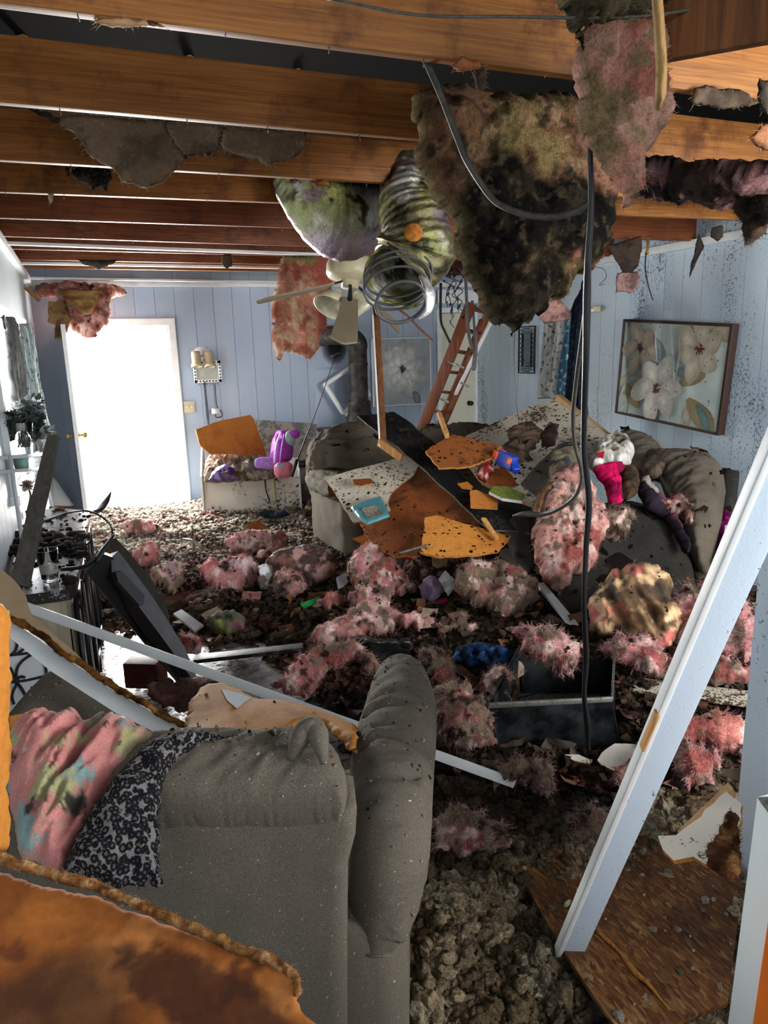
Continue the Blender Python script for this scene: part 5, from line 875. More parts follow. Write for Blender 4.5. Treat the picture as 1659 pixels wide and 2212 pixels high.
gb = P3((1055, 1060, 4.55), (1085, 1048, 4.6), (1125, 1082, 4.4)); brd('green_cover', [(1056, 1062), (1066, 1050), (1095, 1050), (1136, 1068), (1128, 1082), (1085, 1076)], gb, [GREENC, WPL, GREENC], 'green illustrated book lying on the charred plank', .02, 0, 0, 'book')
lump('plush_toy', [(1184, 1010), (1195, 985), (1225, 965), (1250, 965), (1262, 985), (1250, 1000), (1235, 1020), (1200, 1040), (1188, 1030)], P3((1184, 1010, 4.7), (1262, 980, 4.8), (1200, 1040, 4.5)), palcol(H('8c8270'), [(H('4c5054'), 6, .05, .15), (H('b4a488'), 8, .25, .1)], 8, .5), 'grey and tan plush toy lying on the pile beside the hanging cables', 'plush toy', INS, fib=500, seed=75, tf=.08)
cable('studded_collar', [(1205, 966, 4.75), (1222, 960, 4.72), (1240, 958, 4.7), (1256, 965, 4.68), (1260, 975, 4.68)], .014, m_speck('studded_strap', H('18181c'), H('c8c8c8'), .44, 60, 120), 'black studded dog collar on top of the plush toy', 'collar')
lump('plastic_bag', [(1270, 1000), (1285, 975), (1300, 958), (1330, 950), (1358, 958), (1370, 975), (1362, 1000), (1340, 1004), (1320, 1000), (1300, 1012), (1278, 1010)], P3((1270, 1000, 4.75), (1370, 975, 4.9), (1310, 1012, 4.65)), palcol(H('a8a298'), [(H('cfccc4'), 9, .1, .1), (H('6c6454'), 7, .25, .1)], 81, .6), 'crumpled dirty white plastic bag with a red mark on the right sofa', 'bag', FILM, seed=76, tf=.08, amp=.05, ridge=True)
board('red_bag_print', [(1292, 978), (1306, 974), (1303, 990), (1290, 986)], P3((1292, 978, 4.66), (1306, 974, 4.66), (1295, 990, 4.62)), [RED], .003, .03, label='small red printed square on the plastic bag', cat='print')
lump('pink_garment', [(1284, 1012), (1300, 1006), (1335, 1002), (1352, 1010), (1338, 1022), (1342, 1050), (1345, 1080), (1330, 1090), (1312, 1075), (1308, 1045)], P3((1284, 1012, 4.62), (1350, 1008, 4.7), (1330, 1090, 4.4)), palcol(H('c41254'), [(H('80103a'), 7, .1, .1)], 82, .6), 'hot pink crumpled garment below the white plastic bag', 'clothing', CLOTH, seed=77, tf=.05, amp=.045, ridge=True, an=(2, .6))
def plaid(P, A, t, nz):
    u, v = P @ nrm(RT+.5*UP), P @ nrm(UP-.5*RT); a = (np.floor(u/.09) % 3), (np.floor(v/.11) % 3); c = np.tile(H('2c2430'), (len(P), 1)); m = (a[0] == 1); c[m] = H('5c3444'); m = (a[0] == 1) & (a[1] == 1); c[m] = H('b4a89c'); return c*(1+.4*nz)[:, None]
lump('plaid_cloth', [(1375, 1030), (1395, 1030), (1408, 1050), (1425, 1078), (1450, 1110), (1470, 1140), (1490, 1180), (1488, 1200), (1470, 1160), (1440, 1110), (1400, 1088), (1385, 1060)], P3((1375, 1030, 4.7), (1425, 1078, 4.6), (1488, 1200, 4.2)), plaid, 'dark plaid cloth with one pale square on the right sofa', 'cloth', CLOTH, seed=78, tf=.05, amp=.03, step=.012)
lump('folded_cardboard', [(1384, 1010), (1400, 990), (1420, 974), (1443, 976), (1442, 1000), (1430, 1022), (1405, 1030)], P3((1384, 1010, 4.8), (1443, 976, 4.9), (1405, 1030, 4.7)), H('54463a'), 'brown folded cardboard standing on the right sofa between its cushions', 'cardboard', seed=79, amp=.015)
lump('brown_cardboard', [(1340, 1010), (1365, 1005), (1378, 1030), (1378, 1065), (1352, 1085), (1345, 1050)], P3((1340, 1010, 4.7), (1378, 1030, 4.7), (1352, 1085, 4.5)), H('4c3826'), 'sooty brown cardboard right of the hot pink garment', 'cardboard', seed=80, amp=.015)
brd('wood_scrap', [(1375, 942), (1408, 940), (1410, 952), (1370, 952)], P3((1375, 942, 5.2), (1408, 940, 5.2), (1390, 952, 5.15)), [BRN, TORN, BRN], 'small brown wood scrap on top of the right sofa back', .02)
lump('magenta_bag', [(1560, 1105), (1572, 1100), (1585, 1125), (1590, 1140), (1560, 1180), (1545, 1225), (1535, 1215), (1545, 1160)], P3((1560, 1105, 4.7), (1590, 1125, 4.6), (1540, 1220, 4.4)), H('8c1c60'), 'magenta fabric bag squeezed behind the right sofa', 'bag', CLOTH, seed=81, tf=.04)
bx = empty('printed_carton', D(1600, 1200, 4.3), 'white carton with a black zigzag printed on it, at the right edge', 'carton')
pc = P3((1565, 1135, 4.4), (1610, 1140, 4.35), (1570, 1210, 4.2)); board('carton_side', [(1566, 1134), (1640, 1142), (1640, 1235), (1560, 1212)], pc, [m_flat('lavender_card', H('b4b8cc'), .6)], .12, .05, parent=bx)
board('black_zigzag', [(1578, 1180), (1580, 1160), (1600, 1175), (1588, 1150), (1600, 1145), (1612, 1150), (1606, 1200), (1598, 1198), (1590, 1180), (1588, 1198), (1578, 1196)], Plane(pc.p+pc.n*.003, pc.n), [BLACK], .002, .05, parent=bx)
brd('green_box_lid', [(1612, 1205), (1650, 1215), (1650, 1240), (1608, 1228)], PF(1630, 1240, .45, .6), [GREENP, WPL, WPL], 'green and white box edge glimpsed behind the leaning white stud', .04, 0, 0, 'box')
# ================================================================== INSULATION ON THE PILE AND FLOOR
def ins(pix, pl, lb, seed, base=PK, dirt=.25, dark=.5, fib=900, tf=.12, tb=.10, amp=.06, step=.009, fl=.03, freq=6, col=None, name='pink_insulation', **k):
    return relief(name, pix, pl, INS, tf=tf, tb=tb, r=.09, step=step, amp=amp, freq=freq, jag=.03, oc=5, col=col or pinkcol(seed, dirt, base, dark), fib=fib, fl=fl, fcol=H('ecc0bc'), seed=seed, label=lb, cat='insulation', **k)
ins([(1165, 1078), (1180, 1050), (1205, 1028), (1245, 1003), (1258, 1030), (1285, 1075), (1305, 1110), (1312, 1150), (1296, 1185), (1288, 1220), (1268, 1232), (1240, 1240), (1222, 1262), (1214, 1278), (1200, 1268), (1180, 1252), (1170, 1225), (1148, 1198), (1152, 1150), (1158, 1110)], P3((1165, 1075, 4.35), (1300, 1110, 4.3), (1215, 1275, 4.0)), 'tall pink batt slumped over the sofa behind the hanging cables', 101, H('ecaca0'), .42, .6, 2600, an=(1.8, .6), tf=.14)
lump('torn_paper_backing', [(1158, 1078), (1170, 1055), (1200, 1030), (1240, 1003), (1262, 1005), (1250, 1020), (1215, 1038), (1190, 1062), (1172, 1085), (1160, 1120), (1152, 1105)], P3((1160, 1080, 4.25), (1250, 1005, 4.45), (1155, 1115, 4.2)), H('6c4c34'), 'torn brown paper edge along the top of the tall pink batt', 'insulation facing', PAPER, 300, 83)
ins([(1290, 1120), (1310, 1095), (1340, 1090), (1365, 1105), (1372, 1125), (1350, 1150), (1330, 1165), (1305, 1150)], P3((1290, 1120, 4.2), (1370, 1110, 4.3), (1330, 1165, 4.15)), 'grey tan tuft beside the tall pink batt on the dark footrest', 102, H('7c6a54'), .1, .3, 700, tf=.06)
ins([(1435, 1088), (1450, 1072), (1475, 1070), (1488, 1090), (1500, 1118), (1492, 1130), (1470, 1105), (1450, 1100)], P3((1435, 1088, 4.5), (1488, 1085, 4.5), (1495, 1130, 4.35)), 'small pinkish tuft on the plaid cloth', 103, H('a87c70'), .2, .4, 500, tf=.05)
ins([(770, 1195), (790, 1175), (830, 1170), (848, 1195), (862, 1225), (885, 1250), (898, 1275), (860, 1285), (810, 1280), (770, 1258), (742, 1240), (755, 1215)], PF(830, 1288, .1), 'pink fluffy clump at the foot of the recliner', 104, H('dc9494'), .3, .5, 1600)
ins([(985, 1235), (1010, 1212), (1060, 1216), (1110, 1225), (1150, 1248), (1162, 1290), (1130, 1322), (1085, 1352), (1060, 1322), (1020, 1300), (985, 1278)], PF(1075, 1352, .08), 'big grey pink clump below the bright orange sheet', 105, H('c08c84'), .02, .5, 1600, tf=.14)
ins([(1420, 1322), (1450, 1288), (1480, 1268), (1510, 1266), (1540, 1246), (1552, 1218), (1578, 1240), (1600, 1290), (1628, 1330), (1634, 1400), (1610, 1440), (1560, 1425), (1500, 1405), (1470, 1385), (1436, 1352)], PF(1540, 1445, .1, .6), 'large fluffy pink batt behind the leaning white stud', 106, H('e09a98'), .42, .65, 2600, tf=.16, fl=.05)
ins([(1108, 1362), (1140, 1350), (1180, 1356), (1222, 1372), (1256, 1386), (1258, 1420), (1235, 1445), (1210, 1455), (1180, 1432), (1130, 1402)], PF(1200, 1470, .25), 'pink tuft poking over the rim of the black metal box', 107, H('e4a09e'), .35, .6, 1200)
ins([(1290, 1392), (1340, 1375), (1400, 1375), (1440, 1400), (1448, 1432), (1420, 1452), (1375, 1445), (1330, 1430)], PF(1380, 1455, .15), 'pink clump just right of the black metal box', 108, H('dc9896'), .35, .6, 1200)
ins([(1440, 1420), (1500, 1405), (1580, 1420), (1625, 1440), (1610, 1470), (1540, 1480), (1470, 1475), (1420, 1470), (1400, 1450)], PF(1520, 1485, .1), 'flat salmon clump under the fluffy batt at the right', 109, H('b86c64'), .3, .5, 900)
ins([(664, 1388), (690, 1355), (725, 1335), (760, 1320), (800, 1290), (830, 1296), (870, 1325), (910, 1330), (945, 1346), (910, 1362), (860, 1352), (830, 1376), (790, 1372), (740, 1392), (700, 1398)], PF(790, 1400, .08), 'long winding pink clump in the middle of the floor', 110, H('dc9c98'), .28, .5, 1800)
ins([(940, 1346), (975, 1345), (1002, 1318), (1012, 1340), (1032, 1358), (1015, 1372), (950, 1366)], PF(990, 1374, .08), 'small pink peaked tuft right of the winding clump', 111, H('e49c9c'), .35, .6, 700, step=.008)
ins([(588, 1482), (615, 1455), (640, 1430), (668, 1408), (705, 1395), (765, 1391), (800, 1405), (818, 1425), (824, 1448), (795, 1455), (770, 1430), (738, 1432), (705, 1455), (680, 1490), (655, 1512), (620, 1502)], PF(680, 1515, .08), 'pink arch-shaped batt beyond the sofa, just left of its arm', 112, H('cc8480'), .3, .5, 1800, fl=.035)
ins([(488, 1168), (510, 1152), (535, 1147), (570, 1152), (600, 1150), (628, 1162), (620, 1185), (580, 1192), (530, 1196), (498, 1192)], PF(560, 1198, .05), 'bright pink clump lying towards the doorway', 113, H('f0a8b0'), .45, .7, 900)
ins([(430, 1226), (455, 1210), (490, 1202), (535, 1200), (560, 1225), (556, 1262), (525, 1284), (480, 1275), (442, 1256)], PF(495, 1290, .05), 'pink clump with a red soaked patch near the middle left', 114, H('d49098'), .2, .5, 900, col=palcol(H('cc9090'), [(H('bc6460'), 5.0, .25, .12), (H('e8c8c8'), 9, .2, .1), (H('4c3c38'), 7, .25, .1)], 114, .5))
ins([(288, 1198), (300, 1178), (322, 1168), (345, 1185), (350, 1208), (335, 1222), (305, 1220)], PF(320, 1224, .05), 'round pink tuft behind the toppled television', 115, H('dc8c90'), .3, .6, 500)
ins([(325, 1235), (345, 1218), (380, 1212), (402, 1232), (396, 1262), (380, 1285), (350, 1275), (330, 1258)], PF(365, 1288, .05), 'greyish lilac clump right of the round pink tuft', 116, H('b89ca0'), .05, .4, 500)
ins([(385, 1375), (395, 1362), (410, 1372), (430, 1375), (440, 1395), (425, 1412), (395, 1412)], PF(415, 1414, .08), 'pale pink roll end leaning on the toppled television', 117, H('d8b4b0'), .3, .6, 400)
ins([(255, 1135), (290, 1118), (325, 1122), (350, 1140), (320, 1155), (270, 1150)], PF(300, 1156, .03), 'faint pink wisps by the doorway floor', 118, H('f0b4b4'), .4, .7, 400, tf=.06)
lump('rolled_batt', [(572, 1218), (595, 1200), (630, 1188), (680, 1184), (715, 1195), (728, 1220), (722, 1248), (690, 1262), (650, 1262), (620, 1240), (590, 1238)], PF(670, 1268, .08), palcol(H('6c4c44'), [(H('3c2c28'), 6, .1, .1), (H('9c7c74'), 9, .2, .1)], 84, .5), 'brown paper-backed roll at the foot of the recliner, left of it', 'insulation', fib=300, seed=84, tf=.14, ridge=True, an=(.8, 2.4), amp=.03)
ins([(588, 1240), (615, 1228), (650, 1240), (660, 1262), (640, 1290), (615, 1300), (598, 1280)], PF(630, 1304, .06), 'pink tuft spilling out below the brown roll', 119, H('c88c8c'), .15, .4, 700)
lump('white_card', [(560, 1222), (588, 1218), (592, 1236), (582, 1262), (566, 1276), (558, 1255)], PF(575, 1278, .12, .5), palcol(H('c8ccd4'), [(H('5c5048'), 9, .3, .08)], 85, .2), 'bent white card standing left of the brown roll', 'card', seed=85, tf=.01, tb=.005, amp=.01)
ins([(752, 1292), (765, 1272), (795, 1262), (825, 1265), (850, 1282), (842, 1305), (805, 1322), (770, 1314)], PF(800, 1324, .08), 'curled pink and grey clump above the winding one', 120, H('c8848a'), .15, .4, 900)
ins([(688, 1300), (715, 1288), (746, 1286), (752, 1302), (725, 1314), (695, 1314)], PF(720, 1316, .06), 'small salmon strip of insulation in the dark debris', 121, H('c47c74'), .3, .5, 400)
ins([(940, 1492), (975, 1476), (1015, 1480), (1045, 1500), (1062, 1545), (1072, 1600), (1050, 1622), (990, 1620), (940, 1600)], PF(1000, 1630, .05, .9), 'brownish pink batt between the sofa arm and the black metal box', 122, H('a86c68'), .1, .35, 1500)
ins([(1400, 1580), (1430, 1556), (1480, 1542), (1550, 1544), (1612, 1560), (1612, 1642), (1575, 1630), (1520, 1608), (1460, 1608), (1410, 1628), (1370, 1645), (1360, 1615)], PF(1500, 1648, .06, .8), 'bright salmon batt strip at the right beside the partition wall', 123, H('e08c7e'), .5, .8, 1100, tf=.08, an=(.5, 2.2))
ins([(1458, 1622), (1490, 1612), (1535, 1618), (1560, 1645), (1556, 1672), (1535, 1685), (1535, 1702), (1500, 1706), (1465, 1700), (1455, 1665)], PF(1510, 1710, .05, .8), 'pink rounded batt end below the bright salmon strip', 124, H('cc8482'), .3, .6, 1200)
ins([(1068, 1662), (1090, 1642), (1130, 1635), (1175, 1642), (1200, 1680), (1205, 1715), (1170, 1718), (1140, 1700), (1095, 1690)], PF(1140, 1722, .05), 'grey pink tuft at the end of the white lath', 125, H('b08c80'), .0, .4, 1000)
ins([(1228, 1772), (1245, 1745), (1290, 1742), (1320, 1758), (1318, 1800), (1290, 1822), (1250, 1820), (1232, 1800)], PF(1275, 1826, .03), 'grey wool clump left of the leaning stud', 126, H('9c8878'), .1, .4, 900)
ins([(928, 1760), (960, 1740), (1010, 1742), (1060, 1760), (1090, 1790), (1100, 1830), (1060, 1850), (1000, 1852), (940, 1845)], PF(1010, 1856, .03, 1.2), 'dark reddish flat batt right of the sofa arm', 127, H('7c4640'), .1, .3, 1200, tf=.06)
ins([(1330, 1660), (1350, 1645), (1375, 1650), (1365, 1680), (1345, 1700), (1325, 1690)], PF(1350, 1702, .05), 'small pink shred behind the leaning stud', 128, H('c47c74'), .3, .5, 500, tf=.05)
ins([(300, 1490), (340, 1476), (400, 1474), (450, 1462), (505, 1470), (522, 1500), (500, 1535), (455, 1552), (400, 1545), (350, 1530)], PF(420, 1556, .15), 'brown and pink rolled batt behind the sofa, right of the long white panel', 129, H('6c4c44'), .0, .3, 700, col=palcol(H('6a4a42'), [(H('b87c78'), 5, .12, .1), (H('2c2220'), 8, .15, .1)], 129, .5))
ins([(480, 1215), (500, 1205), (528, 1207), (520, 1230), (495, 1236)], PF(505, 1215, .2, .5), 'tiny pale wisp of insulation on the red-patched clump', 130, H('e8b8b8'), .5, .8, 200, tf=.04)
ins([(860, 1205), (880, 1198), (915, 1205), (925, 1230), (905, 1262), (885, 1250)], PF(900, 1268, .12), 'sooty tuft between the pink clump and the grey pink clump', 131, H('5c4c40'), .1, .3, 600)
ins([(640, 1190), (600, 1180), (560, 1190), (545, 1210), (600, 1210)], PF(600, 1213, .05), 'dirty pinkish strip beyond the brown roll', 132, H('a48480'), .1, .3, 400, tf=.06)
ins([(890, 1390), (940, 1400), (985, 1440), (990, 1475), (950, 1490), (925, 1460), (900, 1430)], PF(950, 1492, .05), 'grey brown clump beyond the sofa arm', 133, H('6c5c50'), .1, .3, 800)
ins([(1060, 1440), (1100, 1440), (1110, 1470), (1090, 1510), (1055, 1520), (1045, 1480)], PF(1075, 1522, .08), 'whitish grey tuft at the left side of the black metal box', 134, H('94887c'), .1, .35, 800)
def krf(P, A, t, nz): return palcol(H('806444'), [(H('54402c'), 6, .1, .12), (H('a85c54'), 4.5, .2, .08), (H('c0a078'), 9, .25, .1), (H('3a2c20'), 8, .35, .1)], 91, .7)(P, A, t, nz)
relief('crumpled_kraft_paper', [(1268, 1302), (1290, 1265), (1318, 1240), (1350, 1224), (1390, 1214), (1420, 1222), (1445, 1245), (1458, 1290), (1478, 1330), (1468, 1372), (1440, 1405), (1452, 1440), (1425, 1450), (1400, 1420), (1370, 1395), (1330, 1375), (1275, 1372)], PF(1370, 1430, .12, .6), PAPER, tf=.16, tb=.08, r=.16, step=.010, amp=.09, freq=6.5, an=(1.6, .7), ang=.6, ridge=True, jag=.02, oc=2, col=krf, seed=91, fib=120, label='big crumpled ball of tan kraft paper right of the hanging cable', cat='insulation facing')
lump('crumpled_brown_paper', [(1440, 1400), (1480, 1395), (1530, 1410), (1560, 1430), (1530, 1440), (1480, 1440), (1450, 1430)], PF(1500, 1442, .15), H('5c4834'), 'dark brown paper scrap between the kraft ball and the salmon clump', 'insulation facing', seed=92, ridge=True, amp=.04)
# other things on the floor
lump('navy_garment', [(975, 1425), (985, 1400), (1015, 1390), (1055, 1388), (1095, 1396), (1112, 1420), (1100, 1440), (1060, 1445), (1010, 1440)], PF(1045, 1450, .1), palcol(H('1e3a66'), [(H('10182a'), 7, .05, .12), (H('44689a'), 12, .3, .08)], 93, .7), 'crumpled navy blue garment beyond the black metal box', 'clothing', CLOTH, seed=93, amp=.05, ridge=True)
lump('black_garment', [(800, 1395), (850, 1388), (885, 1405), (895, 1430), (860, 1442), (815, 1440), (800, 1420)], PF(850, 1446, .08), H('242226'), 'crumpled black cloth in the middle beyond the sofa arm', 'clothing', CLOTH, seed=94, ridge=True)
lump('shiny_black_wrapper', [(745, 1385), (790, 1372), (830, 1384), (880, 1376), (895, 1395), (840, 1402), (780, 1400)], PF(820, 1404, .12), H('34322e'), 'shiny black crumpled sheeting on the winding pink clump', 'sheeting', FILM, seed=95, ridge=True, amp=.04)
lump('mossy_ball', [(448, 1340), (470, 1322), (505, 1320), (532, 1340), (530, 1362), (490, 1370), (455, 1362)], PF(490, 1374, .08), palcol(H('5c5c4c'), [(H('7c4c5c'), 6, .15, .1), (H('86903c'), 7, .25, .1), (H('2c2c28'), 9, .15, .1)], 96, .5), 'soaked multicoloured bundle right of the toppled television', 'bundle', CLOTH, seed=96, tf=.1)
lump('lilac_rag', [(905, 1265), (930, 1240), (950, 1250), (960, 1280), (935, 1300), (910, 1290)], PF(935, 1302, .1), H('8c7890'), 'lilac rag between the two big clumps in the middle', 'cloth', CLOTH, seed=97, ridge=True)
brd('metal_plate', [(932, 1200), (968, 1200), (966, 1222), (945, 1228), (934, 1222)], PF(950, 1230, .25, .4), [m_metal('bronze_plate', H('6c5c40'), .4, H('3c3222')), RIM, RIM], 'small bent bronze metal plate below the orange sheet', .01, 0, .01, 'metal plate')
brd('foil_card', [(946, 1252), (962, 1232), (988, 1262), (968, 1288)], PF(968, 1290, .12, .5), [m_metal('dull_foil', H('a8a8a8'), .35, H('6c6c6c')), RIM, RIM], 'small silver foil card beside the lilac rag', .006, 0, .01, 'card')
brd('red_tray', [(856, 1192), (866, 1182), (884, 1192), (890, 1208), (868, 1204)], PF(872, 1210, .3, .8), [RED, RED, RED], 'small dark red plastic frame under the orange sheet', .015, 0, 0, 'plastic piece')
brd('green_strip', [(648, 1304), (690, 1288), (694, 1296), (655, 1312)], PF(668, 1314, .08, 1.5), [GREENP], 'green plastic strip in the dark debris', .015, 0, 0, 'plastic piece')
brd('book', [(726, 1248), (746, 1236), (752, 1258), (730, 1270)], PF(738, 1272, .12, .8), [m_flat('grey_cover', H('8c8c90'), .4), WPL, WPL], 'grey book corner left of the pink clump', .03, 0, 0, 'book')
lump('pink_scrap', [(940, 1296), (965, 1292), (985, 1300), (975, 1308), (950, 1308)], PF(962, 1310, .08), H('b82850'), 'tiny crimson cloth bit below the foil card', 'cloth', CLOTH, seed=98, tf=.02, tb=.02)
for nm, a, b, w, z0_, z1_, mt, lb in (('white_lath', (1166, 1262), (1256, 1372), .05, .25, .12, WHITE, 'white lath sloping down beside the grey pink clump'), ('charred_lath', (420, 1424), (655, 1398), .07, .14, .16, CHAR, 'black charred lath lying in front of the dark debris'),
                              ('speckled_plank', (1362, 1478), (1628, 1512), .12, .08, .1, BOARDW2, 'pale soot-speckled plank behind the leaning stud'), ('brown_strip_board', (1330, 1510), (1560, 1535), .06, .04, .05, BRN, 'dark brown strip below the speckled plank'),
                              ('grey_offcut', (540, 1150), (575, 1135), .08, .04, .04, GREYPL, 'small grey offcut lying by the white chest')):
    mk(nm, *barg(Zp(*a, z0_), Zp(*b, z1_), w, .02, (0.1, 1, 0) if 'plank' in nm or 'strip' in nm else np.cross(Zp(*b, z1_)-Zp(*a, z0_), (0, 0, 1))), mt, label=lb, cat='lath' if 'lath' in nm else 'board')
brd('white_debris_board', [(1288, 1650), (1300, 1628), (1345, 1600), (1385, 1610), (1390, 1630), (1350, 1665), (1330, 1668)], PF(1330, 1670, .04, 2.5), [BOARDW, TORN, BRN], 'broken white board chunk under the front corner of the metal box', .014, .02)
brd('white_debris_board', [(1225, 1636), (1250, 1628), (1285, 1640), (1275, 1650), (1240, 1645)], PF(1250, 1650, .05, 2.5), [BOARDW, TORN, BRN], 'smaller white flake left of the broken white chunk', .014, .015)
brd('brown_flake', [(534, 1132), (560, 1124), (580, 1140), (565, 1145), (535, 1142)], PF(556, 1146, .06, 1.0), [BRN, TORN, BRN], 'curved red brown flake on the floor by the chest', .01, .01)
# black metal box
mbx = empty('metal_plenum_box', Zp(1200, 1600, 0), 'open black sheet metal box on the floor with the hanging cable in front', 'metal box')
B0, B1 = Zp(1073, 1618, .03), Zp(1338, 1615, .03); T0 = D(1055, 1524, (B0-EYE) @ FW-.05); T1 = D(1322, 1510, (B1-EYE) @ FW-.05); K0 = D(1122, 1398, (B0-EYE) @ FW+.52); K1 = D(1328, 1404, (B1-EYE) @ FW+.50)
L0 = K0-(0, 0, .30); L1 = K1-(0, 0, .30); KM = D(1215, 1452, (K0-EYE) @ FW*.5+(K1-EYE) @ FW*.5)
def sheet(a, b, c, d, nm, th=.004, mat=BLKM):
    a, b, c, d = map(np.asarray, (a, b, c, d)); n = nrm(np.cross(b-a, d-a))*th; n_ = 10; V = []; Fc = []
    for i in range(n_+1):
        for j in range(n_+1):
            p = (a*(1-i/n_)+b*(i/n_))*(1-j/n_)+(d*(1-i/n_)+c*(i/n_))*(j/n_); V.append(p+n*1.2*math.sin(i*.7)*math.sin(j*.6+i*.3))
    V = np.array(V); m = len(V); V = np.vstack([V, V-n]); 
    for i in range(n_):
        for j in range(n_): q = i*(n_+1)+j; Fc += [(q, q+n_+1, q+n_+2, q+1), (q+m, q+1+m, q+n_+2+m, q+n_+1+m)]
    return mk(nm, V, Fc, mat, mbx)
sheet(B0, B1, T1, T0, 'front_panel'); sheet(L0, B0, T0, K0, 'side_panel'); sheet(B1, L1, K1, T1, 'side_panel'); sheet(B0, B1, L1, L0, 'bottom_panel')
board('back_panel', [(1122, 1398), (1150, 1425), (1200, 1452), (1218, 1456), (1250, 1440), (1328, 1404), (1325, 1500), (1130, 1510)], P3((1122, 1398, (K0-EYE) @ FW), (1328, 1404, (K1-EYE) @ FW), (1225, 1510, (K1-EYE) @ FW+.02)), [BLKM], .004, .05, parent=mbx)
mk('rolled_rim', *barg(T0-(0, 0, .0), T1, .022, .012, (0, 0, 1), .003), RIM, mbx, label='bare metal rim'); mk('rolled_rim', *barg(T1, K1, .018, .010, (0, 0, 1), .003), RIM, mbx, label='bare metal rim'); mk('rolled_rim', *barg(T0, K0, .014, .006, (0, 0, 1), .002), BLKM, mbx)
# OSB sheet and torn board at the right
P_ = [Zp(x, y, .05) for x, y in ((1112, 1868), (1300, 1825), (1480, 1782), (1606, 1885), (1590, 2020), (1572, 2165), (1450, 2210), (1350, 2245), (1282, 2150), (1205, 2035))]
V = np.vstack([P_, np.array(P_)-(0, 0, .014)]); m_ = len(P_); mk('strand_board_sheet', V, [tuple(range(m_-1, -1, -1)), tuple(range(m_, 2*m_))]+[(i, (i+1) % m_, (i+1) % m_+m_, i+m_) for i in range(m_)], OSB, smooth=False, label='wet brown strand board sheet lying on the floor at the lower right', cat='board')
crk = MB(); 
for p in ((1290, 1995), (1330, 2055), (1400, 2120), (1450, 2190)): pass
crk.add(*sweepg([Zp(1275, 1990, .052), Zp(1300, 2020, .055), Zp(1340, 2058, .055), Zp(1372, 2100, .056), Zp(1400, 2125, .056), Zp(1445, 2180, .052)], [.003, .006, .004, .007, .005, .002], n=8, m=6)); crk.build('split_fibres', TORN, label='pale split line of wood fibres across the strand board sheet', cat='splinter')
lb_ = empty('torn_white_board', Zp(1520, 1870, 0), 'torn folded white hardboard lying by the partition wall', 'board')
board('white_face', [(1422, 1806), (1462, 1804), (1510, 1768), (1570, 1708), (1600, 1735), (1598, 1800), (1560, 1850), (1520, 1868), (1500, 1850), (1455, 1860), (1432, 1835)], P3((1425, 1808, 1.95), (1575, 1722, 2.0), (1520, 1865, 1.80)), [BOARDW, TORN, BRN], .012, .03, .01, parent=lb_)
board('tan_edge', [(1462, 1795), (1500, 1760), (1572, 1690), (1585, 1705), (1522, 1765), (1472, 1805)], P3((1462, 1795, 2.0), (1572, 1690, 2.08), (1475, 1805, 1.97)), [TAN, TAN, TAN], .02, .03, .003, parent=lb_)
relief('torn_brown_core', [(1575, 1752), (1596, 1765), (1598, 1890), (1575, 1900), (1545, 1885), (1525, 1870), (1535, 1830), (1550, 1800)], P3((1575, 1752, 1.86), (1598, 1800, 1.80), (1540, 1880, 1.76)), INS, tf=.02, tb=.01, r=.03, step=.006, amp=.015, freq=12, jag=.01, col=palcol(H('7c5234'), [(H('4c2c18'), 10, .1, .1), (H('a87c50'), 14, .2, .1)], 55, .6), fib=700, fl=.012, parent=lb_, label='torn brown fibre core')
# ================================================================== LEANING STUD, LATHS, NEAR BOARDS
BLUER_ = STUDP
st = empty('leaning_stud', Zp(1230, 2060, 0), 'pale blue painted stud leaning across the right side of the picture', 'stud')
S0 = Zp(1232, 2056, .03); S1 = D(1700, 985, 1.13); dS = S1-S0; sdS = nrm(np.cross(dS, FW)); 
if sdS @ RT < 0: sdS = -sdS
mk('painted_board', *barg(S0-dS*.0, S1+dS*.12, .062, .022, sdS, .002), STUDP, st); mk('square_edge', *barg(S0-sdS*.036-FW*.006, S1+dS*.12-sdS*.036-FW*.006, .014, .03, sdS, .003), WHITE, st, label='whitish bevelled edge strip')
q_ = S0+dS*.545-sdS*.044-FW*.02; mk('bare_wood_chip', *barg(q_, q_+dS*.07, .006, .02, sdS, .001), STICK, st, label='chipped bare wood patch')
mk('long_lath', *barg(D(-25, 1282, 2.55), Zp(1112, 1692, .1), .034, .012, UP, .002), WHITE, label='long thin white lath crossing from the left edge behind the sofa arm', cat='lath')
lp = empty('long_panel_strip', D(200, 1480, 2.1), 'white ceiling panel strip with a torn brown edge slanting down behind the sofa', 'panel')
pl_ = P3((0, 1360, 2.0), (430, 1590, 1.9), (180, 1500, 1.95)); board('white_face', [(-20, 1326), (22, 1338), (110, 1400), (240, 1490), (350, 1550), (452, 1600), (370, 1600), (250, 1540), (110, 1450), (22, 1378), (-20, 1360)], pl_, [WHITE], .01, .05, parent=lp)
relief('torn_edge', [(-20, 1318), (28, 1330), (60, 1345), (150, 1408), (250, 1476), (350, 1535), (462, 1594), (440, 1598), (345, 1548), (240, 1488), (130, 1412), (25, 1342), (-20, 1330)], Plane(pl_.p-FW*.02, pl_.n), INS, tf=.012, tb=.012, r=.01, step=.006, amp=.01, freq=20, jag=.006, col=palcol(H('8c5c28'), [(H('4c2c10'), 14, .1, .1), (H('c08c48'), 20, .2, .1)], 57), fib=900, fl=.008, parent=lp, label='torn brown fibre edge')
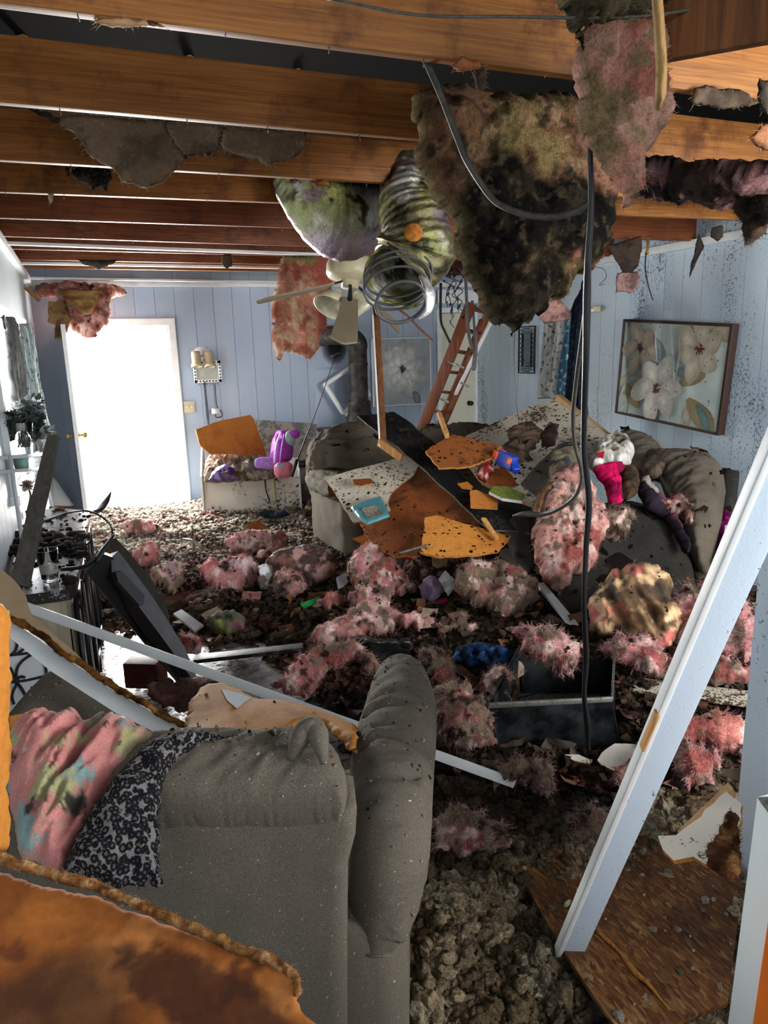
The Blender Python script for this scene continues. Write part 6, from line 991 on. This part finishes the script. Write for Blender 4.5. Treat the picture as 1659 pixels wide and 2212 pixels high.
brd('beige_panel', [(-20, 1215), (12, 1232), (45, 1268), (60, 1290), (62, 1308), (70, 1330), (120, 1370), (160, 1410), (175, 1424), (110, 1390), (30, 1335), (-20, 1316)], P3((0, 1225, 2.2), (60, 1290, 2.15), (170, 1422, 2.05)), [m_flat('beige_board', H('a08a6c'), .8, var=.15, sc=9), TORN, BRN], 'beige broken panel corner at the left edge above the white strip', .012, .008)
relief('curled_hardboard', [(406, 1545), (412, 1512), (440, 1505), (480, 1512), (520, 1532), (560, 1548), (640, 1562), (700, 1572), (768, 1592), (760, 1660), (735, 1640), (690, 1605), (640, 1596), (560, 1600), (470, 1600), (430, 1580)], P3((410, 1512, 2.0), (768, 1592, 1.95), (480, 1600, 1.62)), m_hard('ochre_hardboard', H('a8702c'), H('5c3412'), f=4, amt=.8), tf=.008, tb=.008, r=.01, step=.012, amp=.004, freq=5, jag=.01, bend=lambda A: .05*np.sin(A[:, 0]*9+A[:, 1]*3), label='curled orange brown hardboard lying on the sofa seat', cat='board')
brd('white_torn_flap', [(478, 1490), (510, 1494), (560, 1510), (592, 1520), (606, 1548), (596, 1552), (560, 1535), (520, 1530), (492, 1512)], P3((478, 1490, 1.98), (592, 1520, 1.95), (600, 1550, 1.88)), [WHITE, TORN, BRN], 'torn white flap on the curled orange brown hardboard', .006, .008)
brd('yellow_card', [(20, 1548), (80, 1535), (84, 1545), (60, 1556), (24, 1580)], P3((20, 1548, 1.6), (82, 1540, 1.6), (24, 1580, 1.55)), [ORG2, TORN, ORG2], 'orange yellow card corner behind the tie-dye blanket', .006, .004)
pf0 = P3((0, 1850, .92), (640, 2110, .82), (0, 2400, .66)); sa, sb, s2 = pf0.hit(235, 2015), pf0.hit(600, 2230), pf0.hit(0, 2230)
def fgcol(P, A, t, nz):
    q = (P-sa) @ nrm(sb-sa)/np.linalg.norm(sb-sa); d = np.linalg.norm((P-sa)-((P-sa) @ nrm(sb-sa))[:, None]*nrm(sb-sa), axis=1); w = .018+.022*np.sin(np.clip(q, 0, 1)*math.pi)+.012*fbm(P*25, 4, 2)
    c = palcol(H('a86428'), [(H('8c4e1e'), 5, .05, .2), (H('b8743a'), 8, .25, .15), (H('6c3a18'), 14, .34, .08)], 63, .2)(P, A, t, nz); m = (sst(w-d, -.006, .006)*((q > -.1) & (q < 1.3)))[:, None]*.85; c = c*(1-m)+H('3a1c0e')*m
    e = sst(.16-np.linalg.norm(P-s2, axis=1)+.05*fbm(P*12, 4, 8), 0, .08)[:, None]*.8; return c*(1-e)+H('2c1a10')*e
relief('foreground_hardboard', [(-60, 1822), (0, 1845), (60, 1868), (130, 1888), (200, 1903), (265, 1932), (330, 1960), (400, 1992), (450, 2012), (520, 2044), (565, 2062), (612, 2085), (640, 2110), (652, 2142), (640, 2160), (662, 2190), (690, 2215), (720, 2260), (-60, 2400)], P3((0, 1850, .92), (640, 2110, .82), (0, 2400, .66)), m_vc('near_orange_hardboard_face', rough=.75, sc=80, lo=.8, hi=1.15, bd=.002, bs=.5, sc2=14, spec=.3), tf=.002, tb=.012, r=.01, step=.006, amp=.002, freq=5, jag=.006, bend=lambda A: -.03*np.cos(A[:, 0]*5), seed=12, col=fgcol, label='large curled orange hardboard sheet filling the lower left foreground', cat='board')
te = MB()
for i, (a, b) in enumerate((((-60, 1822), (60, 1868)), ((60, 1868), (200, 1903)), ((200, 1903), (330, 1960)), ((330, 1960), (450, 2012)), ((450, 2012), (612, 2085)), ((612, 2085), (648, 2140)), ((648, 2140), (662, 2190)), ((662, 2190), (720, 2260)))): pass
pf_ = P3((0, 1850, .92), (640, 2110, .82), (0, 2400, .66))
relief('torn_sheet_edge', [(-60, 1816), (0, 1838), (60, 1861), (130, 1881), (200, 1896), (265, 1925), (330, 1953), (400, 1985), (455, 2005), (520, 2036), (570, 2055), (618, 2080), (648, 2108), (654, 2142), (640, 2150), (632, 2118), (600, 2092), (560, 2075), (510, 2053), (450, 2024), (400, 2004), (330, 1972), (265, 1944), (195, 1914), (125, 1898), (60, 1880), (0, 1857), (-60, 1834)], Plane(pf_.p+pf_.n*.004, pf_.n), INS, tf=.004, tb=.012, r=.006, step=.0035, amp=.005, freq=60, jag=.003, col=palcol(H('b88048'), [(H('8c5830'), 45, .1, .1), (H('d8ac78'), 70, .15, .1)], 58, .4), fib=1500, fl=.006, fw=.0003, seed=13, label='frayed fibre edge of the large foreground hardboard sheet', cat='board')
relief('standing_hardboard', [(-40, 1300), (0, 1306), (22, 1318), (25, 1345), (20, 1400), (24, 1460), (16, 1540), (27, 1600), (24, 1650), (12, 1690), (22, 1760), (18, 1845), (-40, 1845)], P3((0, 1310, 1.0), (20, 1500, 1.0), (0, 1840, .93)), m_hard('amber_hardboard', H('c07c30'), H('7c4818'), f=7, amt=.6), tf=.004, tb=.014, r=.006, step=.006, amp=.004, freq=14, jag=.007, label='upright orange hardboard with a ragged edge at the left border', cat='board')
# white cabinet and orange panel at the lower right
cabn = empty('white_cabinet', (1.25, .85, 0), 'white cabinet end with a steel-edged top at the lower right corner', 'cabinet')
cA, cB = D(1634, 1722, 1.02), D(1571, 2225, 1.30); dv = nrm(cA-cB)
board('side_face', [(1636, 1722), (1668, 1760), (2150, 1760), (2150, 2700), (1525, 2700), (1571, 2225)], P3((1636, 1722, 1.0), (1571, 2225, 1.22), (1690, 1900, .98)), [m_flat('cabinet_white', H('dfe6e6'), .35, var=.03, sc=4)], .02, .1, parent=cabn)
board('steel_top', [(1636, 1722), (2150, 1690), (2150, 1775), (1668, 1765)], P3((1636, 1722, 1.0), (1700, 1700, .99), (1680, 1770, .93)), [RIM], .006, .1, parent=cabn)
board('orange_panel', [(1662, 1975), (1700, 1950), (2150, 1950), (2150, 2700), (1590, 2700), (1625, 2225)], P3((1662, 1975, .96), (1700, 1950, .94), (1630, 2225, 1.05)), [ORANGEP], .01, .1, parent=cabn, label='glossy orange door panel')
# ================================================================== WHITE CHEST BY THE FAR WALL
cf = empty('toy_chest', (1.45, 7.3, 0), 'open white speckled chest full of grey fluff by the far wall', 'chest')
F0, F1 = Zp(443, 1112, .0), Zp(653, 1106, .0); ft0 = D(440, 1040, (F0-EYE) @ FW); ft1 = D(650, 1029, (F1-EYE) @ FW)
bdir = np.array([.25, .97, 0])*.42; hL = ft0[2]; fpl = P3((443, 1112, (F0-EYE) @ FW), (653, 1106, (F1-EYE) @ FW), (545, 1035, ((F0+F1)/2-EYE) @ FW))
board('front_panel', [(443, 1112), (440, 1040), (500, 1036), (560, 1033), (572, 1031), (648, 1029), (653, 1106)], fpl, [BOARDW, TAN, TAN], .018, .05, .002, parent=cf)
def quad(a, b, c, d, th, mat, nm, par): n = nrm(np.cross(b-a, d-a))*th; V = np.array([a, b, c, d, a-n, b-n, c-n, d-n]); return mk(nm, V, [(0, 1, 2, 3), (7, 6, 5, 4), (0, 4, 5, 1), (1, 5, 6, 2), (2, 6, 7, 3), (3, 7, 4, 0)], mat, par, smooth=False)
quad(F0, F0+bdir, F0+bdir+(0, 0, .78), F0+(0, 0, .40), .018, WHITE, 'side_panel', cf); quad(F1, F1+bdir, F1+bdir+(0, 0, .50), F1+(0, 0, .38), .018, WHITE, 'side_panel', cf); quad(F0+bdir, F1+bdir, F1+bdir+(0, 0, .5), F0+bdir+(0, 0, .5), .018, WHITE, 'back_panel', cf)
mk('crack', *sweepg([fpl.hit(572, 1033)+fpl.n*.004, fpl.hit(575, 1060)+fpl.n*.004, fpl.hit(582, 1082)+fpl.n*.004, fpl.hit(577, 1088)+fpl.n*.004], [.008, .006, .008, .003], n=4, m=6), CHAR, cf); mk('yellow_cord', *sweepg([fpl.hit(592, 1031)+fpl.n*.01, fpl.hit(594, 1060)+fpl.n*.008, fpl.hit(598, 1095)+fpl.n*.01], .005, n=5, m=6), m_flat('yellow_cord', H('a8a030'), .6), cf)
brd('orange_lid_board', [(423, 928), (470, 910), (540, 896), (548, 905), (555, 925), (574, 975), (576, 985), (540, 985), (500, 978), (455, 980), (432, 960)], P3((423, 928, 7.15), (540, 896, 7.6), (500, 985, 7.2)), [ORG, TORN, BRN], 'orange hardboard sheet standing in the white chest', .014, .004)
lump('fluff_pile', [(440, 1040), (442, 1010), (455, 985), (475, 978), (500, 985), (520, 980), (545, 985), (570, 990), (590, 1010), (600, 1025), (590, 1033), (500, 1040)], P3((440, 1036, 7.25), (600, 1028, 7.3), (500, 980, 7.5)), palcol(H('a49a88'), [(H('6c6254'), 9, .05, .12), (H('cfc8b8'), 12, .2, .1)], 86, .6), 'heap of grey fluff inside the white chest', 'insulation', INS, 900, 86, tf=.10, amp=.07, freq=8, r=.1)
lump('purple_wrapper', [(450, 1038), (465, 1010), (485, 1002), (505, 1012), (518, 1036), (480, 1040)], P3((450, 1038, 7.05), (518, 1036, 7.05), (485, 1002, 7.15)), palcol(H('3c2450'), [(H('6c4c34'), 6, .3, .1), (H('8468b0'), 9, .35, .05)], 87), 'dark purple wrapper in the grey fluff of the chest', 'wrapper', FILM, seed=87, tf=.03)
bk = empty('violet_backpack', D(606, 990, 7.2), 'violet child backpack standing in the right end of the chest', 'backpack')
relief('pack_body', [(583, 985), (586, 958), (595, 938), (608, 933), (622, 936), (632, 950), (634, 975), (630, 992), (612, 1000), (595, 1002)], P3((583, 985, 7.1), (634, 975, 7.15), (605, 935, 7.25)), VIOL, tf=.12, tb=.08, r=.12, step=.012, amp=.04, freq=6, ridge=True, an=(2, .5), parent=bk)
for a_, b_ in ((((592, 1000), (597, 960), (606, 936)), WPL), (((605, 1000), (608, 970), (614, 936)), LILAC)): mk('strap', *sweepg([D(x, y, 6.98) for x, y in a_], [.008, .012, .008], [.006]*3, n=6, m=8), b_, bk)
mk('white_flap', *softg(D(627, 948, 7.1), (.09, .04, .14), rz(.3), .03, .01, 8), m_flat('aqua_lining', H('b4d4cc'), .6), bk); mk('violet_ear', *softg(D(636, 938, 7.1), (.10, .03, .07), rz(.2), .02, .01, 6), VIOL, bk)
mk('lilac_pouch', *softg(D(576, 1000, 7.1), (.20, .05, .09), rz(-.3), .03, .01, 10, .01, 9), LILAC, label='lilac patterned pouch left of the violet backpack', cat='pouch')
tc = empty('pink_toy_case', D(612, 1028, 7.0), 'pink plastic toy case below the violet backpack', 'toy'); mk('case_body', *softg(D(613, 1015, 7.02), (.17, .09, .14), rz(-.2), .04, .01, 10), TOYP, tc); mk('screen', *softg(D(608, 1009, 6.97), (.09, .02, .05), rz(-.2), .01, 0, 4), TOYB if False else m_flat('pale_blue_screen', H('8cb8d0'), .3), tc)
cv = P3((545, 906, 7.95), (684, 915, 8.0), (680, 1080, 7.7)); e = brd('leaning_canvas', [(545, 906), (610, 910), (684, 915), (683, 1000), (680, 1085), (640, 1082), (560, 1040)], cv, [m_speck('grey_floral_canvas', H('8c8a84'), H('5c605e'), .38, 9, 14), WHITE, WHITE], 'grey floral canvas leaning on the wall behind the chest', .03, 0, 0, 'canvas')
rdz = empty('fishing_rod', D(632, 1025, 7.0), 'black fishing rod standing in the chest and slanting up right', 'fishing rod')
mk('rod_blank', *sweepg([D(634, 1022, 6.95), D(655, 960, 6.95), D(690, 870, 6.95), D(722, 775, 6.95)], [.010, .007, .005, .003], n=4, m=8), BLACK, rdz); mk('handle', *sweepg([D(630, 1030, 6.93), D(642, 992, 6.93)], .016, n=2, m=10), BLACK, rdz); mk('reel', *latheg([(0, -.03), (.035, -.03), (.04, -.02), (.03, 0), (.04, .02), (.035, .03), (0, .03)], D(652, 1002, 6.92), RT, 18), BLACK, rdz)
lump('grey_shoe', [(556, 1110), (575, 1100), (590, 1108), (610, 1100), (628, 1112), (600, 1118), (570, 1118)], PF(595, 1119, .04), H('3c4654'), 'dark blue grey cloth lying at the foot of the chest', 'cloth', CLOTH, seed=88, tf=.04)
lump('old_shoes', [(655, 1105), (665, 1080), (690, 1075), (690, 1105), (675, 1118), (658, 1116)], PF(675, 1120, .03), palcol(H('3c3630'), [(H('94805c'), 7, .15, .1)], 89), 'jumble of dark shoes between the chest and the recliner', 'shoes', CLOTH, seed=89, tf=.06)
cable('short_stick', [(864, 1195, 4.1), (880, 1190, 4.1), (900, 1184, 4.1), (925, 1178, 4.1)], .008, RIM, 'thin metal stick under the bright orange sheet', 'stick')
# ================================================================== LOOSE DEBRIS
BXP = [B0[:2], B1[:2], L1[:2], L0[:2]]; BXP = np.array(BXP); BXC = BXP.mean(0); BXP = BXC+(BXP-BXC)*.97
def hgt(X, Y):
    P = np.column_stack([X, Y, np.zeros(len(X))]); h = .040+.045*fbm(P*2.2, 4, 5)+.026*fbm(P*9, 4, 6)+.016*np.abs(fbm(P*26, 3, 8)); h = h*(1-.45*sst(Y, 5.2, 6.2))
    def g(cx, cy, s, a): return a*np.exp(-((X-cx)**2+(Y-cy)**2)/(2*s*s))
    h = h+g(2.4, 4.3, .5, .12)+g(2.0, 3.0, .5, .05)+g(3.0, 3.0, .6, .08)+g(.75, 1.6, .15, .03)
    wet = np.exp(-(((X-.28-.12*(3.4-Y))/.40)**2+((Y-3.35)/.85)**2)**1.6*.5); h = h-.19*wet*(.75+.5*fbm(P*3, 3, 12)); h = h-.05*np.exp(-((X-1.25)**2/.18+(Y-1.3)**2/.12))
    edge = sst(np.minimum(X-XL, XR-X), 0, .12)*sst(YB-Y, .02, .2); h = h*edge-.03*(1-edge); h[inside(np.column_stack([X, Y]), BXP)] = -.02; qa = (X-bb[0])*UH[0]+(Y-bb[1])*UH[1]; qb = (X-bb[0])*VH[0]+(Y-bb[1])*VH[1]; h[(qa > -.9) & (qa < -.02) & (qb > .03) & (qb < .55)] = -.02; h[(X > 1.66) & (Y < 1.44)] = -.02; return h
def dcol(P):
    X, Y = P[:, 0], P[:, 1]; f = lambda s, fr, i: fbm(P*fr, 4, i)[:, None]
    c = np.tile(H('4a3c30'), (len(P), 1)); M = lambda c, cc, m: c*(1-m)+np.asarray(cc)*m
    c = M(c, H('241c18'), sst(f(0, 4, 61), .0, .3)); c = M(c, H('6a5a4a'), sst(f(0, 7, 62), .12, .35)); c = M(c, H('6c4034'), sst(f(0, 3, 63), .28, .45)*.6)
    far = sst(Y+.25*f(0, 2, 64)[:, 0], 4.9, 6.2)[:, None]; cf_ = M(np.tile(H('cfc6b4'), (len(P), 1)), H('75655a'), sst(f(0, 6, 65), .05, .25)); cf_ = M(cf_, H('b08c84'), sst(f(0, 5, 66), .25, .4)); c = M(c, cf_, far)
    nr = (sst(1.75-Y+.15*f(0, 3, 67)[:, 0], -.05, .18)*sst(X+.1*f(0, 2, 70)[:, 0], .3, .5))[:, None]; cn = M(np.tile(H('bca686'), (len(P), 1)), H('7a6850'), sst(f(0, 5, 68), .0, .25)); cn = M(cn, H('c0b498'), sst(f(0, 9, 69), .2, .4)); c = M(c, cn, nr)
    pth = np.exp(-((X-.98)-.35*(Y-1.2))**2/.012)[:, None]*(sst(1.9-Y, 0, .3)[:, None])*.75; c = M(c, H('3a3024'), pth); return c
nx, ny = 400, 620; gx, gy = np.meshgrid(np.linspace(XL+.01, XR-.01, nx), np.linspace(.35, YB-.01, ny)); gx, gy = gx.ravel(), gy.ravel(); gz = hgt(gx, gy)
V = np.column_stack([gx, gy, gz]); i = np.arange(nx*ny).reshape(ny, nx); Fc = np.stack([i[:-1, :-1], i[:-1, 1:], i[1:, 1:], i[1:, :-1]], -1).reshape(-1, 4); keep = (gz[Fc] > -.004).any(1); Fc = Fc[keep]
mk('debris_layer', V, Fc, DEB, col=dcol(V), label='layer of wet ash, dust and insulation mush covering the whole floor', cat='debris', kind='stuff')
def scatter(name, n, base_V, base_F, size, zone, colf, lift, lb, seed, mat=DEB, jit=.35, flat=1.0, acc=None, last=True):
    r = np.random.RandomState(seed); X, Y = zone(r, n); h = hgt(X, Y); ok = (h > .0) & (X > XL+.04) & (X < XR-.04) & (Y < YB-.04); X, Y, h = X[ok], Y[ok], h[ok]; n = len(X)
    q = r.normal(size=(n, 4)); q /= np.linalg.norm(q, axis=1)[:, None]; w, x, y, z = q.T
    R_ = np.stack([1-2*(y*y+z*z), 2*(x*y-z*w), 2*(x*z+y*w), 2*(x*y+z*w), 1-2*(x*x+z*z), 2*(y*z-x*w), 2*(x*z-y*w), 2*(y*z+x*w), 1-2*(x*x+y*y)], 1).reshape(n, 3, 3)
    m = len(base_V); B = base_V[None]*(1+r.normal(size=(n, m, 1))*jit)*r.uniform(.5, 1.5, (n, 1, 3)); s = size*(.4+r.rand(n)**2*1.6); P = np.einsum('nij,nmj->nmi', R_, B)*s[:, None, None]; P[:, :, 2] *= flat
    c = np.stack([X, Y, h+s*lift], 1); V = (P+c[:, None]).reshape(-1, 3); Fc = (np.asarray(base_F)[None]+(np.arange(n)*m)[:, None, None]).reshape(-1, len(base_F[0]))
    col = np.repeat(colf(c, r), m, 0)*(1+.25*r.normal(size=(n*m, 1))).clip(.4, 1.6)
    if acc is not None:
        acc.append((V, Fc, col))
        if not last: return
        off = np.cumsum([0]+[len(a[0]) for a in acc]); Fc = np.vstack([a[1]+o for a, o in zip(acc, off)]); V = np.vstack([a[0] for a in acc]); col = np.vstack([a[2] for a in acc])
    return mk(name, V, Fc, mat, col=col, label=lb, cat='debris', kind='stuff')
bm = bmesh.new(); bmesh.ops.create_icosphere(bm, subdivisions=2, radius=1); ICV = np.array([v.co[:] for v in bm.verts]); ICF = [[v.index for v in f.verts] for f in bm.faces]; bm.free()
bm = bmesh.new(); bmesh.ops.create_icosphere(bm, subdivisions=1, radius=1); IC1V = np.array([v.co[:] for v in bm.verts]); IC1F = [[v.index for v in f.verts] for f in bm.faces]; bm.free()
g3 = np.array([(a, b, .35*math.sin(a*2+b*3)) for b in (-1, -.3, .4, 1) for a in (-1, -.3, .4, 1)]); g3f = [[j*4+k, j*4+k+1, j*4+k+5, j*4+k+4] for j in range(3) for k in range(3)]
z_near = lambda r, n: (r.uniform(.45, 1.75, n), r.uniform(.75, 1.75, n)); z_all = lambda r, n: (r.uniform(XL, XR, n), r.uniform(1.4, 8.1, n)**1.0); z_far = lambda r, n: (r.uniform(XL, 2.6, n), r.uniform(4.8, 8.15, n)); z_mid = lambda r, n: (r.uniform(-.2, 3.6, n), r.uniform(1.6, 4.6, n))
def cauli(sub, sd):
    bm = bmesh.new(); bmesh.ops.create_icosphere(bm, subdivisions=sub, radius=1); v = np.array([q.co[:] for q in bm.verts]); f = [[q.index for q in g.verts] for g in bm.faces]; bm.free()
    return v*(1+.55*fbm(v*1.3, 2, sd)+.5*np.abs(fbm(v*3.2, 3, sd+1)))[:, None], f
fl_ = []
for q in range(4):
    cv_, cf2 = cauli(3, q*3.1); scatter('blown_insulation', 1700, cv_, cf2, .0105, z_near, lambda c, r: dcol(c)*r.uniform(.75, 1.35, (len(c), 1)), .35, 'beige blown-in fluff heaped beside the near sofa and the strand board', 20+q, jit=.03, acc=fl_, last=q == 3)
scatter('blown_insulation', 12000, ICV, ICF, .0045, z_near, lambda c, r: dcol(c)*r.uniform(.7, 1.5, (len(c), 1)), 1.0, 'fine beige fluff crumbs beside the near sofa', 1, jit=.2)
scatter('floor_flakes', 12000, g3, g3f, .013, z_mid, lambda c, r: dcol(c)*r.uniform(.5, 1.6, (len(c), 1)), .5, 'ash flakes and soaked scraps in the middle of the room', 2, flat=.7, jit=.06)
ms_ = []
for q in range(3):
    cv_, cf2 = cauli(2, q*2.3+9); scatter('floor_mush', 6500, cv_, cf2, .011, z_mid, lambda c, r: dcol(c)*r.uniform(.55, 1.5, (len(c), 1)), .1, 'dark crumbs of mush in the middle of the room', 30+q, jit=.12, flat=.55, acc=ms_, last=q == 2)
scatter('doorway_fluff', 20000, IC1V, IC1F, .011, z_far, lambda c, r: dcol(c)*r.uniform(.5, 1.35, (len(c), 1)), .4, 'pale fluff and flakes strewn from the doorway to the chest', 4)
scatter('doorway_flakes', 5000, g3, g3f, .018, z_far, lambda c, r: dcol(c)*r.uniform(.4, 1.2, (len(c), 1)), .5, 'torn flakes lying flat between the doorway and the recliner', 44, flat=.35, jit=.08)
scatter('paper_bits', 1100, g3, g3f, .026, z_mid, lambda c, r: np.array([H('5c4c3c'), H('5c3c28'), H('2a2420'), H('7c6c5c'), H('744c30'), H('7c5450')])[r.randint(0, 6, len(c))], .6, 'larger torn paper and board bits scattered over the middle of the floor', 5, mat=PAPER, flat=.6, jit=.06)
def clods(n, fn, lb, seed, size=.012, c=H('3a3430'), mat=DEB):
    r = np.random.RandomState(seed); mb = MB()
    for k in range(n):
        p = fn(r); s = size*(.4+r.rand()**2*1.8); mb.add((ICV*(1+r.normal(size=(len(ICV), 1))*.2)*s*np.array([1, 1, .6]))+p, ICF, 0, c*r.uniform(.5, 1.8))
    mb.build('ash_clods', mat, vc=True, label=lb, cat='debris', kind='stuff')
def con_pt(r):
    while True:
        x, y = (r.uniform(10, 185), r.uniform(1150, 1200)) if r.rand() < .8 else (r.uniform(60, 160), r.uniform(1100, 1260))
        p = Zp(x, y, z0+.006)
        if abs(x-108) > 30 or y < 1200: return p
clods(170, con_pt, 'dark soggy clods lying on the console top', 7, .016)

from mathutils.bvhtree import BVHTree
def sprinkle(names, n, size, cols, lb, seed, shape='crumb', flat=1.0, zmin=.2, name='fallen_crumbs'):
    """drop crumbs straight down on the top surfaces of the named things"""
    Vs, Fs, off = [], [], 0
    for o in bpy.data.objects:
        if o.type == 'MESH' and (o.name.split('.')[0] in names or (o.parent and o.parent.name.split('.')[0] in names)):
            v = np.empty(len(o.data.vertices)*3); o.data.vertices.foreach_get('co', v); v = v.reshape(-1, 3)+WL[o.name]; Vs.append(v); Fs += [[q+off for q in p.vertices] for p in o.data.polygons]; off += len(v)
    V = np.vstack(Vs); tree = BVHTree.FromPolygons(V.tolist(), Fs); lo, hi = V.min(0), V.max(0); r = np.random.RandomState(seed); out = []; C_ = []; Ff = []; k = 0
    bv, bf = (IC1V, IC1F) if shape == 'crumb' else (g3, g3f)
    for _ in range(n*4):
        if k >= n: break
        x, y = r.uniform(lo[0], hi[0]), r.uniform(lo[1], hi[1])
        if fbm(np.array([[x*5, y*5, seed]]), 2)[0] < -.12 and r.rand() < .7: continue
        h = tree.ray_cast(Vector((x, y, hi[2]+.5)), Vector((0, 0, -1)))
        if h[0] is None or h[0].z < zmin: continue
        a = r.uniform(0, 6.3); s = size*(.35+r.rand()**3*1.9); nn = np.array(h[1][:]); nn = nn if nn[2] > 0 else -nn; u = nrm(np.cross(nn, (math.cos(a), math.sin(a), .01))); w = np.cross(nn, u)
        B = bv*(1+r.normal(size=(len(bv), 1))*.18)*s*np.array([1, r.uniform(.4, 1), flat]); out.append(B[:, :1]*u+B[:, 1:2]*w+B[:, 2:]*nn+np.array(h[0][:])+nn*s*flat*.35)
        C_.append(np.tile(cols[r.randint(len(cols))]*r.uniform(.6, 1.4), (len(bv), 1))); Ff += [[q+k*len(bv) for q in f] for f in bf]; k += 1
    mk(name, np.vstack(out), Ff, DEB, col=np.vstack(C_), label=lb, cat='debris', kind='stuff')
PALE_ = [H('c8bea8'), H('a89c84'), H('d8d0c0'), H('8c8068')]; DARK_ = [H('1c1814'), H('2e2620'), H('3c2c20'), H('14110f')]; BR_ = [H('5c3a22'), H('3c2a1c'), H('8a5a34'), H('2a1e16'), H('6c5c4c')]
sprinkle(['near_sofa'], 800, .0022, PALE_+PALE_+DARK_[:1], 'pale crumbs and dust grains lying on the near sofa arm and back', 11, zmin=.45)
sprinkle(['near_sofa', 'leopard_throw', 'tie_dye_blanket'], 90, .0038, PALE_+BR_, 'bigger bits lying on the near sofa and its blankets', 12, 'flake', .5, .45)
sprinkle(['ceiling_board', 'big_ceiling_panel', 'charred_plank', 'orange_board', 'grey_board'], 900, .006, DARK_+BR_[:2], 'black charred flakes lying over the fallen ceiling boards', 13, 'flake', .4, .15)
sprinkle(['ceiling_board', 'big_ceiling_panel', 'charred_plank', 'far_recliner', 'right_sofa', 'orange_board'], 1100, .005, DARK_+BR_, 'crumbs of burnt debris over the boards and sofas', 14, 'flake', .6, .15)
sprinkle(['far_recliner', 'right_sofa'], 170, .032, BR_+DARK_, 'torn brown and black scraps lying on the sofas under the wreckage', 15, 'flake', .5, .15, 'torn_scraps')
sprinkle(['tv_console'], 220, .009, DARK_+[H('4a4440')], 'soggy clods strewn over the console top', 16, 'crumb', .6, .6)
sprinkle(['near_sofa', 'curled_hardboard', 'long_panel_strip'], 200, .003, PALE_+DARK_, 'small grains on the curled hardboard and white strip', 17, 'crumb', .6, .3)
sprinkle(['strand_board_sheet'], 90, .007, PALE_, 'cream fluff bits lying on the strand board sheet', 18, 'crumb', .8, 0.0)
sprinkle(['pink_insulation', 'crumpled_kraft_paper'], 1500, .006, DARK_+BR_+[H('7c6c5c')], 'ash grit lying on the pink insulation clumps', 19, 'crumb', .6, .1)
